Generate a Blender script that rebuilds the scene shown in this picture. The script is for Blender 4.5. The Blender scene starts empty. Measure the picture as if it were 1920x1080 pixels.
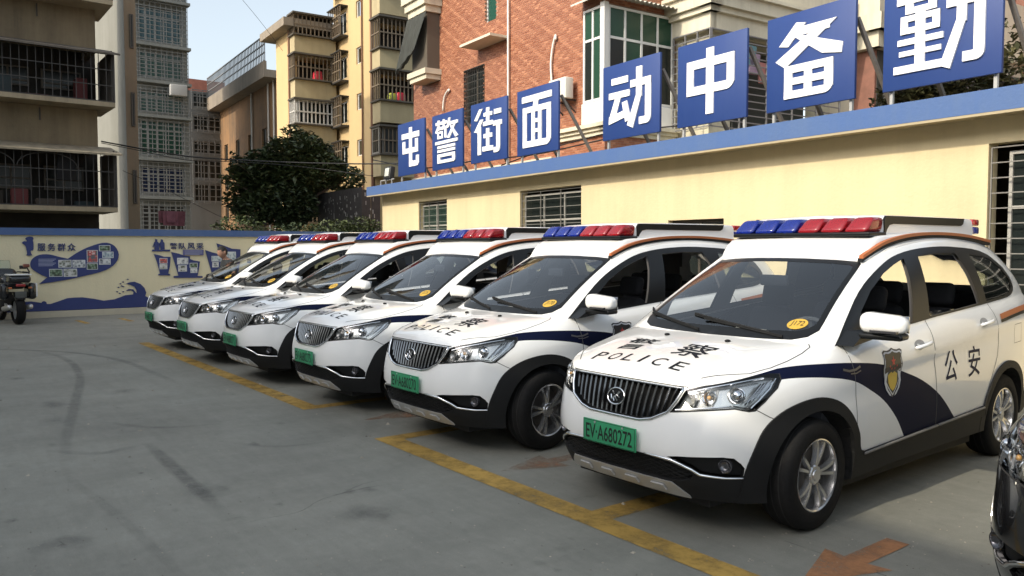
import bpy, bmesh, math, random
import numpy as np
from mathutils import Vector, Matrix
from mathutils.bvhtree import BVHTree
from mathutils.geometry import tessellate_polygon

random.seed(7)
S = bpy.context.scene
COL = S.collection

# ------------------------------------------------------------------ camera, sky, sun, exposure
AZ = math.radians(37.33)           # the row of cars runs this far left of the view axis
FPX = 1500.0                       # focal length in pixels of the 1920 wide photograph
HCAM = 1.667
PITCH = math.atan((540 - 464.5) / FPX)
cam_d = bpy.data.cameras.new('camera')
cam_d.sensor_width = 36.0
cam_d.lens = 36.0 * FPX / 1920.0
cam_d.clip_start = 0.05
cam_d.clip_end = 2000
cam = bpy.data.objects.new('camera', cam_d)
COL.objects.link(cam)
cam.location = (0, 0, HCAM)
_r = Vector((math.sin(AZ), math.cos(AZ), 0))
_fh = Vector((-math.cos(AZ), math.sin(AZ), 0))
_fw = (_fh * math.cos(PITCH) - Vector((0, 0, 1)) * math.sin(PITCH))
_up = (_fh * math.sin(PITCH) + Vector((0, 0, 1)) * math.cos(PITCH))
cam.rotation_euler = Matrix((_r, _up, -_fw)).transposed().to_euler()
S.camera = cam

SUN_TO = Vector((0.06, -1.6, 1.0)).normalized()      # direction towards the sun
SUN_EL = math.asin(SUN_TO.z)
world = bpy.data.worlds.new('World')
S.world = world
world.use_nodes = True
nt = world.node_tree
bg = nt.nodes['Background']
sky = nt.nodes.new('ShaderNodeTexSky')
sky.sky_type = 'NISHITA'
sky.sun_disc = False
sky.sun_elevation = SUN_EL
sky.sun_rotation = math.atan2(SUN_TO.x, SUN_TO.y)
sky.air_density = 1.0
sky.dust_density = 3.2
sky.ozone_density = 1.6
hz = nt.nodes.new('ShaderNodeHueSaturation')      # milky city air: washed-out blue
hz.inputs['Hue'].default_value = 0.482
hz.inputs['Saturation'].default_value = 0.46
hz.inputs['Value'].default_value = 1.50
nt.links.new(sky.outputs[0], hz.inputs['Color'])
nt.links.new(hz.outputs[0], bg.inputs[0])
bg.inputs[1].default_value = 0.15

sun_d = bpy.data.lights.new('sun', 'SUN')
sun_d.energy = 2.7
sun_d.angle = math.radians(0.6)
sun_d.color = (1.0, 0.89, 0.70)
sun = bpy.data.objects.new('sun', sun_d)
COL.objects.link(sun)
sun.location = (0, 0, 60)
sun.rotation_euler = SUN_TO.to_track_quat('Z', 'Y').to_euler()

S.view_settings.view_transform = 'Standard'
S.view_settings.look = 'None'
S.view_settings.exposure = 0.32
S.view_settings.gamma = 1.0
S.view_settings.use_curve_mapping = False
S.render.engine = 'CYCLES'
S.cycles.max_bounces = 8
S.cycles.transparent_max_bounces = 16
S.cycles.caustics_reflective = False
S.cycles.caustics_refractive = False
S.cycles.use_denoising = True

# ------------------------------------------------------------------ materials
MATS = {}

def mat(name, color, rough=0.6, metal=0.0, coat=0.0, noise=0.0, nscale=6.0, bump=0.0, bscale=40.0,
        spec=0.5, trans=0.0, emit=None, noise2=None):
    if name in MATS:
        return MATS[name]
    m = bpy.data.materials.new(name)
    m.use_nodes = True
    t = m.node_tree
    p = t.nodes['Principled BSDF']
    col = (color[0], color[1], color[2], 1)
    p.inputs['Base Color'].default_value = col
    p.inputs['Roughness'].default_value = rough
    p.inputs['Metallic'].default_value = metal
    p.inputs['Coat Weight'].default_value = coat
    p.inputs['Coat Roughness'].default_value = 0.04
    p.inputs['Specular IOR Level'].default_value = spec
    p.inputs['Transmission Weight'].default_value = trans
    if emit:
        p.inputs['Emission Color'].default_value = (emit[0], emit[1], emit[2], 1)
        p.inputs['Emission Strength'].default_value = emit[3]
    if noise > 0 or bump > 0:
        tc = t.nodes.new('ShaderNodeTexCoord')
        if noise > 0:
            n = t.nodes.new('ShaderNodeTexNoise')
            n.inputs['Scale'].default_value = nscale
            n.inputs['Detail'].default_value = 8
            n.inputs['Roughness'].default_value = 0.65
            t.links.new(tc.outputs['Object'], n.inputs['Vector'])
            mp = t.nodes.new('ShaderNodeMapRange')
            mp.inputs['From Min'].default_value = 0.3
            mp.inputs['From Max'].default_value = 0.7
            mp.inputs['To Min'].default_value = 1 - noise
            mp.inputs['To Max'].default_value = 1 + noise * 0.7
            t.links.new(n.outputs['Fac'], mp.inputs['Value'])
            mx = t.nodes.new('ShaderNodeMix')
            mx.data_type = 'RGBA'
            mx.blend_type = 'MULTIPLY'
            mx.inputs['Factor'].default_value = 1
            mx.inputs['A'].default_value = col
            t.links.new(mp.outputs[0], mx.inputs['B'])
            t.links.new(mx.outputs['Result'], p.inputs['Base Color'])
        if bump > 0:
            b = t.nodes.new('ShaderNodeTexNoise')
            b.inputs['Scale'].default_value = bscale
            b.inputs['Detail'].default_value = 4
            t.links.new(tc.outputs['Object'], b.inputs['Vector'])
            bn = t.nodes.new('ShaderNodeBump')
            bn.inputs['Strength'].default_value = bump
            bn.inputs['Distance'].default_value = 0.02
            t.links.new(b.outputs['Fac'], bn.inputs['Height'])
            t.links.new(bn.outputs['Normal'], p.inputs['Normal'])
    MATS[name] = m
    return m

def stained(name, color, stain, rough=0.85, streak=0.5, scale=1.0, bump=0.25):
    """weathered render: vertical rain streaks plus blotches"""
    if name in MATS:
        return MATS[name]
    m = mat(name, color, rough)
    t = m.node_tree
    p = t.nodes['Principled BSDF']
    tc = t.nodes.new('ShaderNodeTexCoord')
    mpn = t.nodes.new('ShaderNodeMapping')
    mpn.inputs['Scale'].default_value = (2.2 * scale, 2.2 * scale, 0.16 * scale)
    t.links.new(tc.outputs['Object'], mpn.inputs['Vector'])
    n1 = t.nodes.new('ShaderNodeTexNoise')
    n1.inputs['Scale'].default_value = 1.0
    n1.inputs['Detail'].default_value = 8
    n1.inputs['Roughness'].default_value = 0.7
    t.links.new(mpn.outputs[0], n1.inputs['Vector'])
    n2 = t.nodes.new('ShaderNodeTexNoise')
    n2.inputs['Scale'].default_value = 0.45 * scale
    n2.inputs['Detail'].default_value = 10
    n2.inputs['Roughness'].default_value = 0.72
    t.links.new(tc.outputs['Object'], n2.inputs['Vector'])
    mul = t.nodes.new('ShaderNodeMath')
    mul.operation = 'MULTIPLY'
    t.links.new(n1.outputs['Fac'], mul.inputs[0])
    t.links.new(n2.outputs['Fac'], mul.inputs[1])
    mr = t.nodes.new('ShaderNodeMapRange')
    mr.inputs['From Min'].default_value = 0.18
    mr.inputs['From Max'].default_value = 0.42
    mr.inputs['To Min'].default_value = 0
    mr.inputs['To Max'].default_value = streak
    t.links.new(mul.outputs[0], mr.inputs['Value'])
    mx = t.nodes.new('ShaderNodeMix')
    mx.data_type = 'RGBA'
    mx.inputs['A'].default_value = (*color, 1)
    mx.inputs['B'].default_value = (*stain, 1)
    t.links.new(mr.outputs[0], mx.inputs['Factor'])
    t.links.new(mx.outputs['Result'], p.inputs['Base Color'])
    b = t.nodes.new('ShaderNodeTexNoise')
    b.inputs['Scale'].default_value = 22
    b.inputs['Detail'].default_value = 6
    t.links.new(tc.outputs['Object'], b.inputs['Vector'])
    bn = t.nodes.new('ShaderNodeBump')
    bn.inputs['Strength'].default_value = bump
    bn.inputs['Distance'].default_value = 0.02
    t.links.new(b.outputs['Fac'], bn.inputs['Height'])
    t.links.new(bn.outputs['Normal'], p.inputs['Normal'])
    return m

def glass(name, tint, ior=1.45, rough=0.0):
    """thin sheet of glass: tinted see-through plus Fresnel reflection"""
    if name in MATS:
        return MATS[name]
    m = bpy.data.materials.new(name)
    m.use_nodes = True
    t = m.node_tree
    t.nodes.remove(t.nodes['Principled BSDF'])
    out = t.nodes['Material Output']
    tr = t.nodes.new('ShaderNodeBsdfTransparent')
    tr.inputs[0].default_value = (*tint, 1)
    gl = t.nodes.new('ShaderNodeBsdfGlossy')
    gl.inputs['Roughness'].default_value = rough
    gl.inputs['Color'].default_value = (1, 1, 1, 1)
    fr = t.nodes.new('ShaderNodeFresnel')
    fr.inputs['IOR'].default_value = ior
    mx = t.nodes.new('ShaderNodeMixShader')
    t.links.new(fr.outputs[0], mx.inputs[0])
    t.links.new(tr.outputs[0], mx.inputs[1])
    t.links.new(gl.outputs[0], mx.inputs[2])
    t.links.new(mx.outputs[0], out.inputs[0])
    MATS[name] = m
    return m

# ------------------------------------------------------------------ mesh helpers
def link(name, me, parent=None, loc=None, rot=None):
    o = bpy.data.objects.new(name, me)
    COL.objects.link(o)
    if parent is not None:
        o.parent = parent
    if loc is not None:
        o.location = loc
    if rot is not None:
        o.rotation_euler = rot
    return o

def tag(o, label=None, cat=None, group=None, kind=None):
    if label:
        o['label'] = label
    if cat:
        o['category'] = cat
    if group:
        o['group'] = group
    if kind:
        o['kind'] = kind
    return o

def empty(name, loc=(0, 0, 0), rz=0.0):
    o = bpy.data.objects.new(name, None)
    COL.objects.link(o)
    o.location = loc
    o.rotation_euler = (0, 0, rz)
    o.empty_display_size = 0.2
    return o

def copy_tree(o, parent=None):
    c = o.copy()
    COL.objects.link(c)
    c.parent = parent
    for ch in list(o.children):
        copy_tree(ch, c)
    return c

class MB:
    """collects shapes into one mesh"""
    def __init__(self):
        self.v = []
        self.f = []
        self.m = []
        self.mats = []
    def mi(self, m):
        if m not in self.mats:
            self.mats.append(m)
        return self.mats.index(m)
    def add(self, vs, fs, m=None):
        b = len(self.v)
        self.v.extend([tuple(p) for p in vs])
        k = self.mi(m) if m is not None else 0
        for f in fs:
            self.f.append([i + b for i in f])
            self.m.append(k)
    def box(self, c, s, m=None, rot=None):
        hx, hy, hz = s[0] / 2, s[1] / 2, s[2] / 2
        vs = [Vector((x * hx, y * hy, z * hz)) for x in (-1, 1) for y in (-1, 1) for z in (-1, 1)]
        if rot is not None:
            vs = [rot @ v for v in vs]
        c = Vector(c)
        vs = [v + c for v in vs]
        self.add(vs, [(0, 1, 3, 2), (4, 6, 7, 5), (0, 4, 5, 1), (2, 3, 7, 6), (0, 2, 6, 4), (1, 5, 7, 3)], m)
    def bb(self, x0, x1, y0, y1, z0, z1, m=None):
        self.box(((x0 + x1) / 2, (y0 + y1) / 2, (z0 + z1) / 2), (abs(x1 - x0), abs(y1 - y0), abs(z1 - z0)), m)
    def bar(self, a, b, w, h=None, m=None, up=(0, 0, 1)):
        a, b = Vector(a), Vector(b)
        h = w if h is None else h
        d = (b - a).normalized()
        u = Vector(up)
        if abs(d.dot(u)) > 0.98:
            u = Vector((1, 0, 0))
        s = d.cross(u).normalized()
        u = s.cross(d).normalized()
        vs = []
        for p in (a, b):
            for i, j in ((-1, -1), (1, -1), (1, 1), (-1, 1)):
                vs.append(p + s * (i * w / 2) + u * (j * h / 2))
        self.add(vs, [(3, 2, 1, 0), (4, 5, 6, 7), (0, 1, 5, 4), (1, 2, 6, 5), (2, 3, 7, 6), (3, 0, 4, 7)], m)
    def tube(self, pts, r, n=8, m=None, caps=True):
        pts = [Vector(p) for p in pts]
        rs = r if isinstance(r, (list, tuple)) else [r] * len(pts)
        rings = []
        prev = None
        for i, p in enumerate(pts):
            d = (pts[min(i + 1, len(pts) - 1)] - pts[max(i - 1, 0)])
            if d.length < 1e-9:
                d = Vector((0, 0, 1))
            d.normalize()
            if prev is None:
                u = Vector((0, 0, 1)) if abs(d.z) < 0.9 else Vector((1, 0, 0))
            else:
                u = prev
            s = d.cross(u)
            if s.length < 1e-6:
                s = d.cross(Vector((0, 1, 0)))
            s.normalize()
            u = s.cross(d).normalized()
            prev = u
            rings.append([p + (s * math.cos(2 * math.pi * k / n) + u * math.sin(2 * math.pi * k / n)) * rs[i] for k in range(n)])
        vs = [q for rg in rings for q in rg]
        fs = []
        for i in range(len(rings) - 1):
            for k in range(n):
                a = i * n + k
                b = i * n + (k + 1) % n
                fs.append((a, a + n, b + n, b))
        if caps:
            fs.append(tuple(range(n)))
            fs.append(tuple(reversed(range((len(rings) - 1) * n, len(rings) * n))))
        self.add(vs, fs, m)
    def lathe(self, prof, axis='x', c=(0, 0, 0), n=32, m=None):
        vs, fs = [], []
        k = len(prof)
        for i in range(n):
            a = 2 * math.pi * i / n
            ca, sa = math.cos(a), math.sin(a)
            for (h, r) in prof:
                if axis == 'x':
                    vs.append((c[0] + h, c[1] + r * ca, c[2] + r * sa))
                elif axis == 'y':
                    vs.append((c[0] + r * sa, c[1] + h, c[2] + r * ca))
                else:
                    vs.append((c[0] + r * ca, c[1] + r * sa, c[2] + h))
        for i in range(n):
            for j in range(k - 1):
                a = i * k + j
                b = ((i + 1) % n) * k + j
                fs.append((a, b, b + 1, a + 1))
        self.add(vs, fs, m)
    def ball(self, c, r, m=None, seg=12, rings=8):
        r = r if isinstance(r, (tuple, list)) else (r, r, r)
        vs, fs = [], []
        for i in range(rings + 1):
            th = math.pi * i / rings
            for k in range(seg):
                ph = 2 * math.pi * k / seg
                vs.append((c[0] + r[0] * math.sin(th) * math.cos(ph), c[1] + r[1] * math.sin(th) * math.sin(ph), c[2] + r[2] * math.cos(th)))
        for i in range(rings):
            for k in range(seg):
                a = i * seg + k
                b = i * seg + (k + 1) % seg
                fs.append((a, a + seg, b + seg, b))
        self.add(vs, fs, m)
    def prism(self, poly, z0, z1, m=None, fn=None):
        """2D polygon (may be concave) extruded along local z; fn maps (x,y,z)->3D"""
        fn = fn or (lambda x, y, z: (x, y, z))
        n = len(poly)
        tri = tessellate_polygon([[Vector((p[0], p[1], 0)) for p in poly]])
        ar = sum(poly[i][0] * poly[(i + 1) % n][1] - poly[(i + 1) % n][0] * poly[i][1] for i in range(n))
        vs = [fn(p[0], p[1], z0) for p in poly] + [fn(p[0], p[1], z1) for p in poly]
        fs = []
        for t3 in tri:
            fs.append((t3[0], t3[1], t3[2]))
            fs.append((t3[2] + n, t3[1] + n, t3[0] + n))
        for i in range(n):
            j = (i + 1) % n
            fs.append((i, j, j + n, i + n))
        self.add(vs, fs, m)
    def mesh(self, name, smooth=False, recalc=True, merge=False):
        me = bpy.data.meshes.new(name)
        me.from_pydata(self.v, [], self.f)
        for m in self.mats:
            me.materials.append(m)
        if self.mats:
            me.polygons.foreach_set('material_index', self.m)
        if recalc or merge:
            bm = bmesh.new()
            bm.from_mesh(me)
            if merge:
                bmesh.ops.remove_doubles(bm, verts=bm.verts, dist=1e-5)
            if recalc:
                bmesh.ops.recalc_face_normals(bm, faces=bm.faces)
            bm.to_mesh(me)
            bm.free()
        if smooth:
            me.polygons.foreach_set('use_smooth', [True] * len(me.polygons))
            if smooth is not True:
                me.set_sharp_from_angle(angle=math.radians(smooth))
        return me
    def build(self, name, parent=None, m=None, smooth=False, loc=None, rot=None, recalc=True, merge=False):
        if m is not None and not self.mats:
            self.mats = [m]
            self.m = [0] * len(self.f)
        elif m is not None:
            self.mats = [m]
            self.m = [0] * len(self.f)
        me = self.mesh(name, smooth, recalc, merge)
        return link(name, me, parent, loc, rot)

def rbox(name, c, s, bev, m, parent=None, rot=None, seg=3, fn=None):
    """rounded box as its own object; fn may bend the vertices (local coordinates)"""
    bm = bmesh.new()
    bmesh.ops.create_cube(bm, size=1.0)
    for v in bm.verts:
        v.co = Vector((v.co.x * s[0], v.co.y * s[1], v.co.z * s[2]))
    bmesh.ops.bevel(bm, geom=list(bm.edges), offset=bev, segments=seg, profile=0.5, affect='EDGES')
    for v in bm.verts:
        if fn:
            v.co = Vector(fn(v.co))
        if rot is not None:
            v.co = rot @ v.co
        v.co += Vector(c)
    me = bpy.data.meshes.new(name)
    bm.to_mesh(me)
    bm.free()
    me.polygons.foreach_set('use_smooth', [True] * len(me.polygons))
    me.set_sharp_from_angle(angle=math.radians(40))
    me.materials.append(m)
    return link(name, me, parent)

_TXT = {}
def text_tris(txt, off=0.0, xs=1.0):
    """glyph outlines as triangles normalised: list of verts (x,y), faces, bounding box"""
    key = (txt, off, xs)
    if key in _TXT:
        return _TXT[key]
    c = bpy.data.curves.new('glyphs', 'FONT')
    c.body = txt
    c.offset = off
    c.resolution_u = 3
    o = bpy.data.objects.new('glyphs', c)
    COL.objects.link(o)
    bpy.context.view_layer.update()
    dg = bpy.context.evaluated_depsgraph_get()
    me = bpy.data.meshes.new_from_object(o.evaluated_get(dg))
    vs = [(v.co.x * xs, v.co.y) for v in me.vertices]
    fs = [tuple(p.vertices) for p in me.polygons]
    bpy.data.objects.remove(o)
    bpy.data.curves.remove(c)
    bpy.data.meshes.remove(me)
    xsn = [v[0] for v in vs]
    ysn = [v[1] for v in vs]
    _TXT[key] = (vs, fs, (min(xsn), max(xsn), min(ysn), max(ysn)))
    return _TXT[key]

def text_mesh(name, txt, w, h, fn, off=0.0, m=None, grid=None, parent=None):
    """text fitted in a w x h box centred on 0, each vertex mapped by fn(x,y)->3D; cut on a grid so that it can bend"""
    vs, fs, bb = text_tris(txt, off)
    bm = bmesh.new()
    vv = [bm.verts.new(((v[0] - (bb[0] + bb[1]) / 2) / (bb[1] - bb[0]) * w, (v[1] - (bb[2] + bb[3]) / 2) / (bb[3] - bb[2]) * h, 0)) for v in vs]
    for f in fs:
        try:
            bm.faces.new([vv[i] for i in f])
        except ValueError:
            pass
    if grid:
        k = -w / 2 + grid
        while k < w / 2:
            bmesh.ops.bisect_plane(bm, geom=bm.verts[:] + bm.edges[:] + bm.faces[:], plane_co=(k, 0, 0), plane_no=(1, 0, 0))
            k += grid
        k = -h / 2 + grid
        while k < h / 2:
            bmesh.ops.bisect_plane(bm, geom=bm.verts[:] + bm.edges[:] + bm.faces[:], plane_co=(0, k, 0), plane_no=(0, 1, 0))
            k += grid
    for v in bm.verts:
        v.co = Vector(fn(v.co.x, v.co.y))
    me = bpy.data.meshes.new(name)
    bm.to_mesh(me)
    bm.free()
    if m:
        me.materials.append(m)
    return link(name, me, parent)

def at(px, py, ax, val):
    """point where the line of sight through a photograph pixel meets the plane coordinate[ax]=val"""
    d = _r * ((px - 960) / FPX) - _up * ((py - 540) / FPX) + _fw
    o = Vector((0, 0, HCAM))
    t = (val - o[ax]) / d[ax]
    return o + d * t

DEL = math.radians(3.93)             # the low building stands turned by this angle to the row of cars
BA = Vector((math.cos(DEL), -math.sin(DEL), 0))
BN = Vector((math.sin(DEL), math.cos(DEL), 0))
def bw(u, v, z):
    return BA * u + BN * v + Vector((0, 0, z))
def atb(px, py, ax, val):
    """the same in the low building's own frame (u along, v away, z up)"""
    d = _r * ((px - 960) / FPX) - _up * ((py - 540) / FPX) + _fw
    d = Vector((d.dot(BA), d.dot(BN), d.z))
    o = Vector((0, 0, HCAM))
    t = (val - o[ax]) / d[ax]
    return o + d * t

def lathe_fix(me):
    return me
# ------------------------------------------------------------------ car materials
M_PAINT = mat('white car paint', (0.84, 0.845, 0.83), 0.30, coat=1.0, noise=.03, nscale=2.5)
M_NAVY = mat('navy livery film', (0.005, 0.008, 0.028), 0.5, spec=.06)
M_BLACKPL = mat('black textured plastic', (0.009, 0.0095, 0.010), 0.65, bump=0.15, bscale=400, spec=.3)
M_TRIM = mat('gloss black trim', (0.009, 0.010, 0.011), 0.32, spec=.28)
M_SEAM = mat('dark panel gap', (0.02, 0.02, 0.02), 0.9)
M_SEAMW = mat('shadow gap in white panel', (0.10, 0.10, 0.10), 0.9)
M_CHROME = mat('chrome', (0.82, 0.83, 0.84), 0.10, metal=1.0)
M_SILVER = mat('silver painted plastic', (0.50, 0.50, 0.49), 0.38, metal=0.6)
M_RIM = mat('silver alloy', (0.55, 0.55, 0.55), 0.24, metal=0.85)
M_RIMDK = mat('dark wheel well', (0.012, 0.012, 0.012), 0.8)
M_TYRE = mat('tyre rubber', (0.010, 0.010, 0.010), 0.8, noise=0.25, nscale=30, bump=0.2, bscale=120, spec=.2)
M_GLASS = glass('car window glass', (0.90, 0.94, 0.92), 1.5)
M_WGLASS = glass('windscreen glass', (0.92, 0.96, 0.96), 2.15)
M_QGLASS = glass('tinted quarter glass', (0.35, 0.40, 0.38), 1.55)
M_LENS = glass('headlight lens', (0.95, 0.96, 0.96), 1.45)
M_INT = mat('dark grey interior', (0.085, 0.094, 0.110), 0.75)
M_INT2 = mat('grey headliner', (0.20, 0.19, 0.18), 0.9)
M_SEAT = mat('black seat cloth', (0.013, 0.014, 0.017), 0.85, noise=0.2, nscale=60)
M_BLUE = mat('blue lens', (0.012, 0.040, 0.42), 0.10, trans=0.55, coat=0.5)
M_RED = mat('red lens', (0.55, 0.018, 0.030), 0.10, trans=0.55, coat=0.5)
M_DKRED = mat('dark red lens', (0.30, 0.02, 0.02), 0.2, coat=0.5)
M_ORANGE = mat('orange reflective strip', (0.44, 0.135, 0.045), 0.5)
M_GREEN = mat('green plate', (0.032, 0.275, 0.125), 0.42, noise=0.08, nscale=20)
M_PBLACK = mat('black plate lettering', (0.012, 0.014, 0.013), 0.5)
M_YEL = mat('yellow sticker', (0.55, 0.35, 0.05), 0.6)
M_GOLD = mat('gold emblem', (0.62, 0.42, 0.05), 0.5)
M_EMRED = mat('red emblem star', (0.6, 0.05, 0.04), 0.5)
M_EMGREY = mat('grey emblem leaves', (0.55, 0.57, 0.60), 0.5)
M_MIRROR = mat('mirror glass', (0.75, 0.77, 0.8), 0.03, metal=1.0)

def crs(P, sub):
    """Catmull-Rom (centripetal enough) through control points, sub samples for every span"""
    P = [np.array(p, float) for p in P]
    out = []
    n = len(P)
    for i in range(n - 1):
        p1, p2 = P[i], P[i + 1]
        p0 = P[i - 1] if i > 0 else p1 * 2 - p2
        p3 = P[i + 2] if i < n - 2 else p2 * 2 - p1
        l1 = max(np.linalg.norm(p2 - p1), 1e-6)
        l0 = max(np.linalg.norm(p1 - p0), 1e-6)
        l2 = max(np.linalg.norm(p3 - p2), 1e-6)
        m1 = ((p1 - p0) / l0 + (p2 - p1) / l1) * 0.5 * l1
        m2 = ((p2 - p1) / l1 + (p3 - p2) / l2) * 0.5 * l1
        for k in range(sub):
            t = k / sub
            out.append((2 * t**3 - 3 * t**2 + 1) * p1 + (t**3 - 2 * t**2 + t) * m1 + (-2 * t**3 + 3 * t**2) * p2 + (t**3 - t**2) * m2)
    out.append(P[-1])
    return np.array(out)

T = [(0, .085, .875), (.25, .095, .874), (.43, .125, .874), (.56, .20, .890), (.665, .33, .922), (.735, .52, .960), (.785, .78, 1.005), (.822, 1.06, 1.055),
     (.838, 1.5, 1.092), (.846, 2.0, 1.133), (.850, 2.4, 1.168), (.850, 2.9, 1.203), (.845, 3.3, 1.228), (.83, 3.7, 1.256), (.80, 4.0, 1.278), (.745, 4.25, 1.285), (.64, 4.42, 1.28), (.40, 4.52, 1.272), (0, 4.55, 1.27)]
B = [(0, .115, .245), (.25, .125, .242), (.45, .155, .238), (.61, .25, .228), (.72, .37, .222), (.80, .52, .22), (.85, .78, .22), (.862, 1.06, .235),
     (.865, 1.5, .25), (.866, 2.0, .258), (.866, 2.4, .26), (.866, 2.9, .26), (.865, 3.3, .262), (.86, 3.7, .275), (.84, 4.0, .30), (.78, 4.25, .33), (.67, 4.42, .35), (.42, 4.51, .36), (0, 4.54, .36)]
G = [(0, .93, 1.084), (.30, .945, 1.082), (.50, .965, 1.078), (.63, .99, 1.077), (.70, 1.01, 1.075), (.745, 1.025, 1.071), (.785, 1.04, 1.065), (.822, 1.06, 1.055)]
Hd = [(0, 1.80, 1.605), (.25, 1.805, 1.602), (.42, 1.82, 1.592), (.51, 1.835, 1.583), (.555, 1.85, 1.58), (.585, 1.868, 1.58), (.607, 1.89, 1.588), (.622, 1.92, 1.605)]
RR = [(.632, 2.15, 1.678), (.640, 2.45, 1.722), (.645, 2.7, 1.738), (.645, 3.0, 1.742), (.64, 3.3, 1.73), (.63, 3.65, 1.70), (.61, 3.9, 1.66), (.56, 4.08, 1.635), (.46, 4.17, 1.64), (.28, 4.21, 1.655), (0, 4.23, 1.66)]
SUB = 6
cT, cB = crs(T, SUB), crs(B, SUB)
cBase = crs(G + T[8:], SUB)
cTop = crs(Hd + RR, SUB)
cBase[7 * SUB:] = cT[7 * SUB:]

SF = [(0, 0), (.14, .051), (.25, .072), (.357, .092), (.47, .096), (.6, .087), (.72, .068), (.85, .040), (.94, .016), (1, 0)]
SS = [(0, 0), (.08, .010), (.17, .023), (.34, .041), (.51, .049), (.64, .050), (.74, .056), (.80, .056), (.883, .045), (.94, .029), (.975, .013), (1, 0)]
def interp(tab, s):
    xs, ys = [p[0] for p in tab], [p[1] for p in tab]
    # smooth (PCHIP-like) via local cubic
    k = min(max(np.searchsorted(xs, s) - 1, 0), len(xs) - 2)
    x0, x1 = xs[k], xs[k + 1]
    t = (s - x0) / (x1 - x0)
    d = [(ys[i + 1] - ys[i]) / (xs[i + 1] - xs[i]) for i in range(len(xs) - 1)]
    def sl(i):
        if i == 0:
            return d[0]
        if i == len(xs) - 1:
            return d[-1]
        return 0.5 * (d[i - 1] + d[i])
    m0, m1 = sl(k) * (x1 - x0), sl(k + 1) * (x1 - x0)
    return (2 * t**3 - 3 * t**2 + 1) * ys[k] + (t**3 - 2 * t**2 + t) * m0 + (-2 * t**3 + 3 * t**2) * ys[k + 1] + (t**3 - t**2) * m1
def sstep(a, b, x):
    t = min(max((x - a) / (b - a), 0), 1)
    return t * t * (3 - 2 * t)

def grid_faces(bm, P, src, layer):
    rows, cols = len(P), len(P[0])
    V = [[bm.verts.new(Vector(P[r][c])) for c in range(cols)] for r in range(rows)]
    for r in range(rows - 1):
        for c in range(cols - 1):
            try:
                f = bm.faces.new((V[r][c], V[r][c + 1], V[r + 1][c + 1], V[r + 1][c]))
                f[layer] = src
            except ValueError:
                pass

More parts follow.
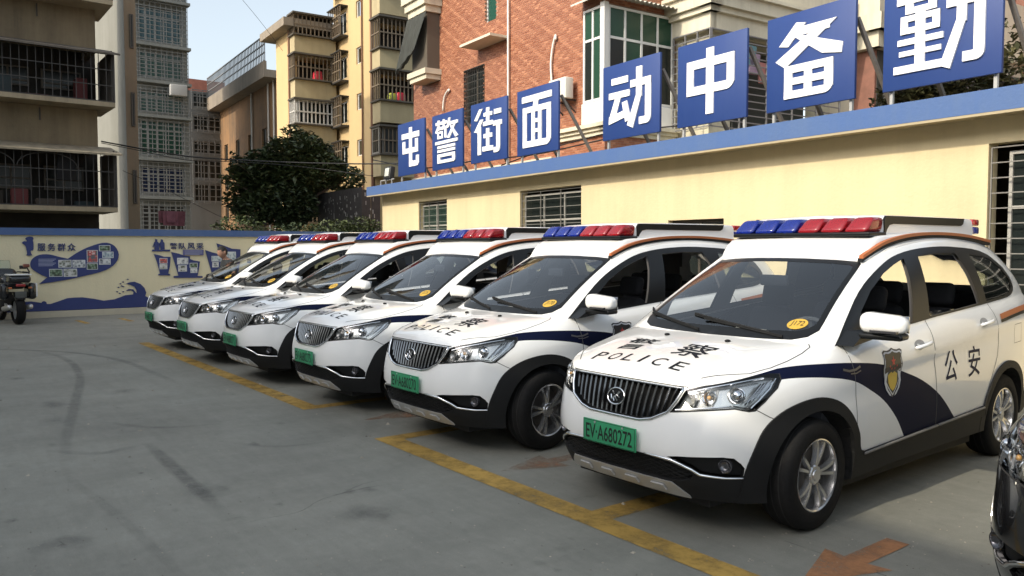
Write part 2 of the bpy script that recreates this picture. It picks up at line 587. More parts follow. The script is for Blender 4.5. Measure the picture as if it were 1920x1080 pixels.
def build_half():
    bm = bmesh.new()
    L = bm.faces.layers.int.new('src')
    n = len(cT)
    NR = 28
    srow = [0, .04, .08] + [0.08 + (0.86 - 0.08) * i / 17 for i in range(1, 18)] + [.885, .91, .935, .955, .97, .982, .992, 1.0]
    P = []
    # plan normals
    mid = (cT + cB) / 2
    nor = []
    for i in range(n):
        d = mid[min(i + 1, n - 1)] - mid[max(i - 1, 0)]
        v = np.array([d[1], -d[0], 0.0])
        if i == 0:
            v = np.array([0, -1.0, 0])
        if i == n - 1:
            v = np.array([0, 1.0, 0])
        nor.append(v / np.linalg.norm(v))
    for s in srow:
        row = []
        for i in range(n):
            q = i / SUB
            w = sstep(1.8, 5.2, q)
            fac = 1 + 0.22 * (sstep(4.5, 6, q) - sstep(7, 8.5, q)) * sstep(.1, .4, s)
            bul = (1 - w) * interp(SF, s) + w * interp(SS, s) * fac
            if q > 14:
                bul *= 1 + 0.5 * sstep(14, 17, q)
            p = cB[i] * (1 - s) + cT[i] * s + nor[i] * bul
            # crease through the door handles
            y = p[1]
            if 1.2 < y < 4.0:
                zc = 0.895 + 0.070 * (y - 1.6)
                k = sstep(1.2, 2.0, y) * (1 - sstep(3.5, 4.0, y))
                p = p + nor[i] * (-0.010 * k * math.exp(-((p[2] - zc + .045) / .05) ** 2) + 0.004 * k * math.exp(-((p[2] - zc - .012) / .018) ** 2))
            row.append(p)
        P.append(row)
    grid_faces(bm, P, 0, L)
    # bonnet: Coons patch
    k3, k7 = 3 * SUB, 7 * SUB
    front = cT[:k3 + 1]
    side = cT[k3:k7 + 1]
    cowl = crs(G, 6)
    cidx = np.linspace(0, len(cowl) - 1, k3 + 1)
    def sampl(c, f):
        i = int(min(math.floor(f), len(c) - 2))
        return c[i] + (c[i + 1] - c[i]) * (f - i)
    cowl = np.array([sampl(cowl, f) for f in cidx])
    cen = crs([(0, .085, .875), (0, .102, .906), (0, .155, .938), (0, .30, .983), (0, .55, 1.036), (0, .93, 1.084)], 12)
    # match spacing of the centre line to that of the side
    ls = np.concatenate([[0], np.cumsum(np.linalg.norm(np.diff(side, axis=0), axis=1))])
    ls /= ls[-1]
    lc = np.concatenate([[0], np.cumsum(np.linalg.norm(np.diff(cen, axis=0), axis=1))])
    lc /= lc[-1]
    ls2 = ls ** 1.15
    cen = np.array([[np.interp(v, lc, cen[:, k]) for k in range(3)] for v in ls2])
    nu, nv = len(front), len(side)
    P = []
    for j in range(nv):
        v = j / (nv - 1)
        row = []
        for i in range(nu):
            u = i / (nu - 1)
            lu = (1 - v) * front[i] + v * cowl[i]
            lv = (1 - u) * cen[j] + u * side[j]
            bl = (1 - u) * (1 - v) * front[0] + u * (1 - v) * front[-1] + (1 - u) * v * cowl[0] + u * v * cowl[-1]
            p = lu + lv - bl
            # two soft ridges on the bonnet
            xr = .52 - 0.02 * v
            p = p + np.array([0, 0, 0.010 * math.sin(math.pi * v) * math.exp(-((p[0] - xr) / .10) ** 2) * (1 if 0 < i < nu - 1 else 0)])
            row.append(p)
        P.append(row)
    grid_faces(bm, P, 1, L)
    # glasshouse
    P = []
    m = len(cBase)
    NG = 15
    mid = (cBase + cTop) / 2
    for r in range(NG + 1):
        s = r / NG
        row = []
        for i in range(m):
            d = mid[min(i + 1, m - 1)] - mid[max(i - 1, 0)]
            v = np.array([d[1], -d[0], 0.0])
            if i == 0:
                v = np.array([0, -1.0, 0])
            if i == m - 1:
                v = np.array([0, 1.0, 0])
            v /= np.linalg.norm(v)
            q = i / SUB
            amp = .022 * (1 - sstep(4, 7, q)) + .030 * sstep(5, 9, q)
            bul = amp * 4 * s * (1 - s)
            up = .55 * (1 - sstep(3.5, 6, q))
            p = cBase[i] * (1 - s) + cTop[i] * s + v * bul + np.array([0, 0, bul * up])
            row.append(p)
        P.append(row)
    grid_faces(bm, P, 2, L)
    # roof
    k14 = 14 * SUB
    front = cTop[:k7 + 1]
    side = cTop[k7:k14 + 1]
    rear = cTop[k14:][::-1]
    rear = np.array([sampl(rear, f) for f in np.linspace(0, len(rear) - 1, len(front))])
    cen = crs([(0, 1.80, 1.605), (0, 2.1, 1.685), (0, 2.5, 1.745), (0, 3.0, 1.768), (0, 3.5, 1.752), (0, 3.95, 1.705), (0, 4.23, 1.66)], 7)
    cen = np.array([sampl(cen, f) for f in np.linspace(0, len(cen) - 1, len(side))])
    nu, nv = len(front), len(side)
    P = []
    for j in range(nv):
        v = j / (nv - 1)
        row = []
        for i in range(nu):
            u = i / (nu - 1)
            lu = (1 - v) * front[i] + v * rear[i]
            lv = (1 - u) * cen[j] + u * side[j]
            bl = (1 - u) * (1 - v) * front[0] + u * (1 - v) * front[-1] + (1 - u) * v * rear[0] + u * v * rear[-1]
            row.append(lu + lv - bl)
        P.append(row)
    grid_faces(bm, P, 3, L)
    bmesh.ops.remove_doubles(bm, verts=bm.verts, dist=2e-4)
    bmesh.ops.recalc_face_normals(bm, faces=bm.faces)
    # outward?
    f0 = max((f for f in bm.faces if f[L] == 0 and abs(f.calc_center_median().y - 2.0) < .2), key=lambda f: f.calc_center_median().x)
    if f0.normal.x < 0:
        for f in bm.faces:
            f.normal_flip()
    bm.normal_update()
    nl = bm.verts.layers.float_vector.new('n0')
    for v in bm.verts:
        nn = v.normal.copy()
        if abs(v.co.x) < 1e-4:
            nn.x = 0
            nn.normalize()
            v.co.x = 0
        v[nl] = nn
    return bm

def pip(p, poly):
    x, y = p
    c = False
    n = len(poly)
    j = n - 1
    for i in range(n):
        xi, yi = poly[i]
        xj, yj = poly[j]
        if ((yi > y) != (yj > y)) and (x < (xj - xi) * (y - yi) / (yj - yi) + xi):
            c = not c
        j = i
    return c

PROJ = {'front': (0, 2, 1), 'side': (1, 2, 0), 'top': (0, 1, 2)}
def cut(bm, pts, view, filt, closed=True):
    a, b, c = PROJ[view]
    n = len(pts)
    for i in range(n if closed else n - 1):
        p, q = pts[i], pts[(i + 1) % n]
        dx, dy = q[0] - p[0], q[1] - p[1]
        ln = math.hypot(dx, dy)
        if ln < 1e-6:
            continue
        nx, ny = -dy / ln, dx / ln
        x0, x1 = min(p[0], q[0]) - 1e-4, max(p[0], q[0]) + 1e-4
        y0, y1 = min(p[1], q[1]) - 1e-4, max(p[1], q[1]) + 1e-4
        sel = []
        for f in bm.faces:
            if not filt(f):
                continue
            us = [v.co[a] for v in f.verts]
            if max(us) < x0 or min(us) > x1:
                continue
            vs = [v.co[b] for v in f.verts]
            if max(vs) < y0 or min(vs) > y1:
                continue
            ds = [(u - p[0]) * nx + (w - p[1]) * ny for u, w in zip(us, vs)]
            if max(ds) < 1e-5 or min(ds) > -1e-5:
                continue
            sel.append(f)
        if not sel:
            continue
        ed = set()
        ve = set()
        for f in sel:
            ed.update(f.edges)
            ve.update(f.verts)
        pc = [0, 0, 0]
        pn = [0, 0, 0]
        pc[a], pc[b] = p
        pn[a], pn[b] = nx, ny
        bmesh.ops.bisect_plane(bm, geom=list(sel) + list(ed) + list(ve), dist=1e-5, plane_co=pc, plane_no=pn)

def smooth2(pts, sub=4):
    return [tuple(p[:2]) for p in crs([(p[0], p[1], 0) for p in pts], sub)]
def circle2(cx, cy, r, n=44):
    return [(cx + r * math.cos(2 * math.pi * k / n), cy + r * math.sin(2 * math.pi * k / n)) for k in range(n)]

YF, YR, ZW, RW = .83, 3.565, .33, .33
GRILLE = [(-.02, .662), (.205, .662), (.29, .680), (.385, .730), (.420, .79), (.446, .862), (.25, .866), (-.02, .868)]
HEADL = [(.402, .730), (.436, .79), (.460, .858), (.53, .882), (.638, .914), (.70, .936), (.745, .949), (.770, .946), (.789, .915), (.795, .871), (.778, .803), (.757, .754), (.740, .752), (.695, .768), (.574, .754), (.50, .744)]
BLACKF = [(-.02, .472), (.25, .468), (.43, .459), (.526, .419), (.56, .388), (.66, .374), (.95, .371), (.95, .15), (-.02, .15)]
INTAKE = [(-.02, .467), (.25, .462), (.42, .452), (.505, .414), (.538, .386), (.515, .358), (.45, .340), (.38, .334), (-.02, .334)]
FOG = [(.40, .478), (.47, .489), (.584, .496), (.67, .499), (.706, .492), (.726, .460), (.738, .420), (.748, .377), (.66, .380), (.568, .393), (.534, .424), (.45, .463)]
SKID = [(-.02, .330), (.405, .326), (.44, .295), (.48, .252), (.49, .15), (-.02, .15)]
DLO = smooth2([(1.085, 1.068), (1.33, 1.235), (1.64, 1.425), (1.95, 1.562), (2.16, 1.622), (2.55, 1.668), (3.06, 1.672), (3.64, 1.612), (3.85, 1.505)], 4) + smooth2([(3.85, 1.505), (3.92, 1.40), (3.90, 1.334), (3.82, 1.29), (3.69, 1.266)], 3)[1:] + [(3.27, 1.238), (2.4, 1.182), (2.0, 1.148), (1.5, 1.106)]
GL_F = [(1.44, 1.125), (1.46, 1.255), (1.66, 1.385), (1.885, 1.492), (2.05, 1.55), (2.20, 1.592), (2.165, 1.46), (2.10, 1.30), (2.04, 1.165)]
GL_R = [(2.285, 1.188), (2.345, 1.40), (2.40, 1.610), (2.70, 1.628), (2.99, 1.625), (3.07, 1.48), (3.13, 1.245), (2.7, 1.216)]
GL_Q = [(3.255, 1.255), (3.24, 1.45), (3.235, 1.618), (3.45, 1.602), (3.62, 1.578), (3.79, 1.49), (3.865, 1.40), (3.85, 1.348), (3.78, 1.312), (3.66, 1.286)]
WS_O = [(-.02, 1.084), (.40, 1.086), (.58, 1.092), (.66, 1.112), (.695, 1.150), (.685, 1.20), (.60, 1.52), (.588, 1.556), (.565, 1.571), (.42, 1.582), (.2, 1.590), (-.02, 1.592)]
WS_I = [(-.02, 1.135), (.40, 1.137), (.57, 1.142), (.625, 1.158), (.652, 1.185), (.645, 1.225), (.572, 1.515), (.56, 1.538), (.53, 1.548), (.42, 1.556), (.2, 1.564), (-.02, 1.566)]
RW_O = [(-.02, 1.60), (.3, 1.595), (.45, 1.57), (.52, 1.50), (.57, 1.38), (.55, 1.335), (.3, 1.32), (-.02, 1.32)]
BLACKS = smooth2([(.31, .379), (.318, .44), (.345, .52), (.41, .64), (.53, .733), (.67, .780), (.85, .793), (1.02, .748), (1.14, .660), (1.24, .525), (1.285, .42), (1.35, .398)], 4) + [(1.35, .398), (2.35, .432), (3.13, .462)] + smooth2([(3.13, .462), (3.165, .54), (3.26, .665), (3.40, .745), (3.565, .772), (3.74, .74), (3.88, .65), (3.965, .52), (4.0, .46)], 4)[1:] + [(4.3, .47), (4.3, .1), (.31, .1)]
ST_TOP = smooth2([(.30, .930), (.50, .962), (.66, .977), (.90, .980), (1.16, .968), (1.53, .925), (1.80, .856), (2.07, .770), (2.34, .640), (2.63, .435)], 4)
ST_BOT = smooth2([(1.87, .405), (1.72, .561), (1.54, .697), (1.36, .785), (1.17, .856), (.92, .899), (.70, .915), (.59, .915), (.45, .900), (.30, .875)], 4)
STRIPE = ST_TOP + ST_BOT
BSEAM = [(.30, .80), (.36, .765), (.46, .71), (.60, .655)]
DOOR1 = [(1.235, .40), (1.215, .60), (1.19, .80), (1.16, 1.0), (1.15, 1.075)]
DOOR2 = [(2.33, .38), (2.30, .6), (2.25, .9), (2.215, 1.165), (2.25, 1.30), (2.30, 1.62)]
DOOR3 = [(3.12, .47), (3.16, .55), (3.25, .70), (3.33, .82), (3.36, .95), (3.33, 1.10), (3.265, 1.235)]
HOODS = [(.60, .30), (.68, .42), (.725, .56), (.742, .70), (.745, .85), (.730, .96), (.70, 1.0), (.66, 1.03)]

# ------------------------------------------------------------------ shell, its BVH and cut parts
HALF = build_half()
def full_bvh(bm):
    vs = [v.co.copy() for v in bm.verts]
    idx = {v: i for i, v in enumerate(bm.verts)}
    fs = [[idx[v] for v in f.verts] for f in bm.faces]
    n = len(vs)
    vs2 = [Vector((-v.x, v.y, v.z)) for v in vs]
    return BVHTree.FromPolygons(vs + vs2, fs + [[i + n for i in reversed(f)] for f in fs])
BVH = full_bvh(HALF)
def on_front(x, z, off=0.0):
    h = BVH.ray_cast(Vector((x, -2, z)), Vector((0, 1, 0)))
    if h[0] is None:
        return Vector((x, 0.2 - off, z))
    nn = h[1] if h[1].y < 0 else -h[1]
    return h[0] + nn * off
def on_side(y, z, off=0.0, sgn=1):
    h = BVH.ray_cast(Vector((3 * sgn, y, z)), Vector((-sgn, 0, 0)))
    if h[0] is None:
        return Vector((sgn * .9, y, z))
    nn = h[1] if h[1].x * sgn > 0 else -h[1]
    return h[0] + nn * off
def on_top(x, y, off=0.0):
    h = BVH.ray_cast(Vector((x, y, 4)), Vector((0, 0, -1)))
    if h[0] is None:
        return Vector((x, y, 1))
    nn = h[1] if h[1].z > 0 else -h[1]
    return h[0] + nn * off

_L = HALF.faces.layers.int['src']
lowf = lambda f: f[_L] == 0
def ffront(f):
    return f[_L] == 0 and f.calc_center_median().y < .75
def fside(f):
    return f[_L] == 0 and f.calc_center_median().y > .28 and f.calc_center_median().x > .5
def fgh(f):
    c = f.calc_center_median()
    return f[_L] == 2 and c.x > .45 and c.y > 1.05 and c.y < 4.25
def fws(f):
    return f[_L] == 2 and f.calc_center_median().y < 2.0 and f.normal.y < -.2
bmesh.ops.bisect_plane(HALF, geom=list({g for f in HALF.faces if f[_L] == 0 and f.calc_center_median().y < .6 for g in (f, *f.edges, *f.verts)}), dist=1e-5, plane_co=(0, .31, 0), plane_no=(0, 1, 0))
for poly in (GRILLE, HEADL):
    cut(HALF, poly, 'front', ffront)
for poly in (BLACKF, INTAKE, FOG, SKID):
    cut(HALF, poly, 'front', lambda f: f[_L] == 0 and f.calc_center_median().y < .32)
for poly in (BLACKS, STRIPE, circle2(YF, ZW, .385), circle2(YR, ZW, .385)):
    cut(HALF, poly, 'side', fside)
for line in (BSEAM, DOOR1, DOOR2[:4], DOOR3):
    cut(HALF, line, 'side', fside, closed=False)
for poly in (DLO, GL_F, GL_R, GL_Q):
    cut(HALF, poly, 'side', fgh)
for poly in (WS_O, WS_I):
    cut(HALF, poly, 'front', fws)
cut(HALF, RW_O, 'front', lambda f: f[_L] == 2 and f.calc_center_median().y > 4.1)
cut(HALF, HOODS, 'top', lambda f: f[_L] == 1, closed=False)

def line_y(line, z):
    """y of a seam polyline at height z"""
    zs = [p[1] for p in line]
    ys = [p[0] for p in line]
    if zs[0] > zs[-1]:
        zs, ys = zs[::-1], ys[::-1]
    return float(np.interp(z, zs, ys))
def hood_x(y):
    return float(np.interp(y, [p[1] for p in HOODS], [p[0] for p in HOODS]))

PARTS = {}
def classify():
    for f in HALF.faces:
        c = f.calc_center_median()
        s = f[_L]
        fr = (c.x, c.z)
        sd = (c.y, c.z)
        k = None
        if s == 0:
            if c.x > .45 and (math.hypot(c.y - YF, c.z - ZW) < .385 or math.hypot(c.y - YR, c.z - ZW) < .385):
                continue
            if c.y < .75 and pip(fr, GRILLE):
                k = 'grille'
            elif c.y < .75 and pip(fr, HEADL):
                k = 'headlight'
            elif c.y < .31:
                if pip(fr, FOG):
                    k = 'fog'
                elif pip(fr, BLACKF):
                    k = 'intake' if pip(fr, INTAKE) else ('skid' if pip(fr, SKID) else 'lower_bumper')
                else:
                    k = 'front_bumper'
            elif pip(sd, BLACKS):
                if c.y < 1.35:
                    k = 'arch_front'
                elif c.y < 3.13:
                    k = 'sill'
                else:
                    k = 'arch_rear'
            elif c.y > 4.05 and c.z < .80:
                k = 'rear_bumper'
            elif c.y < .62 and c.y < line_y(BSEAM, c.z) and c.z < .80:
                k = 'front_bumper'
            elif c.y < line_y(DOOR1, c.z):
                k = 'fender'
            elif c.y < line_y(DOOR2, c.z):
                k = 'front_door'
            elif c.y < line_y(DOOR3, c.z):
                k = 'rear_door'
            elif c.y > 4.36:
                k = 'tailgate'
            else:
                k = 'quarter'
        elif s == 1:
            k = 'hood' if c.x < hood_x(c.y) or c.y < .30 else 'fender'
        elif s == 2:
            if c.y < 2.0 and f.normal.y < -.2 and pip(fr, WS_O):
                k = 'windscreen' if pip(fr, WS_I) else 'windscreen_border'
            elif c.y > 4.1 and pip(fr, RW_O):
                k = 'rear_window'
            elif c.x > .45 and 1.05 < c.y < 4.25 and pip(sd, DLO):
                k = 'gl_f' if pip(sd, GL_F) else 'gl_r' if pip(sd, GL_R) else 'gl_q' if pip(sd, GL_Q) else 'window_trim'
            elif c.y > 4.12 and f.normal.y > .5:
                k = 'tailgate'
            else:
                k = 'pillars'
        else:
            k = 'roof'
        PARTS.setdefault(k, []).append(f)
classify()
_N = HALF.verts.layers.float_vector['n0']

def shell_mesh(name, faces, mats, off=0.0, mirror='both', matfn=None, rim=0.0, jit=None):
    """mesh of cut shell faces pushed by off along the normal; mirror: 'both', 'L' (+x), 'R' (-x)"""
    vs, ns, fs, mi = [], [], [], []
    def emit(sg):
        idx = {}
        cnt = {}
        for f in faces:
            ids = []
            for v in f.verts:
                key = v
                if key not in idx:
                    nn = Vector(v[_N])
                    p = v.co + nn * off
                    if mirror == 'both' and abs(v.co.x) < 1e-5:
                        p.x = 0
                    idx[key] = len(vs)
                    vs.append((p.x * sg, p.y, p.z))
                    ns.append((nn.x * sg, nn.y, nn.z))
                ids.append(idx[key])
            if sg < 0:
                ids = ids[::-1]
            fs.append(ids)
            mi.append(matfn(f) if matfn else 0)
            for a, b in zip(f.verts, f.verts[1:] + f.verts[:1] if isinstance(f.verts, list) else list(f.verts)[1:] + list(f.verts)[:1]):
                e = frozenset((a, b))
                cnt.setdefault(e, []).append((a, b))
        if rim > 0:
            for e, l in cnt.items():
                if len(l) == 1:
                    a, b = l[0]
                    if abs(a.co.x) < 1e-5 and abs(b.co.x) < 1e-5:
                        continue
                    k = len(vs)
                    for v in (a, b):
                        nn = Vector(v[_N])
                        p = v.co + nn * (off - rim)
                        q = v.co + nn * off
                        vs.append((q.x * sg, q.y, q.z))
                        vs.append((p.x * sg, p.y, p.z))
                        ns.extend([(nn.x * sg, nn.y, nn.z)] * 2)
                    quad = [k, k + 1, k + 3, k + 2]
                    fs.append(quad if sg > 0 else quad[::-1])
                    mi.append(0)
    if mirror in ('both', 'L'):
        emit(1)
    if mirror in ('both', 'R'):
        emit(-1)
    me = bpy.data.meshes.new(name)
    me.from_pydata(vs, [], fs)
    for m in mats:
        me.materials.append(m)
    me.polygons.foreach_set('material_index', mi)
    me.polygons.foreach_set('use_smooth', [True] * len(fs))
    if rim == 0:
        me.normals_split_custom_set_from_vertices(ns)
    else:
        me.set_sharp_from_angle(angle=math.radians(50))
    return me

def stripe_idx(f):
    c = f.calc_center_median()
    return 1 if (f[_L] == 0 and pip((c.y, c.z), STRIPE)) else 0

def ribbon(mb, pts, nors, w, m=None, lift=0.0):
    """flat strip lying on a surface along pts with given normals"""
    n = len(pts)
    vs = []
    for i in range(n):
        d = (pts[min(i + 1, n - 1)] - pts[max(i - 1, 0)]).normalized()
        s = d.cross(nors[i]).normalized()
        vs.append(pts[i] + s * w / 2 + nors[i] * lift)
        vs.append(pts[i] - s * w / 2 + nors[i] * lift)
    mb.add(vs, [(2 * i, 2 * i + 1, 2 * i + 3, 2 * i + 2) for i in range(n - 1)], m)

def dens(line, step=.03):
    out = [line[0]]
    for a, b in zip(line, line[1:]):
        k = max(1, int(math.hypot(b[0] - a[0], b[1] - a[1]) / step))
        for i in range(1, k + 1):
            out.append((a[0] + (b[0] - a[0]) * i / k, a[1] + (b[1] - a[1]) * i / k))
    return out

def surf_line(line, view, off=.001, sgn=1, step=.03):
    P, N = [], []
    for u, v in dens(line, step):
        if view == 'side':
            p0, p1 = on_side(u, v, 0, sgn), on_side(u, v, 1, sgn)
        elif view == 'front':
            p0, p1 = on_front(u * sgn, v, 0), on_front(u * sgn, v, 1)
        else:
            p0, p1 = on_top(u * sgn, v, 0), on_top(u * sgn, v, 1)
        nn = (p1 - p0).normalized()
        P.append(p0 + nn * off)
        N.append(nn)
    return P, N

# ------------------------------------------------------------------ wheel
def wheel_meshes():
    """tyre, rim and hub for a wheel whose axle is x, outer face towards +x"""
    t = MB()
    prof = [(-.105, .215), (-.108, .25), (-.104, .295), (-.092, .318), (-.075, .3265), (-.05, .329), (0, .330), (.05, .329), (.075, .3265), (.092, .318), (.104, .295), (.108, .25), (.105, .232), (.098, .218), (.085, .213)]
    t.lathe(prof, 'x', n=56, m=M_TYRE)
    # tread grooves
    for gx in (-.05, 0, .05):
        t.lathe([(gx - .004, .3302), (gx - .004, .3308), (gx + .004, .3308), (gx + .004, .3302)], 'x', n=56, m=M_RIMDK)
    tyre = t.mesh('tyre', smooth=40)
    r = MB()
    r.lathe([(.100, .217), (.102, .211), (.096, .204), (.080, .200), (.02, .192), (-.09, .19)], 'x', n=56)
    for k in range(5):
        a0 = 2 * math.pi * k / 5 + math.pi / 2
        for sg in (-1, 1):
            a1 = a0 + sg * .20
            a2 = a0 + sg * .12
            pts = []
            for i in range(6):
                f = i / 5
                rad = .045 + f * .157
                a = a2 + (a1 - a2) * f
                pts.append((rad, a, .078 + .018 * math.sin(f * 2.2)))
            for i in range(5):
                vs = []
                for (rad, a, hx) in (pts[i], pts[i + 1]):
                    w = .013 + .003 * (rad / .2)
                    ca, sa = math.cos(a), math.sin(a)
                    for (dt, dx) in ((-w, -.028), (w, -.028), (w * .62, 0), (-w * .62, 0)):
                        vs.append((hx + dx, rad * ca - dt * sa, rad * sa + dt * ca))
                r.add(vs, [(0, 1, 5, 4), (1, 2, 6, 5), (2, 3, 7, 6), (3, 0, 4, 7)])
    r.lathe([(.05, .062), (.078, .060), (.086, .052), (.086, .034), (.092, .030), (.093, 0.0005)], 'x', n=28)
    for k in range(5):
        a = 2 * math.pi * (k + .5) / 5 + math.pi / 2
        r.ball((.080, .052 * math.cos(a), .052 * math.sin(a)), .009, seg=8, rings=5)
    for q in r.f:
        pass
    r.mats = [M_RIM]
    r.m = [0] * len(r.f)
    rim = r.mesh('rim', smooth=35)
    d = MB()
    d.lathe([(.0, .19), (.0, .145), (.012, .14), (.012, .03), (.012, 0.001)], 'x', n=40)
    d.mats = [mat('brake disc steel', (.16, .15, .14), .45, metal=.8)]
    d.m = [0] * len(d.f)
    disc = d.mesh('brake_disc', smooth=30)
    return tyre, rim, disc

# ------------------------------------------------------------------ the police car
def poly_on(name, poly, view, off, m, parent, sgn=1, centre=None, scale=1.0):
    """flat outline laid on the shell"""
    mb = MB()
    tri = tessellate_polygon([[Vector((p[0], p[1], 0)) for p in poly]])
    bm = bmesh.new()
    vv = [bm.verts.new((p[0], p[1], 0)) for p in poly]
    for t3 in tri:
        try:
            bm.faces.new([vv[i] for i in t3])
        except ValueError:
            pass
    xs = [p[0] for p in poly]
    ys = [p[1] for p in poly]
    g = .03
    k = min(xs) + g
    while k < max(xs):
        bmesh.ops.bisect_plane(bm, geom=bm.verts[:] + bm.edges[:] + bm.faces[:], plane_co=(k, 0, 0), plane_no=(1, 0, 0))
        k += g
    k = min(ys) + g
    while k < max(ys):
        bmesh.ops.bisect_plane(bm, geom=bm.verts[:] + bm.edges[:] + bm.faces[:], plane_co=(0, k, 0), plane_no=(0, 1, 0))
        k += g
    for v in bm.verts:
        if view == 'side':
            v.co = on_side(v.co.x, v.co.y, off, sgn)
        elif view == 'front':
            v.co = on_front(v.co.x, v.co.y, off)
        else:
            v.co = on_top(v.co.x, v.co.y, off)
    me = bpy.data.meshes.new(name)
    bm.to_mesh(me)
    bm.free()
    me.materials.append(m)
    return link(name, me, parent)

def emblem_poly():
    # police shield in unit box (x right, y up)
    r = [(0, 1.0), (.10, .93), (.24, .90), (.38, .93), (.47, .86), (.45, .74), (.42, .62), (.45, .42), (.50, .22), (.46, -.05), (.40, -.30), (.25, -.62), (.10, -.86), (0, -1.0)]
    return r + [(-x, y) for x, y in reversed(r[1:-1])]

def make_car(police=True):
    root = empty('police_car' if police else 'parked_car')
    paint = M_PAINT if police else mat('black car paint', (0.006, 0.006, 0.007), .25, coat=1.0)
    stripe = M_NAVY if police else paint
    clad = M_BLACKPL if police else paint
    P = PARTS
    def part(name, key, mats, **kw):
        fs = sum([P.get(k, []) for k in (key if isinstance(key, tuple) else (key,))], [])
        return link(name, shell_mesh(name, fs, mats, **kw), root)
    part('hood', 'hood', [paint])
    part('roof', 'roof', [paint])
    part('front_bumper', 'front_bumper', [paint])
    part('lower_bumper', 'lower_bumper', [clad], off=.006, rim=.03)
    sk = part('skid_plate', 'skid', [M_SILVER], off=.012, rim=.03)
    # four raised pads on the skid plate
    for x in (-.30, -.10, .10, .30):
        a = MB()
        pr = [(x - .055, .272), (x - .045, .305), (x + .045, .305), (x + .055, .272)]
        q = [on_front(u, v, .014) for u, v in pr]
        q2 = [on_front(u * .96 + x * .04, v, .026) for u, v in pr]
        a.add(q + q2, [(4, 5, 6, 7), (0, 1, 5, 4), (1, 2, 6, 5), (2, 3, 7, 6), (3, 0, 4, 7)])
        a.build('skid_pad', sk, M_SILVER)
    for nm, key in (('fender', 'fender'), ('front_door', 'front_door'), ('rear_door', 'rear_door'), ('quarter_panel', 'quarter')):
        for side in ('L', 'R'):
            d = part(nm, key, [paint, stripe], mirror=side, matfn=stripe_idx)
            sg = 1 if side == 'L' else -1
            if 'door' in nm:
                hy, hz = (2.06, 1.008) if nm == 'front_door' else (3.11, 1.098)
                a = MB()
                hp = []
                for i in range(9):
                    f = i / 8
                    p = on_side(hy - .11 + .22 * f, hz - .012 + .026 * f, .012 + .026 * math.sin(math.pi * f) ** .6, sg)
                    hp.append(p)
                a.tube(hp, [.010] + [.0135] * 7 + [.010], 8)
                a.build('door_handle', d, paint, smooth=True)
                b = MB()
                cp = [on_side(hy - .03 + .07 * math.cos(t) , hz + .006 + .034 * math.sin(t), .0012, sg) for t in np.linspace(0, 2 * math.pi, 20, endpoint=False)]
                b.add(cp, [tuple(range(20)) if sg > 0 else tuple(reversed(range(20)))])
                b.build('handle_recess_shade', d, mat('handle recess shade', (.30, .30, .30) if police else (.004, .004, .004), .5), recalc=False)  # flat grey disc painting the shade of the hand recess
    part('rear_bumper', 'rear_bumper', [paint])
    part('tailgate', 'tailgate', [paint])
    part('pillars', 'pillars', [paint])
    for side in ('L', 'R'):
        part('wheel_arch_cladding', 'arch_front', [clad], off=.012, rim=.05, mirror=side)
        part('wheel_arch_cladding', 'arch_rear', [clad], off=.012, rim=.05, mirror=side)
        part('sill_cladding', 'sill', [clad], off=.010, rim=.03, mirror=side)
    # raised lip along the sill
    for sg in (1, -1):
        for ln in ([(1.33, .388), (2.325, .425)], [(2.345, .426), (3.12, .452)]):
            a = MB()
            p, n = surf_line(ln, 'side', .014, sg)
            a.tube(p, .009, 6)
            a.build('sill_lip', root, mat('worn grey sill edge', (.16, .155, .15), .5), smooth=True)
    part('windscreen', 'windscreen', [M_WGLASS])
    part('windscreen_border', 'windscreen_border', [M_TRIM], off=.0008)
    for side in ('L', 'R'):
        part('window_trim', 'window_trim', [M_TRIM], off=.0015, mirror=side)
        pw = part('front_door_window', 'gl_f', [M_GLASS], mirror=side, off=-.002 if not police else -.022)
        pr_ = part('rear_door_window', 'gl_r', [M_GLASS], mirror=side, off=-.002 if not police else -.022)
        if police:                       # wound down into the doors
            pw.location = (.022 * (1 if side == 'L' else -1), -.02, -.425)
            pr_.location = (.022 * (1 if side == 'L' else -1), .0, -.415)
        part('quarter_window', 'gl_q', [M_QGLASS], mirror=side, off=-.002)
    part('rear_window', 'rear_window', [glass('clear rear glass', (.93, .95, .93), 1.3)])
    # panel gaps as thin dark lines lying on the shell
    g = MB()
    for sg in (1, -1):
        for ln, w in ((BSEAM[1:], .005), (DOOR1, .006), (DOOR2[:4], .006), (DOOR3, .006), ([(3.70, .90), (3.70, 1.05), (3.86, 1.055), (3.87, .905), (3.70, .90)], .004)):
            p, n = surf_line(ln, 'side', .0012, sg)
            ribbon(g, p, n, w, M_SEAMW if police else M_SEAM)
        p, n = surf_line([(.50, .215)] + HOODS[1:-1] + [(.69, 1.005)], 'top', .0015, sg)
        ribbon(g, p, n, .006, M_SEAM)
        p, n = surf_line(HEADL[7:] + HEADL[:1], 'front', .0018, sg, .02)
        ribbon(g, p, n, .008, M_SEAM)
    p, n = surf_line([(-.47, .872), (-.25, .877), (0, .879), (.25, .877), (.47, .872)], 'front', .0015, 1, .02)
    ribbon(g, p, n, .006, M_SEAM)
    tag(g.build('panel_gaps', root, recalc=False), kind='stuff')
    # ---------------- grille
    gr = part('grille', 'grille', [M_RIMDK], off=-.045)
    fr = MB()
    fr.mats = [M_CHROME]
    loop = [(.0, .659), (.205, .659), (.29, .677), (.388, .727), (.424, .79), (.450, .864)]
    full = [(-x, z) for x, z in reversed(loop[1:])] + loop
    p, n = surf_line(full, 'front', .004, 1, .02)
    fr.tube(p, .008, 6)
    p, n = surf_line([(-.450, .864), (-.25, .868), (0, .870), (.25, .868), (.450, .864)], 'front', .003, 1, .02)
    fr.tube(p, .005, 6)
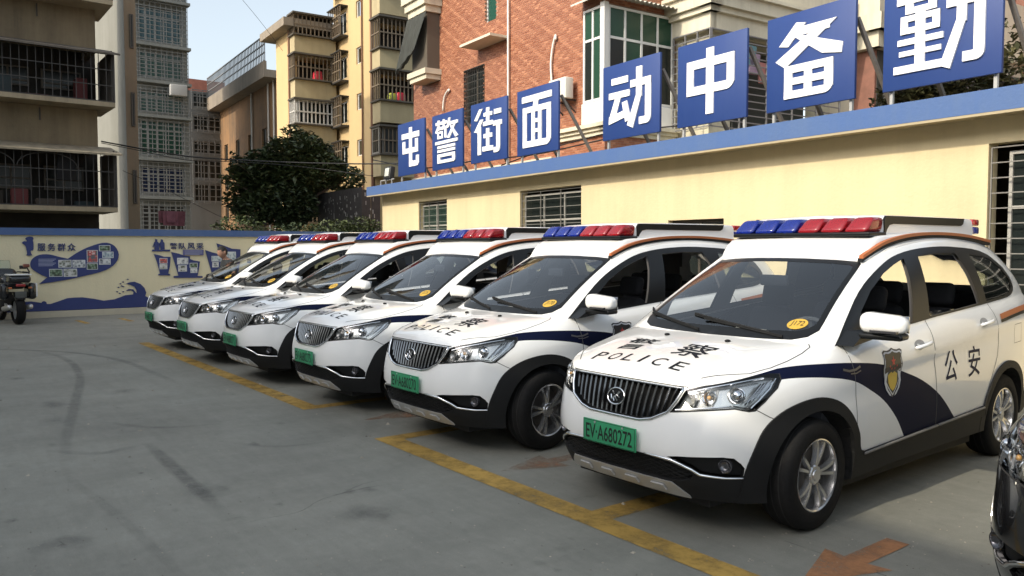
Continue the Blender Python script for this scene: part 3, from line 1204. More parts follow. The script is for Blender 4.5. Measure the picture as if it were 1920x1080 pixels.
    fr.build('grille_frame', gr, M_CHROME, smooth=True)
    # walls of the opening
    wl = link('grille_surround', shell_mesh('grille_surround', PARTS['grille'], [M_TRIM], off=0.0, rim=.046), gr)
    bm = bmesh.new()
    bm.from_mesh(wl.data)
    L4 = len(PARTS['grille']) * 1
    bm.faces.ensure_lookup_table()
    nf = len(PARTS['grille'])
    keep = []
    # faces are emitted as [cap L][rim L][cap R][rim R]; drop the caps (they do not touch the -rim offset)
    capn = set()
    tot = len(bm.faces)
    half = tot // 2
    dele = [bm.faces[i] for i in range(nf)] + [bm.faces[i] for i in range(half, half + nf)]
    bmesh.ops.delete(bm, geom=dele, context='FACES')
    bm.to_mesh(wl.data)
    bm.free()
    xs = [-.405 + i * .81 / 18 for i in range(19)]
    for x in xs:
        ax = abs(x)
        z0 = float(np.interp(ax, [0, .205, .29, .385, .42], [.668, .668, .686, .736, .79])) + .004
        z1 = float(np.interp(ax, [0, .25, .46], [.864, .863, .86]))
        a = MB()
        k = 6
        vs = []
        for i in range(k + 1):
            f = i / k
            z = z0 + (z1 - z0) * f
            xx = x + math.copysign(.018, x) * (1 - f) * (-1) * min(1, ax / .2)
            pf = on_front(xx, z, -.002 - .010 * (1 - f))
            for dx, dy in ((-.0052, .010), (0, 0), (.0052, .010), (.0052, .03), (-.0052, .03)):
                vs.append((pf.x + dx, pf.y + dy, pf.z))
        fs = []
        for i in range(k):
            for j in range(5):
                fs.append((i * 5 + j, i * 5 + (j + 1) % 5, (i + 1) * 5 + (j + 1) % 5, (i + 1) * 5 + j))
        a.add(vs, fs)
        a.build('slat', gr, mat('satin chrome slat', (.22, .225, .23), .22, metal=1.0))
    # badge: ring and prancing figure
    bd = MB()
    bc = on_front(0, .765, .006)
    tilt = Matrix.Rotation(-math.radians(16), 3, 'X')
    def bp(x, z, y=0.0):
        return bc + tilt @ Vector((x, y, z))
    ring = [bp(.068 * math.cos(t), .050 * math.sin(t)) for t in np.linspace(0, 2 * math.pi, 37)]
    bd.tube(ring, .0045, 6, M_CHROME, caps=False)
    disc = [bp(.066 * math.cos(t), .048 * math.sin(t), .004) for t in np.linspace(0, 2 * math.pi, 36, endpoint=False)]
    bd.add(disc, [tuple(range(36))], M_TRIM)
    for a_, b_, w in (((-.030, -.022), (.012, .012), .010), ((.012, .012), (.026, .030), .012), ((.004, .006), (.034, -.004), .007), ((-.006, -.004), (.022, -.026), .007), ((-.030, -.022), (-.040, .006), .006), ((-.012, .010), (-.030, .028), .006), ((-.018, -.012), (-.008, -.032), .006)):
        bd.bar(bp(a_[0], a_[1], -.003), bp(b_[0], b_[1], -.003), .006, w, M_CHROME, up=(0, 0, 1))
    bd.build('badge', root, smooth=30)
    # ---------------- headlights
    for side in ('L', 'R'):
        sg = 1 if side == 'L' else -1
        hl = link('headlight', shell_mesh('headlight', PARTS['headlight'], [mat('headlight reflector', (.72, .72, .70), .24, metal=.8)], off=-.050, mirror=side, rim=-.048), root)
        link('lens', shell_mesh('lens', PARTS['headlight'], [M_LENS], off=.001, mirror=side), hl)
        a = MB()
        # main projector, inner bowl, indicator
        def bowl(x, z, r, dep, mm):
            c = on_front(x * sg, z, -.012)
            nrm = (on_front(x * sg, z, 1) - on_front(x * sg, z, 0)).normalized()
            nrm = (nrm + Vector((0, -1.2, 0))).normalized()
            q = nrm.to_track_quat('X', 'Z').to_matrix()
            prof = [(0, r), (-.004, r * 1.06), (-.012, r * 1.04), (-dep * .5, r * .8), (-dep, r * .35), (-dep, .001)]
            vs = []
            n_ = 24
            for i in range(n_):
                an = 2 * math.pi * i / n_
                for h, rr in prof:
                    vs.append(c + q @ Vector((h, rr * math.cos(an), rr * math.sin(an))))
            kk = len(prof)
            a.add(vs, [(i * kk + j, ((i + 1) % n_) * kk + j, ((i + 1) % n_) * kk + j + 1, i * kk + j + 1) for i in range(n_) for j in range(kk - 1)], mm)
            return c, nrm
        c, nrm = bowl(.690, .842, .046, .03, M_CHROME)
        a.ball(tuple(c - nrm * .006), .030, M_MIRROR, 16, 10)
        c, nrm = bowl(.580, .826, .042, .04, M_CHROME)
        a.ball(tuple(c - nrm * .012), .013, mat('amber bulb', (.8, .45, .15), .2, coat=.6), 10, 6)
        c, nrm = bowl(.495, .808, .030, .03, M_SILVER)
        for f in range(5):
            p0 = on_front((.728 + .010 * f) * sg, .785 + .012 * f, -.016)
            p1 = on_front((.748 + .007 * f) * sg, .900 + .006 * f, -.016)
            a.bar(p0, p1, .003, .010, M_CHROME)
        p, n = surf_line([(.475, .845), (.56, .876), (.64, .900), (.74, .932)], 'front', -.014, sg, .03)
        a.tube(p, .006, 6, M_CHROME)
        p, n = surf_line([(.748, .768), (.765, .81), (.780, .87), (.775, .925)], 'front', -.012, sg, .02)
        a.tube(p, .005, 6, M_CHROME)
        p, n = surf_line([(.425, .745), (.52, .760), (.60, .770), (.69, .782), (.735, .768)], 'front', -.012, sg, .03)
        a.tube(p, .005, 6, M_CHROME)
        for xx in (.515, .603):
            p, n = surf_line([(xx, .775), (xx + .012, .82), (xx + .008, .868)], 'front', -.022, sg, .02)
            a.tube(p, .007, 6, M_SILVER)
        a.build('lamp_unit', hl, smooth=40, recalc=False)
    # ---------------- intake mesh, fog lamps, chrome
    part('air_intake', 'intake', [M_RIMDK], off=-.03)
    im = MB()
    for r in range(9):
        z = .346 + r * .0130
        xm = float(np.interp(z, [.338, .358, .386, .414, .452, .462], [.45, .515, .535, .50, .41, .25])) - .01
        pts = []
        k = int(xm / .012)
        for i in range(-k, k + 1):
            x = i * .012
            pts.append(on_front(x, z + .004 * math.cos(i * math.pi / 3 + r * math.pi), -.008))
        if len(pts) > 2:
            im.tube(pts, .0035, 4)
    tag(im.build('intake_mesh', root, M_BLACKPL), kind='stuff')
    for side in ('L', 'R'):
        sg = 1 if side == 'L' else -1
        fo = link('fog_recess', shell_mesh('fog_recess', PARTS['fog'], [M_BLACKPL], off=-.035, mirror=side, rim=-.035), root)
        a = MB()
        c = on_front(.675 * sg, .442, -.012)
        q = Vector((.28 * sg, -1, 0)).normalized().to_track_quat('X', 'Z').to_matrix()
        prof = [(-.02, .040), (.004, .040), (.006, .034), (.0, .031), (-.01, .02), (-.012, .001)]
        n_ = 24
        vs = [c + q @ Vector((h, rr * math.cos(2 * math.pi * i / n_), rr * math.sin(2 * math.pi * i / n_))) for i in range(n_) for h, rr in prof]
        kk = len(prof)
        a.add(vs, [(i * kk + j, ((i + 1) % n_) * kk + j, ((i + 1) % n_) * kk + j + 1, i * kk + j + 1) for i in range(n_) for j in range(kk - 1)])
        a.build('fog_lamp', fo, mat('dark fog lamp', (.12, .12, .13), .15, metal=.7), smooth=40)
        a = MB()
        p, n = surf_line([(.245, .470), (.35, .467), (.43, .462), (.485, .441), (.528, .420), (.562, .391), (.66, .377), (.740, .374)], 'front', .004, sg, .015)
        m_ = len(p)
        a.tube(p, [.003 + .007 * math.sin(math.pi * min(1, (i + 1) / m_) * .9) for i in range(m_)], 6)
        a.build('chrome_strip', root, M_CHROME, smooth=True)
    # ---------------- wheels, wells, floor
    tyre, rim, disc = WHEEL
    for (y, sg) in ((YF, 1), (YF, -1), (YR, 1), (YR, -1)):
        w = empty('wheel')
        w.parent = root
        w.location = (.775 * sg, y, ZW)
        w.rotation_euler = (random.uniform(0, 6.28), 0, 0 if sg > 0 else math.pi)
        link('tyre', tyre, w)
        link('rim', rim, w)
        link('brake_disc', disc, w)
    ws = MB()
    for y in (YF, YR):
        for sg in (1, -1):
            n_ = 20
            vs = []
            for i in range(n_ + 1):
                a = math.radians(-15 + 210 * i / n_)
                yy_, zz_ = y + .385 * math.cos(a), ZW + .385 * math.sin(a)
                ox = min(.885, on_side(yy_, max(zz_, .30)).x - .015)
                for xx in (.55, ox):
                    vs.append((xx * sg, yy_, zz_))
            ws.add(vs, [(2 * i, 2 * i + 2, 2 * i + 3, 2 * i + 1) for i in range(n_)])
            vs = [(.55 * sg, y + .385 * math.cos(math.radians(-15 + 210 * i / n_)), ZW + .385 * math.sin(math.radians(-15 + 210 * i / n_))) for i in range(n_ + 1)]
            ws.add(vs, [tuple(range(n_ + 1))])
    ws.bb(-.79, .79, 1.24, 3.15, .165, .40)
    ws.bb(-.54, .54, .26, 1.238, .17, .42)
    ws.bb(-.54, .54, 3.152, 4.4, .19, .42)
    ws.bb(-.6, .6, .25, 1.0, .40, .70)
    ws.build('underbody', root, M_RIMDK)
    # ---------------- interior
    lo = [f for k in ('front_door', 'rear_door', 'quarter', 'tailgate') for f in PARTS[k] if f[_L] == 0 and f.calc_center_median().y > 1.0]
    link('interior_trim', shell_mesh('interior_trim', lo, [M_INT], off=-.045), root)
    up = [f for k in ('pillars', 'window_trim', 'roof') for f in PARTS[k] if f.calc_center_median().y > 1.25]
    link('headliner', shell_mesh('headliner', up, [M_INT2], off=-.022), root)
    d = MB()
    d.prism([(1.02, .75), (1.02, 1.045), (1.25, 1.075), (1.55, 1.05), (1.66, .98), (1.66, .80), (1.50, .45), (1.02, .42)], -.78, .78, fn=lambda x, y, z: (z, x, y))
    d.build('dashboard', root, M_INT, smooth=30)
    f = MB()
    f.bb(-.78, .78, 1.0, 4.4, .40, .45)
    f.build('cabin_floor', root, M_INT)
    for x, y in ((-.38, 2.02), (.38, 2.02), (-.42, 3.02), (.02, 3.02), (.44, 3.02)):
        w = .50 if y < 2.5 else .43
        st = empty('seat')
        st.parent = root
        st.location = (x, y, .42)
        tl = Matrix.Rotation(-math.radians(14), 3, 'X')
        rbox('cushion', (0, -.14, .14), (w, .54, .18), .06, M_SEAT, st)
        rbox('backrest', (0, .20, .46), (w, .15, .62), .06, M_SEAT, st, tl, fn=lambda v: (v.x * (1 - .25 * max(0, v.z / .31)), v.y, v.z))
        rbox('headrest', (0, .31, .87), (.27, .10, .19), .045, M_SEAT, st, tl)
    sw = MB()
    c = Vector((.38, 1.62, 1.02))
    rt = Matrix.Rotation(math.radians(-62), 3, 'X')
    sw.tube([c + rt @ Vector((.185 * math.cos(t), .185 * math.sin(t), 0)) for t in np.linspace(0, 2 * math.pi, 33)], .015, 8, caps=False)
    for t in (0, math.pi, -math.pi / 2):
        sw.bar(c, c + rt @ Vector((.18 * math.cos(t), .18 * math.sin(t), 0)), .035, .015)
    sw.ball(tuple(c), (.07, .04, .06))
    sw.build('steering_wheel', root, M_INT, smooth=40)
    rbox('rear_view_mirror', (0.02, 1.66, 1.43), (.26, .035, .08), .016, M_INT, root, Matrix.Rotation(math.radians(-10), 3, 'Z'))
    # ---------------- door mirrors
    for sg in (1,):                      # the photograph shows no mirror on the far side
        mr = empty('door_mirror')
        mr.parent = root
        piv = Vector((.92 * sg, 1.30, 0))
        mr.location = piv
        rot = Matrix.Rotation(math.radians(8 * sg), 3, 'Z')
        def shp(v, s=sg):
            k = .5 + v.x * s / .27
            return (v.x, v.y * (1 - .25 * k), v.z * (1 - .22 * k) + .012 * (1 - k))
        rbox('mirror_housing', (.115 * sg, -.03, 1.205), (.27, .17, .135), .055, paint, mr, rot, 4, shp)
        rbox('mirror_base', (.105 * sg, -.025, 1.135), (.255, .14, .040), .018, M_TRIM, mr, rot)
        a = MB()
        a.bb(.07 * sg, .23 * sg, -.13, -.10, 1.163, 1.176)
        a.build('indicator', mr, mat('smoked indicator', (.04, .04, .045), .15))
        a = MB()
        a.bb(.01 * sg, .22 * sg, .052, .058, 1.155, 1.255)
        a.build('mirror_glass', mr, M_MIRROR)
        a = MB()
        a.prism([(1.10, 1.075), (1.42, 1.112), (1.42, 1.15), (1.24, 1.155)], .80 * sg, .93 * sg, fn=lambda x, y, z: (z, x, y))
        a.build('mirror_arm', root, M_TRIM)
    # ---------------- wipers
    for (x0, x1) in ((.52, -.12), (-.10, -.66)):
        a = MB()
        def wp(x, z, o):
            return on_front(x, z, o)
        p0, p1 = wp(x0, 1.10, .012), wp(x1, 1.145 + .02, .016)
        a.bar(p0, p1, .012, .016)
        q0 = wp(x0 - .10 , 1.115, .012)
        pts = [wp(q0.x + (x1 - .12 - q0.x) * i / 10, 1.118 + .075 * (i / 10), .010) for i in range(11)]
        a.tube(pts, .008, 6)
        a.tube([wp(q0.x + (x1 - .12 - q0.x) * i / 10, 1.112 + .075 * (i / 10), .006) for i in range(11)], .005, 6)
        a.build('wiper', root, M_BLACKPL)
    # ---------------- tail lamps
    for sg in (1, -1):
        poly_on('tail_lamp', [(4.12, .92), (4.28, .90), (4.33, 1.0), (4.31, 1.12), (4.20, 1.13), (4.10, 1.05)], 'side', .003, M_DKRED, root, sg)
    if not police:
        return root
    # ---------------- roof fairing, light bar, rear pod
    fa = MB()
    ys = [1.835, 1.87, 1.92, 1.98, 2.05, 2.14, 2.3, 2.6, 3.0, 3.4, 3.7, 3.85, 3.90]
    zt = [1.598, 1.640, 1.690, 1.728, 1.748, 1.756, 1.763, 1.778, 1.782, 1.772, 1.752, 1.738, 1.70]
    hw = [.575, .585, .592, .595, .595, .592, .590, .588, .588, .588, .586, .58, .575]
    rows = []
    for y, z, w in zip(ys, zt, hw):
        zb = float(np.interp(y, [1.83, 1.92, 2.15, 2.45, 2.7, 3.0, 3.3, 3.65, 3.9], [1.585, 1.60, 1.665, 1.708, 1.722, 1.726, 1.715, 1.685, 1.645])) - .012
        sec = [(w + .012, zb), (w + .006, (zb + z) / 2), (w, z - .012), (w - .012, z - .002), (w - .05, z + .001)]
        cr = .012
        sec += [(w * .6, z + .006), (0, z + cr)]
        full = [(x, zz) for x, zz in sec] + [(-x, zz) for x, zz in reversed(sec[:-1])]
        rows.append([(x, y, zz) for x, zz in full])
    k = len(rows[0])
    fa.add([p for r in rows for p in r], [(i * k + j, i * k + j + 1, (i + 1) * k + j + 1, (i + 1) * k + j) for i in range(len(rows) - 1) for j in range(k - 1)] + [tuple(range(k)), tuple(reversed(range((len(rows) - 1) * k, len(rows) * k)))])
    fair = fa.build('roof_fairing', root, M_PAINT, smooth=50)
    for sg in (1, -1):
        pth = crs([(.592, 1.82, 1.605), (.606, 1.90, 1.642), (.622, 2.05, 1.698), (.633, 2.3, 1.745), (.640, 2.6, 1.770), (.642, 3.0, 1.775), (.638, 3.4, 1.760), (.628, 3.85, 1.722)][0 if sg > 0 else 2:], 5)
        a = MB()
        vs = []
        for p in pth:
            for dx, dz in ((-.02, -.012), (.010, -.012), (.010, .010), (-.02, .010)):
                vs.append(((p[0] + dx) * sg, p[1], p[2] + dz))
        n_ = len(pth)
        a.add(vs, [(i * 4 + j, i * 4 + (j + 1) % 4, (i + 1) * 4 + (j + 1) % 4, (i + 1) * 4 + j) for i in range(n_ - 1) for j in range(4)] + [(0, 1, 2, 3), tuple(range(4 * n_ - 4, 4 * n_))])
        a.build('orange_roof_strip', root, M_ORANGE)
        a = MB()
        vs = []
        for p in pth:
            for dx, dz in ((-.03, -.036), (.004, -.036), (.004, -.0125), (-.03, -.0125)):
                vs.append(((p[0] + dx) * sg, p[1], p[2] + dz))
        a.add(vs, [(i * 4 + j, i * 4 + (j + 1) % 4, (i + 1) * 4 + (j + 1) % 4, (i + 1) * 4 + j) for i in range(n_ - 1) for j in range(4)] + [(0, 1, 2, 3), tuple(range(4 * n_ - 4, 4 * n_))])
        a.build('roof_rail', root, M_BLACKPL)
        # orange strip on the rear quarter
        p, n = surf_line([(3.40, 1.128), (3.62, 1.150), (3.85, 1.168), (4.05, 1.178)], 'side', .006, sg)
        b = MB()
        ribbon(b, p, n, .042)
        b.build('orange_quarter_strip', root, M_ORANGE, recalc=False)
        p, n = surf_line([(3.40, 1.095), (3.62, 1.117), (3.85, 1.135), (4.05, 1.145)], 'side', .005, sg)
        b = MB()
        ribbon(b, p, n, .024)
        b.build('quarter_rubbing_strip', root, M_TRIM, recalc=False)
    lb = empty('light_bar')
    lb.parent = root
    lb.location = (0, 2.09, 1.755)
    base = rbox('light_bar_base', (0, 0.0, .008), (1.13, .25, .030), .010, M_TRIM, lb)
    for i in range(6):
        x = -.466 + i * .1865
        def sk(v):
            k = v.z / .105 + .5
            return (v.x * (1 - .20 * k) + .034 * (k - .5), v.y * (1 - .34 * k) + .034 * k, v.z + .006 * math.cos(v.x * 16))
        rbox('blue_lamp' if i < 3 else 'red_lamp', (x, -.008, .072), (.182, .240, .108), .030, M_BLUE if i < 3 else M_RED, lb, None, 3, sk)
        a = MB()
        rf = mat('lamp reflector', (.75, .75, .78), .25, metal=.8)
        a.bb(x - .055, x + .055, -.04, .05, .03, .10)
        a.build('reflector', lb, rf)
    pod = empty('rear_pod')
    pod.parent = root
    pb = MB()
    rows = []
    pys = [2.20, 2.23, 2.30, 2.8, 3.3, 3.60, 3.70, 3.74]
    pzt = [1.868, 1.893, 1.904, 1.912, 1.915, 1.915, 1.912, 1.905]
    for y, z in zip(pys, pzt):
        w = .535 if y > 2.22 else .52
        sec = [(w, 1.755), (w + .004, 1.80), (w - .002, z - .03), (w - .012, z - .008), (w - .04, z)]
        full = sec + [(0, z + .012)] + [(-x, zz) for x, zz in reversed(sec)]
        rows.append([(x, y, zz) for x, zz in full])
    k = len(rows[0])
    pb.add([p for r in rows for p in r], [(i * k + j, i * k + j + 1, (i + 1) * k + j + 1, (i + 1) * k + j) for i in range(len(rows) - 1) for j in range(k - 1)] + [tuple(range(k)), tuple(reversed(range((len(rows) - 1) * k, len(rows) * k)))])
    pb.build('pod_shell', pod, M_PAINT, smooth=45)
    for sg in (1, -1):
        a = MB()
        a.prism([(2.225, 1.775), (2.225, 1.87), (2.25, 1.898), (3.56, 1.905), (3.54, 1.862), (3.50, 1.845), (2.36, 1.842), (2.30, 1.832), (2.265, 1.80), (2.25, 1.775)], .528 * sg, .5435 * sg, fn=lambda x, y, z: (z, x, y))
        a.build('pod_window', pod, M_TRIM)
        rbox('red_side_lamp', (.50 * sg, 3.80, 1.878), (.08, .13, .055), .014, M_RED, pod)
        rbox('blue_side_lamp', (.50 * sg, 3.80, 1.812), (.08, .14, .062), .014, M_BLUE, pod)
    rbox('rear_lamp_bar', (0, 3.79, 1.845), (.92, .10, .12), .015, M_TRIM, pod)
    # ---------------- lettering and emblem
    M_LET = mat('dark lettering film', (.012, .014, .018), .65, spec=.12)
    def hoodfn(cx, cy, tilt=0.0):
        return lambda x, y: on_top(cx + x + tilt * y, cy + y, .0018)
    text_mesh('hood_lettering', '警', .235, .25, hoodfn(-.275, .535), .008, M_LET, .04, root)
    text_mesh('hood_lettering', '察', .235, .25, hoodfn(.205, .535), .010, M_LET, .04, root)
    for i, ch in enumerate('POLICE'):
        x = (-.365, -.235, -.105, .010, .135, .290)[i]
        text_mesh('hood_lettering', ch, .085 if ch != 'I' else .022, .112, hoodfn(x, .275, .0), .006, M_LET, .04, root)
    nz = MB()
    for x in (-.25, .25):
        p = on_top(x, .80, .006)
        nz.ball(tuple(p), (.018, .022, .010), seg=10, rings=6)
    tag(nz.build('washer_nozzles', root, M_BLACKPL, smooth=True), kind='stuff')
    M_LETB = mat('dark blue door lettering', (.008, .014, .045), .5, spec=.1)
    for sg in (1, -1):
        for ch, y in (('公', 2.51), ('安', 2.90)):
            yy = y if sg > 0 else 5.41 - y
            text_mesh('door_lettering', ch, .205, .225, (lambda x, z, yy=yy, sg=sg: on_side(yy + x * sg, .828 + z, .0018, sg)), .008, M_LETB, .05, root)
        ep = emblem_poly()
        def E_(s, dy=0.0):
            return [(1.655 + x * .262 * s, .862 + (y * .160 + dy) * s) for x, y in ep]
        em = poly_on('door_emblem', E_(1.0), 'side', .0022, mat('emblem rim', (.02, .022, .03), .4), root, sg)
        poly_on('emblem_border', E_(.93), 'side', .0030, M_EMGREY, em, sg)
        poly_on('emblem_field', E_(.86), 'side', .0038, mat('emblem field', (.012, .012, .014), .4), em, sg)
        gold = [(-.09, .02), (-.03, .045), (.0, .03), (.03, .045), (.09, .02), (.078, -.05), (.045, -.10), (0, -.125), (-.045, -.10), (-.078, -.05)]
        poly_on('emblem_gold', [(1.655 + x * .70, .836 + y * .74) for x, y in gold], 'side', .0046, M_GOLD, em, sg)
        for s2 in (-1, 1):
            leaf = [(.065, .03), (.105, .02), (.108, -.04), (.085, -.085), (.045, -.122), (.02, -.132), (.03, -.115), (.065, -.085), (.085, -.04)]
            poly_on('emblem_leaf', [(1.655 + x * s2, .842 + y) for x, y in leaf], 'side', .0046, M_EMGREY, em, sg)
        star = []
        for i in range(10):
            rr = .030 if i % 2 == 0 else .012
            t = math.pi / 2 + i * math.pi / 5
            star.append((1.655 + rr * math.cos(t) * sg, .935 + rr * 1.15 * math.sin(t)))
        poly_on('emblem_star', star, 'side', .0046, M_EMRED, em, sg)
        for dx, dz in ((-.045, -.03), (.045, -.03), (-.02, -.045), (.02, -.045)):
            s3 = [(1.655 + dx + .009 * math.cos(math.pi / 2 + i * math.pi / 5) * (1 if i % 2 == 0 else .45), .935 + dz + .011 * math.sin(math.pi / 2 + i * math.pi / 5) * (1 if i % 2 == 0 else .45)) for i in range(10)]
            poly_on('emblem_star', s3, 'side', .0046, M_EMRED, em, sg)
        # badge on the fender inside the stripe
        a = MB()
        p, n = surf_line([(1.06, .935), (1.12, .922), (1.19, .925), (1.245, .940)], 'side', .003, sg)
        ribbon(a, p, n, .014)
        p, n = surf_line([(1.13, .905), (1.19, .903), (1.245, .915)], 'side', .003, sg)
        ribbon(a, p, n, .008)
        a.build('fender_vent', root, mat('dark chrome vent', (.10, .10, .11), .35, metal=.6), recalc=False)
    return root

def add_numbers(root, digits, num):
    """number plate and windscreen sticker of one car"""
    pl = rbox('number_plate', (0, -.020, .540), (.44, .012, .14), .004, M_GREEN, root, None, 2)
    text_mesh('plate_characters', 'EV·A' + digits, .385, .092, lambda x, y: (x, -.0275, .538 + y), .010, M_PBLACK, None, pl)
    b = MB()
    for x0, x1, z0, z1 in ((-.214, .214, .603, .6055), (-.214, .214, .4745, .477), (-.214, -.2115, .477, .603), (.2115, .214, .477, .603)):
        b.bb(x0, x1, -.0272, -.0262, z0, z1)
    b.build('plate_border', pl, M_PBLACK)
    for x in (-.115, .115):
        b = MB()
        b.lathe([(-.030, .001), (-.030, .006), (-.025, .007)], 'y', (x, 0, .596), 10)
        b.build('plate_screw', pl, M_SILVER)
    cx, cz = .545, 1.180
    st = poly_on('windscreen_sticker', [(cx + .062 * math.cos(t), cz + .030 * math.sin(t)) for t in np.linspace(0, 2 * math.pi, 28, endpoint=False)], 'front', .003, M_YEL, root)
    text_mesh('sticker_characters', 'J1' + num, .082, .034, lambda x, y: on_front(cx + x, cz + y, .0040), .006, M_PBLACK, .03, st)

WHEEL = wheel_meshes()
# ------------------------------------------------------------------ ground and markings
def concrete_mat():
    m = bpy.data.materials.new('yard concrete')
    m.use_nodes = True
    t = m.node_tree
    p = t.nodes['Principled BSDF']
    tc = t.nodes.new('ShaderNodeTexCoord')
    def noise(scale, detail, rough, stretch=None, rot=0.0):
        src = tc.outputs['Object']
        if stretch:
            mp = t.nodes.new('ShaderNodeMapping')
            mp.inputs['Scale'].default_value = stretch
            mp.inputs['Rotation'].default_value = (0, 0, rot)
            t.links.new(src, mp.inputs['Vector'])
            src = mp.outputs[0]
        n = t.nodes.new('ShaderNodeTexNoise')
        n.inputs['Scale'].default_value = scale
        n.inputs['Detail'].default_value = detail
        n.inputs['Roughness'].default_value = rough
        t.links.new(src, n.inputs['Vector'])
        return n.outputs['Fac']
    def rng(x, a, b, c, d):
        r = t.nodes.new('ShaderNodeMapRange')
        r.inputs['From Min'].default_value = a
        r.inputs['From Max'].default_value = b
        r.inputs['To Min'].default_value = c
        r.inputs['To Max'].default_value = d
        t.links.new(x, r.inputs['Value'])
        return r.outputs[0]
    def mul(a, b):
        q = t.nodes.new('ShaderNodeMath')
        q.operation = 'MULTIPLY'
        t.links.new(a, q.inputs[0])
        t.links.new(b, q.inputs[1])
        return q.outputs[0]
    f = rng(noise(.35, 8, .62), .3, .7, .80, 1.14)
    f = mul(f, rng(noise(1.6, 8, .7, (1, .35, 1), .5), .32, .68, .86, 1.10))
    f = mul(f, rng(noise(14, 6, .7), .3, .7, .93, 1.06))
    f = mul(f, rng(noise(190, 2, .5), .3, .7, .84, 1.13))
    f = mul(f, rng(noise(420, 1, .5), .30, .42, .72, 1.0))
    f = mul(f, rng(noise(5.5, 10, .8, (.35, 1.8, 1), .25), .35, .65, .90, 1.07))
    f = mul(f, rng(noise(.9, 10, .8, (.55, 1.6, 1), .9), .60, .74, 1.0, .62))
    f = mul(f, rng(noise(2.6, 9, .75, (1.7, .5, 1), -.35), .62, .72, 1.0, .72))
    mx = t.nodes.new('ShaderNodeMix')
    mx.data_type = 'RGBA'
    mx.blend_type = 'MULTIPLY'
    mx.inputs['Factor'].default_value = 1
    mx.inputs['A'].default_value = (.222, .223, .192, 1)
    t.links.new(f, mx.inputs['B'])
    t.links.new(mx.outputs['Result'], p.inputs['Base Color'])
    t.links.new(rng(noise(1.1, 6, .7), .3, .7, .58, .85), p.inputs['Roughness'])
    bn = t.nodes.new('ShaderNodeBump')
    bn.inputs['Strength'].default_value = .22
    bn.inputs['Distance'].default_value = .012
    t.links.new(noise(55, 6, .75), bn.inputs['Height'])
    t.links.new(bn.outputs['Normal'], p.inputs['Normal'])
    return m

def worn(name, color, cover=.5, scale=9.0, soft=.10):
    """thin coat with bare worn spots"""
    m = bpy.data.materials.new(name)
    m.use_nodes = True
    t = m.node_tree
    p = t.nodes['Principled BSDF']
    out = t.nodes['Material Output']
    tc = t.nodes.new('ShaderNodeTexCoord')
    n = t.nodes.new('ShaderNodeTexNoise')
    n.inputs['Scale'].default_value = scale
    n.inputs['Detail'].default_value = 12
    n.inputs['Roughness'].default_value = .78
    t.links.new(tc.outputs['Object'], n.inputs['Vector'])
    r = t.nodes.new('ShaderNodeMapRange')
    r.inputs['From Min'].default_value = cover - soft
    r.inputs['From Max'].default_value = cover + soft
    t.links.new(n.outputs['Fac'], r.inputs['Value'])
    n2 = t.nodes.new('ShaderNodeTexNoise')
    n2.inputs['Scale'].default_value = 2.5
    n2.inputs['Detail'].default_value = 8
    t.links.new(tc.outputs['Object'], n2.inputs['Vector'])
    r2 = t.nodes.new('ShaderNodeMapRange')
    r2.inputs['From Min'].default_value = .3
    r2.inputs['From Max'].default_value = .7
    r2.inputs['To Min'].default_value = .68
    r2.inputs['To Max'].default_value = 1.1
    t.links.new(n2.outputs['Fac'], r2.inputs['Value'])
    mx = t.nodes.new('ShaderNodeMix')
    mx.data_type = 'RGBA'
    mx.blend_type = 'MULTIPLY'
    mx.inputs['Factor'].default_value = 1
    mx.inputs['A'].default_value = (*color, 1)
    t.links.new(r2.outputs[0], mx.inputs['B'])
    t.links.new(mx.outputs['Result'], p.inputs['Base Color'])
    p.inputs['Roughness'].default_value = .75
    tr = t.nodes.new('ShaderNodeBsdfTransparent')
    ms = t.nodes.new('ShaderNodeMixShader')
    t.links.new(r.outputs[0], ms.inputs[0])
    t.links.new(tr.outputs[0], ms.inputs[1])
    t.links.new(p.outputs[0], ms.inputs[2])
    t.links.new(ms.outputs[0], out.inputs[0])
    return m

def sheet(name, poly, z, m):
    me = bpy.data.meshes.new(name)
    tri = tessellate_polygon([[Vector((p[0], p[1], 0)) for p in poly]])
    fs = []
    for a, b, c in tri:
        pa, pb, pc = poly[a], poly[b], poly[c]
        ar = (pb[0] - pa[0]) * (pc[1] - pa[1]) - (pc[0] - pa[0]) * (pb[1] - pa[1])
        fs.append((a, b, c) if ar > 0 else (a, c, b))
    me.from_pydata([(p[0], p[1], z) for p in poly], [], fs)
    me.materials.append(m)
    return link(name, me, GROUND)

gd = MB()
N_ = 24
gd.add([(-400 + 800 * i / N_, -400 + 800 * j / N_, 0) for j in range(N_ + 1) for i in range(N_ + 1)], [(j * (N_ + 1) + i, j * (N_ + 1) + i + 1, (j + 1) * (N_ + 1) + i + 1, (j + 1) * (N_ + 1) + i) for j in range(N_) for i in range(N_)])
GROUND = gd.build('ground', None, concrete_mat(), recalc=False)
tag(GROUND, kind='structure')

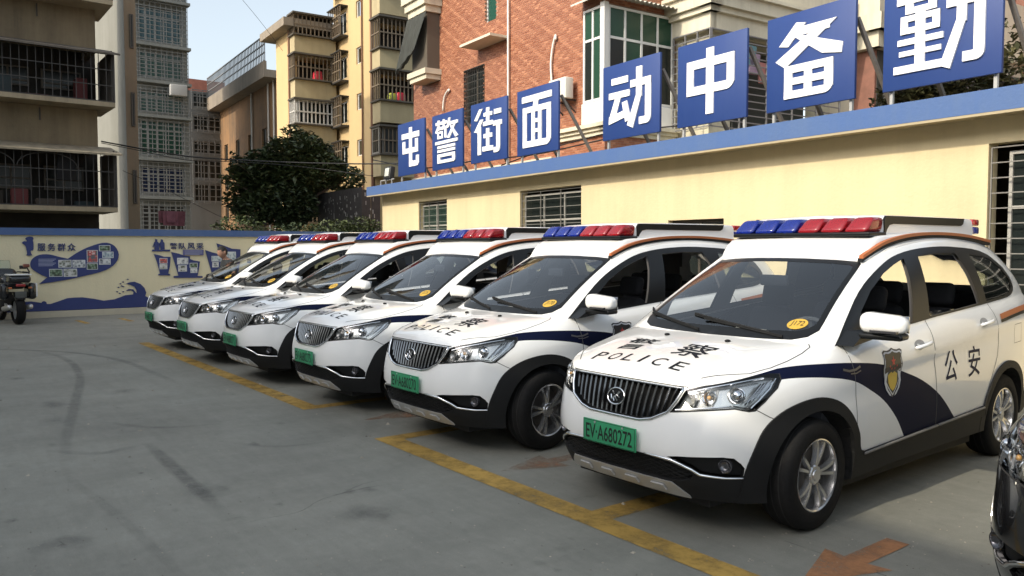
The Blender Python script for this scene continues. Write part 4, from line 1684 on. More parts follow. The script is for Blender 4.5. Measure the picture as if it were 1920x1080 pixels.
M_LINE = worn('worn yellow road paint', (.42, .265, .060), .38, 5, .16)
M_ARROW = worn('worn orange road paint', (.36, .165, .070), .42, 4, .20)
M_ARROW2 = worn('nearly gone orange road paint', (.27, .150, .085), .54, 4, .16)
M_CRACK = mat('dark joint filler', (.07, .07, .068), .9)
def rect(x0, x1, y0, y1):
    return [(x0, y0), (x1, y0), (x1, y1), (x0, y1)]
MARKS = [
    [(-15.05, 3.24), (-7.78, 3.24), (-7.76, 3.42), (-7.76, 5.2), (-7.93, 5.2), (-7.93, 3.43), (-15.05, 3.42)],
    [(-6.22, 3.23), (4.0, 3.22), (4.0, 3.41), (-3.47, 3.42), (-3.47, 5.0), (-3.66, 5.0), (-3.66, 3.425), (-6.05, 3.43), (-6.05, 5.2), (-6.22, 5.2)]]
for q in MARKS:
    sheet('parking_line', q, .004, M_LINE)
for x, y in ((-20.6, 3.1), (-20.6, 4.0)):
    sheet('parking_line', [(x, y), (x + 1.0, y + .05), (x + 1.0, y + .17), (x, y + .12)], .004, M_LINE)
for ax, ay in ((-2.22, 3.50), (-4.72, 3.50), (-6.95, 3.5)):
    (sheet('painted_arrow', [(ax - .01, ay), (ax + .19, ay + .52), (ax + .065, ay + .50), (ax + .065, ay + .95), (ax - .065, ay + .95), (ax - .065, ay + .50), (ax - .19, ay + .52)], .004, M_ARROW if ax > -3 else M_ARROW2))
def scuff_mat():
    """thin rubber film that fades to its edges (vertex attribute) and breaks up in streaks"""
    m = worn('tyre rubber scuff', (.115, .116, .112), .50, 5.0, .22)
    t = m.node_tree
    a = t.nodes.new('ShaderNodeAttribute')
    a.attribute_name = 'fade'
    ms = next(n for n in t.nodes if n.type == 'MIX_SHADER')
    src = ms.inputs[0].links[0].from_socket
    q = t.nodes.new('ShaderNodeMath')
    q.operation = 'MULTIPLY'
    t.links.new(src, q.inputs[0])
    t.links.new(a.outputs['Fac'], q.inputs[1])
    t.links.new(q.outputs[0], ms.inputs[0])
    return m
M_SCUFF = scuff_mat()
def strip_on_ground(name, pix, w, m, z=.003, sub=8, jag=0.0, dark=.7):
    pts = [at(px, py, 2, 0.0) for px, py in pix]
    P = crs([(p.x, p.y, 0) for p in pts], sub)
    n = len(P)
    rnd_ = random.Random(len(pix) * 7 + n)
    vs, fade = [], []
    for i in range(n):
        d = P[min(i + 1, n - 1)] - P[max(i - 1, 0)]
        d /= np.linalg.norm(d)
        s_ = np.array([-d[1], d[0], 0])
        f = (i + .5) / n
        end = min(1, f / .25, (1 - f) / .35)
        k = w * (.7 + .3 * end) / 2 if not jag else w * rnd_.uniform(.3, 1.1) / 2
        o = s_ * rnd_.uniform(-jag, jag)
        for e_ in (-1, -.45, .45, 1):
            vs.append(tuple(P[i] + o + s_ * k * e_ + np.array([0, 0, z])))
            fade.append(dark * .75 * end * (0 if abs(e_) == 1 else 1))
    me = bpy.data.meshes.new(name)
    me.from_pydata(vs, [], [(4 * i + j, 4 * i + j + 1, 4 * i + j + 5, 4 * i + j + 4) for i in range(n - 1) for j in range(3)])
    at_ = me.attributes.new('fade', 'FLOAT', 'POINT')
    at_.data.foreach_set('value', fade)
    me.materials.append(m)
    return link(name, me, GROUND)
for k, (pix, w_, dk) in enumerate((([(278, 832), (340, 890), (415, 958)], .13, .75), ([(-60, 652), (0, 655), (120, 660), (210, 672), (290, 700), (345, 725)], .14, .55),
        ([(60, 655), (120, 672), (148, 700), (140, 760), (125, 820), (122, 890)], .13, .55), ([(120, 890), (200, 950), (300, 1040), (380, 1120)], .09, .25),
        ([(180, 790), (300, 802), (420, 795)], .10, .35), ([(90, 845), (190, 850), (280, 830)], .12, .35), ([(60, 1040), (120, 1015), (170, 1030)], .22, .5), ([(520, 700), (640, 735), (700, 790), (640, 860)], .16, .22), ([(430, 830), (520, 838), (640, 826)], .09, .3))):
    strip_on_ground('tyre_mark', pix, w_, M_SCUFF, .0018 + .0002 * k, dark=dk)
for k, pix in enumerate(([(440, 985), (500, 972), (560, 960), (600, 938), (640, 925), (690, 905), (735, 897)], [(600, 940), (640, 926), (690, 914), (760, 905)])):
    strip_on_ground('ground_crack', pix, .012, M_SCUFF, .0011, 6, .006, 1.0)
# saw-cut slab joints
M_JOINT = worn('joint filler', (.11, .11, .10), .52, 6, .14)
for k, (p0, p1) in enumerate((((-2.62, 3.95), (8, 3.62)), ((-9.2, 3.5), (-9.05, 12)))):
    d = Vector((p1[0] - p0[0], p1[1] - p0[1])).normalized() * .004
    sheet('slab_joint', [(p0[0] + d.y, p0[1] - d.x), (p1[0] + d.y, p1[1] - d.x), (p1[0] - d.y, p1[1] + d.x), (p0[0] - d.y, p0[1] + d.x)], .0008, M_JOINT)
rnd_ = random.Random(5)
for k in range(46):                      # oil and water spots of uneven outline
    px, py = rnd_.uniform(0, 1100), rnd_.uniform(640, 1075)
    c_ = at(px, py, 2, 0)
    r_ = rnd_.uniform(.015, .07) if k > 8 else rnd_.uniform(.08, .20)
    n_ = 12
    ring = [(c_.x + r_ * rnd_.uniform(.6, 1.2) * math.cos(2 * math.pi * i / n_) * 1.5, c_.y + r_ * rnd_.uniform(.6, 1.2) * math.sin(2 * math.pi * i / n_)) for i in range(n_)]
    me = bpy.data.meshes.new('oil_spot')
    me.from_pydata([(c_.x, c_.y, .0013 + .00002 * k)] + [(x, y, .0013 + .00002 * k) for x, y in ring], [], [(0, 1 + i, 1 + (i + 1) % n_) for i in range(n_)])
    at_ = me.attributes.new('fade', 'FLOAT', 'POINT')
    at_.data.foreach_set('value', [rnd_.uniform(.25, .6)] + [0.0] * n_)
    me.materials.append(M_SCUFF)
    link('oil_spot', me, GROUND)

# ------------------------------------------------------------------ low building behind the cars
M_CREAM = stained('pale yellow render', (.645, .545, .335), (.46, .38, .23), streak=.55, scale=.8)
M_SOFF = stained('shaded soffit render', (.40, .335, .215), (.28, .23, .15), streak=.5)  # wall render darkened in its colour for the shade beneath the eave
M_FASC = stained('blue fascia paint', (.058, .120, .290), (.09, .145, .26), rough=.7, streak=.6, scale=1.6)
M_IRON = mat('grey painted iron', (.20, .20, .20), .5, metal=.3)
M_IRONDK = mat('dark iron', (.035, .033, .03), .6)
M_ALU = mat('white aluminium frame', (.62, .62, .60), .45)
M_WDARK = mat('dark window glass', (.012, .016, .015), .20, spec=.35)
M_GGREEN = mat('green window glass', (.018, .075, .055), .08, spec=.8)
U0, U1, VW = -22.55, 2.5, 10.15
VFAS, ZSOF, ZTOP = 9.70, 3.225, 3.49

class Face:
    """upright rectangle frame: o origin, a unit vector along, n outward"""
    def __init__(self, o, a, n):
        self.o, self.a, self.n = Vector(o), Vector(a).normalized(), Vector(n).normalized()
    def __call__(self, a, h, d=0.0):
        return self.o + self.a * a + self.n * d + Vector((0, 0, h))
    def box(self, mb, a0, a1, h0, h1, d0, d1, m=None):
        vs = [self(a, h, d) for a in (a0, a1) for d in (d0, d1) for h in (h0, h1)]
        mb.add(vs, [(0, 1, 3, 2), (4, 6, 7, 5), (0, 4, 5, 1), (2, 3, 7, 6), (0, 2, 6, 4), (1, 5, 7, 3)], m)
    def wall(self, mb, a0, a1, h0, h1, holes, depth=.15, m=None):
        """wall skin with rectangular openings and their reveals"""
        A = sorted({a0, a1, *[h[0] for h in holes], *[h[1] for h in holes]})
        Hh = sorted({h0, h1, *[h[2] for h in holes], *[h[3] for h in holes]})
        A = [x for x in A if a0 <= x <= a1]
        Hh = [x for x in Hh if h0 <= x <= h1]
        for i in range(len(A) - 1):
            for j in range(len(Hh) - 1):
                ca, ch = (A[i] + A[i + 1]) / 2, (Hh[j] + Hh[j + 1]) / 2
                if any(q[0] < ca < q[1] and q[2] < ch < q[3] for q in holes):
                    continue
                mb.add([self(A[i], Hh[j]), self(A[i + 1], Hh[j]), self(A[i + 1], Hh[j + 1]), self(A[i], Hh[j + 1])], [(0, 1, 2, 3)], m)
        for q in holes:
            c = [(q[0], q[2]), (q[1], q[2]), (q[1], q[3]), (q[0], q[3])]
            for k in range(4):
                p, r = c[k], c[(k + 1) % 4]
                mb.add([self(*p), self(*r), self(r[0], r[1], -depth), self(p[0], p[1], -depth)], [(0, 1, 2, 3)], m)
    def window(self, parent, a0, a1, h0, h1, cols=2, transom=None, d=-.10, fm=None, gm=None, fw=.05, panes=True):
        fm, gm = fm or M_ALU, gm or M_WDARK
        mb = MB()
        for q in ((a0, a0 + fw, h0, h1), (a1 - fw, a1, h0, h1), (a0 + fw, a1 - fw, h0, h0 + fw), (a0 + fw, a1 - fw, h1 - fw, h1)):
            self.box(mb, *q, d - .03, d + .03)
        xs = [a0 + (a1 - a0) * k / cols for k in range(cols + 1)]
        for x in xs[1:-1]:
            self.box(mb, x - fw / 2, x + fw / 2, h0 + fw, h1 - fw, d - .025, d + .025)
        hs = [h0, h1]
        if transom:
            hs = [h0, transom, h1]
            self.box(mb, a0 + fw, a1 - fw, transom - fw / 2, transom + fw / 2, d - .022, d + .022)
        w = mb.build('window', parent, fm)
        if panes:
            for i in range(cols):
                for j in range(len(hs) - 1):
                    g = MB()
                    self.box(g, xs[i] + .01, xs[i + 1] - .01, hs[j] + .01, hs[j + 1] - .01, d - .008, d + .0)
                    g.build('pane', w, gm(i, j) if callable(gm) else gm)
        return w
    def grille(self, parent, a0, a1, h0, h1, sp=.12, d=.04, vert=True, r=.012, m=None, rails=3, name='window_grille'):
        mb = MB()
        n = max(1, int(round(((a1 - a0) if vert else (h1 - h0)) / sp)))
        for i in range(n + 1):
            f = i / n
            if vert:
                x = a0 + (a1 - a0) * f
                self.box(mb, x - r, x + r, h0, h1, d - r, d + r)
            else:
                z = h0 + (h1 - h0) * f
                self.box(mb, a0, a1, z - r, z + r, d - r, d + r)
        for i in range(rails):
            f = i / max(1, rails - 1)
            if vert:
                z = h0 + (h1 - h0) * f
                self.box(mb, a0, a1, z - r * 1.2, z + r * 1.2, d - r * 1.6, d + r * 1.6)
            else:
                x = a0 + (a1 - a0) * f
                self.box(mb, x - r * 1.2, x + r * 1.2, h0, h1, d - r * 1.6, d + r * 1.6)
        return mb.build(name, parent, m or M_IRONDK)

FW_ = Face(bw(0, VW, 0), BA, -BN)
lowb = empty('low_yellow_building', bw(-10, VW, 0), 0)
lowb.location = (0, 0, 0)
WINS = [(-20.12, -18.49, 1.25, 2.945), (-15.065, -12.84, 1.25, 2.945), (-4.95, -1.9, 1.0, 2.92), (-10.36, -9.08, 1.1, 2.15), (-22.25, -20.95, 1.1, 2.06)]
w = MB()
FW_.wall(w, U0, U1, 0, ZSOF, WINS, .22)
# end walls, back and roof slab
for u, nn in ((U0, -1), (U1, 1)):
    w.add([bw(u, VW, 0), bw(u, VW + 3.6, 0), bw(u, VW + 3.6, ZSOF), bw(u, VW, ZSOF)], [(0, 1, 2, 3)])
w.add([bw(U0, VW + 3.6, 0), bw(U1, VW + 3.6, 0), bw(U1, VW + 3.6, ZSOF), bw(U0, VW + 3.6, ZSOF)], [(0, 1, 2, 3)])
w.build('wall', lowb, M_CREAM)
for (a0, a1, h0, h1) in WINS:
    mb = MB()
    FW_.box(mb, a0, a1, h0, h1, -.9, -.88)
    mb.build('room_back', lowb, mat('painted room darkness', (.05, .052, .045), .9))  # dark colour stands in for the unlit room behind the window
def slab_poly(mb, poly_uv, z0, z1, m=None):
    n = len(poly_uv)
    vs = [bw(u, v, z0) for u, v in poly_uv] + [bw(u, v, z1) for u, v in poly_uv]
    mb.add(vs, [tuple(range(n)), tuple(reversed(range(n, 2 * n)))] + [(i, (i + 1) % n, (i + 1) % n + n, i + n) for i in range(n)], m)
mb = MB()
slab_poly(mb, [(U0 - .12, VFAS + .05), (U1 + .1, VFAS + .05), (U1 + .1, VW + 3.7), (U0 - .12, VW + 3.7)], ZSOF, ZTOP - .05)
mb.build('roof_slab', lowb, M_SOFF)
mb = MB()
slab_poly(mb, [(U0 - .15, VFAS), (U1 + .15, VFAS), (U1 + .15, VFAS + .12), (U0 - .15, VFAS + .12)], ZSOF + .004, ZTOP)
slab_poly(mb, [(U0 - .155, VFAS + .121), (U0 - .03, VFAS + .121), (U0 - .03, VW + 3.7), (U0 - .155, VW + 3.7)], ZSOF + .004, ZTOP)
mb.build('fascia', lowb, M_FASC)
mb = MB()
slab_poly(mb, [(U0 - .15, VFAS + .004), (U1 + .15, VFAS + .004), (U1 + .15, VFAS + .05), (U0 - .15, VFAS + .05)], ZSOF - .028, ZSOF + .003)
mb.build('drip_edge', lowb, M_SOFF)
for k, (a0, a1, h0, h1) in enumerate(WINS):
    if k in (3, 4):
        FW_.window(lowb, a0, a1, h0, h1, 2, None, -.14, mat('brown frame', (.06, .05, .04), .6), M_WDARK)
        continue
    FW_.window(lowb, a0 + (.18 if k == 2 else 0), a1, h0, h1 - .10, 3 if k else 2, h0 + 1.02 if k != 2 else 2.15, -.16, mat('weathered frame', (.34, .33, .30), .5), mat('window glass over green blind', (.028, .050, .040), .08, spec=.8) if k == 0 else M_WDARK, .038)
    FW_.grille(lowb, a0 + .02, a1 - .02, h0 + .05, h1 - .05, .185, -.045, False, .0065, mat('worn steel bar', (.24, .23, .21), .5, metal=.4), 4)
tag(lowb, 'long low pale yellow building with blue fascia behind the police cars', 'building')

# ------------------------------------------------------------------ signboards standing on the fascia
M_SBLUE = stained('blue sign panel', (.011, .040, .175), (.030, .065, .19), rough=.55, streak=.35, scale=2.0, bump=.03)
M_SWHITE = mat('white sign lettering', (.86, .86, .84), .5, noise=.06, nscale=5)
M_STRUT = mat('grey brown steel strut', (.17, .155, .14), .55, noise=.2, nscale=12)
M_POST = mat('galvanised post', (.42, .42, .40), .5, metal=.4)
def R_(x0, y0, x1, y1, rd=0):
    if not rd:
        return [(x0, y0), (x1, y0), (x1, y1), (x0, y1)]
    q = [(x0, y0)]
    for k in range(6):
        t = -math.pi / 2 + math.pi / 2 * k / 5
        q.append((x1 - rd + rd * math.cos(t), y0 + rd + rd * math.sin(t)))
    return q + [(x1, y1), (x0, y1)]
GLY = {
 '屯': [R_(8, 74, 92, 87), R_(44, 14, 58, 100), R_(12, 40, 25, 68), R_(12, 38, 86, 50), R_(73, 44, 86, 70), R_(44, 5, 90, 18, 10), R_(77, 12, 90, 30)],
 '警': [R_(4, 89, 52, 96), R_(13, 84, 21, 100), R_(35, 84, 43, 100), [(12, 86), (20, 86), (10, 70), (2, 73)], R_(14, 77, 51, 84), R_(43, 57, 51, 84), R_(12, 58, 18, 74), R_(30, 58, 36, 74), R_(12, 69, 36, 74), R_(12, 57, 36, 63),
        [(60, 100), (69, 100), (60, 78), (51, 78)], R_(57, 84, 98, 91), [(83, 86), (92, 86), (64, 54), (53, 56)], [(63, 86), (71, 82), (99, 56), (88, 54)],
        R_(3, 44, 97, 51), R_(13, 34, 87, 40), R_(13, 25, 87, 31), R_(13, 0, 87, 7, 6), R_(13, 14, 87, 21), R_(13, 0, 24, 21), R_(76, 5, 87, 21)],
 '街': [[(20, 100), (32, 100), (12, 76), (1, 78)], [(23, 77), (35, 77), (14, 50), (1, 53)], R_(14, 2, 26, 62), R_(36, 82, 66, 90), R_(45, 66, 56, 100), R_(34, 62, 68, 71), R_(36, 36, 66, 45), R_(45, 12, 56, 56), R_(32, 8, 69, 18), R_(73, 82, 97, 92), R_(70, 58, 99, 68), R_(81, 10, 93, 64), R_(72, 2, 93, 13, 9)],
 '面': [R_(4, 88, 96, 100), [(42, 90), (57, 90), (52, 72), (38, 72)], R_(7, 2, 19, 78), R_(82, 10, 94, 78), R_(7, 67, 94, 78), R_(7, 0, 94, 12, 14), R_(35, 6, 45, 72), R_(56, 6, 66, 72), R_(40, 46, 62, 53), R_(40, 27, 62, 34)],
 '动': [R_(8, 79, 46, 90), R_(2, 55, 50, 66), [(18, 58), (31, 58), (17, 22), (3, 22)], [(2, 12), (3, 25), (46, 34), (48, 22)], [(33, 46), (44, 48), (53, 16), (41, 12)], R_(52, 68, 97, 80), [(65, 100), (78, 100), (77, 50), (65, 50)], [(65, 54), (77, 54), (58, 0), (45, 6)], R_(85, 14, 97, 79), R_(72, 4, 97, 16, 10)],
 '中': [R_(43, 0, 57, 100), R_(6, 72, 94, 85), R_(6, 32, 94, 45, 14), R_(6, 32, 19, 85), R_(81, 42, 94, 85)],
 '备': [[(32, 100), (46, 97), (20, 70), (6, 73)], R_(34, 82, 80, 93), [(70, 93), (90, 93), (16, 42), (1, 53)], [(26, 84), (39, 82), (99, 60), (97, 47), (70, 52)], R_(15, 0, 27, 44), R_(74, 8, 86, 44), R_(15, 34, 86, 44), R_(15, 0, 86, 10, 12), R_(45, 4, 56, 40), R_(20, 18, 80, 27)],
 '勤': [R_(2, 85, 57, 93), R_(12, 77, 21, 100), R_(38, 77, 47, 100), R_(12, 73, 47, 80), R_(7, 64, 51, 71), R_(7, 50, 51, 57), R_(7, 50, 15, 71), R_(43, 50, 51, 71), R_(24, 6, 35, 76), R_(4, 37, 55, 44), R_(6, 24, 53, 30), R_(0, 4, 59, 13), R_(58, 69, 98, 80), [(69, 100), (80, 100), (79, 50), (69, 50)], [(69, 54), (79, 54), (63, 0), (52, 5)], R_(87, 14, 98, 79), R_(76, 5, 98, 16, 9)]}
SIGNS = [('屯', -20.62, -18.99, 3.66, 5.09), ('警', -18.575, -16.98, 3.655, 5.05), ('街', -16.59, -15.02, 3.66, 5.04), ('面', -14.618, -13.10, 3.65, 5.04),
         ('动', -11.71, -10.20, 3.663, 5.02), ('中', -9.78, -8.32, 3.665, 5.005), ('备', -7.95, -6.50, 3.66, 5.02), ('勤', -6.10, -4.65, 3.67, 5.02)]
VS = 9.77
pos = ['leftmost of the row', 'second from the left', 'third from the left', 'fourth from the left', 'fifth from the left, after the gap', 'sixth from the left', 'second from the right', 'rightmost of the row']
for i, (ch, u0, u1, z0, z1) in enumerate(SIGNS):
    tl = random.uniform(-.012, .012)
    root = empty('sign_board', bw((u0 + u1) / 2, VS, ZTOP))
    root.rotation_euler = (0, 0, -DEL + tl)
    W, Hh, zb = u1 - u0, z1 - z0, z0 - ZTOP
    rbox('panel', (0, .02, zb + Hh / 2), (W, .05, Hh), .006, M_SBLUE, root, None, 2)
    mb = MB()
    cs = .78
    for k, poly in enumerate(GLY[ch]):
        mb.prism([((x / 100 - .5) * W * cs, (y / 100 - .5) * Hh * cs + zb + Hh * .50) for x, y in poly], -.024 - .0006 * k, .0, fn=lambda x, y, z: (x, z, y))
    o = mb.build('character', root, M_SWHITE)
    for sx in (-.44, .44):
        mb = MB()
        mb.bb(sx * W - .02, sx * W + .02, .05, .09, -.0, zb + Hh * .96)
        mb.build('post', root, M_POST)
    for sx in (-.30, .47):
        mb = MB()
        mb.bar((sx * W, .10, zb + Hh * .80), (sx * W + .05, .98, -.03), .05, .05)
        mb.build('strut', root, M_STRUT)
    tag(root, '%s blue sign board counting from the floodlight, white character %s' % (('first', 'second', 'third', 'fourth', 'fifth', 'sixth', 'seventh', 'eighth')[i], ch), 'sign board', 'blue sign boards along the roof edge')

# floodlight at the left end of the fascia
fl = empty('floodlight', bw(-21.25, VS, ZTOP))
fl.rotation_euler = (0, 0, -DEL)
rbox('lamp_housing', (0, .02, .32), (.42, .16, .36), .03, mat('black lamp housing', (.02, .02, .02), .5), fl, Matrix.Rotation(math.radians(-8), 3, 'X'))
rbox('lamp_glass', (.02, -.066, .34), (.26, .02, .24), .008, mat('pale lamp glass', (.55, .57, .52), .15), fl, Matrix.Rotation(math.radians(-8), 3, 'X'))
mb = MB()
mb.bar((-.55, 0, .13), (.35, 0, .13), .03, .03)
for x in (-.55, -.2, .2):
    mb.bar((x, 0, 0), (x, 0, .13), .03)
mb.build('bracket', fl, M_POST)
tag(fl, 'black floodlight on a low rail at the far end of the blue fascia', 'floodlight')

# ------------------------------------------------------------------ boundary wall with murals
XW = -22.0
M_BWALL = stained('sand wall paint', (.74, .67, .46), (.55, .50, .35), streak=.5, scale=.6)
M_KERB = stained('pale kerb', (.50, .46, .36), (.34, .32, .27), streak=.5, scale=2)
bwall = empty('boundary_wall', (0, 0, 0))
mb = MB()
mb.bb(XW - .24, XW, -16, 11.55, 0, 1.965)
mb.build('wall_face', bwall, M_BWALL)
mb = MB()
mb.bb(XW - .30, XW + .06, -16, 11.55, 1.965, 2.135)
mb.build('coping', bwall, stained('blue coping paint', (.055, .110, .260), (.10, .15, .26), rough=.7, streak=.6, scale=1.5))
mb = MB()
mb.bb(XW + .001, XW + .16, -16, 11.4, 0, .145)
mb.build('kerb', bwall, M_KERB)
tag(bwall, 'sand coloured boundary wall with blue coping behind the motorcycle', 'wall')
M_MBLUE = mat('dark blue mural board', (.020, .035, .150), .5, noise=.08, nscale=4)
M_MBLUE2 = mat('blue violet caption board', (.075, .080, .22), .5)
M_FRAME = mat('pale photo border', (.62, .64, .64), .5)
def photo_mat(i):
    c = [((.22, .24, .20), (.05, .06, .05), (.55, .56, .55)), ((.30, .33, .36), (.06, .07, .08), (.60, .62, .62)), ((.50, .06, .05), (.55, .55, .55), (.10, .12, .14)), ((.12, .20, .12), (.32, .36, .32), (.04, .06, .04)), ((.26, .34, .40), (.10, .14, .18), (.50, .56, .58))][i % 5]
    nm = 'printed photo %d' % (i % 5)
    if nm in MATS:
        return MATS[nm]
    m = mat(nm, c[0], .35)
    t = m.node_tree
    p = t.nodes['Principled BSDF']
    tc = t.nodes.new('ShaderNodeTexCoord')
    v = t.nodes.new('ShaderNodeTexVoronoi')
    v.inputs['Scale'].default_value = 17
    t.links.new(tc.outputs['Object'], v.inputs['Vector'])
    n = t.nodes.new('ShaderNodeTexNoise')
    n.inputs['Scale'].default_value = 9
    n.inputs['Detail'].default_value = 6
    t.links.new(tc.outputs['Object'], n.inputs['Vector'])
    ad = t.nodes.new('ShaderNodeMath')
    ad.operation = 'MULTIPLY_ADD'
    t.links.new(v.outputs['Distance'], ad.inputs[0])
    ad.inputs[1].default_value = .5
    t.links.new(n.outputs['Fac'], ad.inputs[2])
    r = t.nodes.new('ShaderNodeValToRGB')
    r.color_ramp.elements[0].position = .48
    r.color_ramp.elements[0].color = (*c[1], 1)
    r.color_ramp.elements[1].position = .86
    r.color_ramp.elements[1].color = (*c[2], 1)
    e = r.color_ramp.elements.new(.66)
    e.color = (*c[0], 1)
    t.links.new(ad.outputs[0], r.inputs[0])
    t.links.new(r.outputs[0], p.inputs['Base Color'])
    return m
wfn = lambda d: (lambda x, y, z: (XW + z, x, y))
def wall_panel(name, polys, th=.03, m=None, d0=.002):
    mb = MB()
    for k, q in enumerate(polys):
        mb.prism(q, d0, d0 + th - .0007 * k, fn=lambda x, y, z: (XW + z, x, y))
    return mb.build(name, None, m or M_MBLUE)
def wpix(x, y):
    p = at(x, y, 0, XW + .03)
    return (p.y, p.z)
def photo_on(parent, x0, y0, x1, y1, i, d=.034):
    """picture given by its pixel corners"""
    a, b = wpix(x0, y0), wpix(x1, y1)
    ya, yb, za, zb = a[0], b[0], b[1], a[1]
    mb = MB()
    mb.bb(XW + .0, XW + d, ya, yb, za, zb)
    f = mb.build('photo_print', parent, M_FRAME)
    mb = MB()
    mb.bb(XW + d, XW + d + .003, ya + .012, yb - .012, za + .012, zb - .012)
    mb.build('photo_image', f, photo_mat(i))
def mz(pts, ox=0, oy=430, k=4.0):
    return [wpix(ox + x / k, oy + y / k) for x, y in pts]
heart = smooth2(mz([(355, 360), (280, 325), (232, 285), (228, 250), (250, 215), (300, 190), (370, 188), (440, 205), (510, 220)]), 3) + smooth2(mz([(510, 220), (600, 163), (700, 120), (800, 100), (860, 125), (892, 190), (870, 250), (800, 303), (640, 348), (480, 383), (295, 410)]), 3)[1:]
hp = wall_panel('heart_panel', [heart])
for i, q in enumerate(((437, 230, 537, 286), (543, 230, 641, 286), (368, 298, 470, 354), (476, 296, 579, 354), (650, 156, 734, 248), (650, 255, 734, 301), (742, 120, 828, 164), (766, 168, 852, 215), (742, 220, 830, 264))):
    photo_on(hp, q[0] / 4, 430 + q[1] / 4, q[2] / 4, 430 + q[3] / 4, (0, 1, 3, 0, 2, 3, 3, 4, 1)[i])
mb = MB()
for r in range(6):
    a, b = wpix(288 / 4, 430 + (222 + r * 10) / 4), wpix((420 - (r % 3) * 12) / 4, 430 + (225 + r * 10) / 4)
    mb.bb(XW + .031, XW + .0335, a[0], b[0], b[1], a[1])
o_ = mb.build('caption_lines', hp, mat('grey caption print', (.30, .33, .45), .5))
tag(o_, kind='stuff')
tag(hp, 'dark blue heart shaped panel with framed photos on the boundary wall', 'display panel')
def wall_text(name, txt, x0, y0, x1, y1, label):
    root = None
    n = len(txt)
    e = empty(name, (XW, wpix((x0 + x1) / 2, (y0 + y1) / 2)[0], wpix(x0, y1)[1]))
    for i, ch in enumerate(txt):
        xa = x0 + (x1 - x0) * i / n + (x1 - x0) / n * .09
        xb = x0 + (x1 - x0) * (i + 1) / n - (x1 - x0) / n * .09
        a, b = wpix(xa, y0), wpix(xb, y1)
        vs, fs, bb = text_tris(ch, .004)
        me = bpy.data.meshes.new('wall_character')
        sx, sz = (b[0] - a[0]) / (bb[1] - bb[0]), (a[1] - b[1]) / (bb[3] - bb[2])
        q = [(.032, (v[0] - bb[0]) * sx + a[0] - e.location.y, (v[1] - bb[2]) * sz + b[1] - e.location.z) for v in vs]
        q0 = [(.002, y, z) for _, y, z in q]
        k = len(q)
        cnt = {}
        for f in fs:
            for s, t in zip(f, f[1:] + f[:1]):
                cnt[(s, t)] = 1
        side = [(s, t, t + k, s + k) for (s, t) in cnt if (t, s) not in cnt]
        me.from_pydata(q + q0, [], list(fs) + side)
        me.materials.append(M_MBLUE)
        link('wall_character', me, e)
    tag(e, label, 'wall lettering')
wall_text('wall_lettering', '服务群众', 274 / 4, 430 + 105 / 4, 575 / 4, 430 + 162 / 4, 'dark blue raised characters 服务群众 above the heart panel on the wall')
wall_text('wall_lettering', '警队风采', 1270 / 4, 430 + 102 / 4, 1534 / 4, 430 + 148 / 4, 'dark blue raised characters 警队风采 above the sail shaped panels on the wall')
# officer silhouettes
off = smooth2(mz([(196, 62), (222, 53), (248, 60), (252, 72), (246, 82), (250, 95), (252, 130), (246, 160), (232, 160), (236, 185), (242, 194), (196, 194), (204, 185), (198, 150), (194, 130), (186, 118), (166, 104), (168, 96), (190, 88), (196, 92), (200, 82), (188, 72)]), 2)
tag(wall_panel('officer_silhouette', [off]), 'dark blue cut-out figure saluting beside the wall lettering 服务群众', 'wall cut-out')
pr = [mz([(1142, 152), (1276, 152), (1276, 166), (1142, 166)]), mz([(1166, 72), (1180, 76), (1180, 90), (1190, 100), (1198, 112), (1194, 152), (1160, 152), (1158, 110), (1150, 136), (1146, 132), (1158, 96), (1166, 90)]), mz([(1208, 74), (1222, 78), (1224, 92), (1234, 102), (1236, 150), (1206, 152), (1200, 112), (1192, 112), (1206, 92)])]
tag(wall_panel('officer_silhouette', pr), 'dark blue cut-out of two figures beside the wall lettering 警队风采', 'wall cut-out')
# sail panels
sails = [([(1155, 185), (1200, 195), (1232, 206), (1280, 206), (1274, 280), (1262, 330), (1276, 336), (1276, 346), (1188, 346), (1188, 336), (1202, 332), (1180, 250)], [(1196, 216, 1256, 256, 2), (1197, 260, 1255, 298, 0)], 'smallest dark blue sail shaped panel with two photos'),
         ([(1285, 170), (1340, 182), (1390, 200), (1426, 202), (1424, 222), (1450, 232), (1500, 241), (1490, 310), (1482, 350), (1520, 350), (1520, 364), (1304, 364), (1304, 350), (1340, 348), (1310, 250)], [(1328, 214, 1412, 262, 1), (1336, 270, 1402, 316, 0), (1422, 252, 1482, 288, 3), (1428, 292, 1480, 326, 1)], 'middle dark blue sail shaped panel with four photos'),
         ([(1540, 155), (1590, 172), (1640, 185), (1655, 200), (1625, 105), (1680, 122), (1740, 145), (1804, 150), (1800, 250), (1780, 364), (1600, 364)], [(1586, 200, 1662, 240, 4), (1592, 246, 1640, 284, 1), (1684, 168, 1770, 250, 4)], 'tall double sail panel behind the man and the farthest car')]
for q, ph, lb_ in sails:
    sp_ = wall_panel('sail_panel', [mz(q)])
    for (x0, y0, x1, y1, i) in ph:
        photo_on(sp_, x0 / 4, 430 + y0 / 4, x1 / 4, 430 + y1 / 4, i)
    tag(sp_, lb_, 'display panel')
cb = wall_panel('caption_board', [mz([(1374, 152), (1526, 152), (1526, 194), (1374, 194)])], .045, M_MBLUE2)
mb = MB()
for r in range(4):
    a, b = wpix(1384 / 4, 430 + (159 + r * 9) / 4), wpix((1516 - 20 * (r == 3)) / 4, 430 + (162 + r * 9) / 4)
    mb.bb(XW + .0475, XW + .049, a[0], b[0], b[1], a[1])
tag(mb.build('caption_lines', cb, mat('grey caption print', (.30, .33, .45), .5)), kind='stuff')
tag(cb, 'small violet caption board under the wall lettering 警队风采', 'caption board')
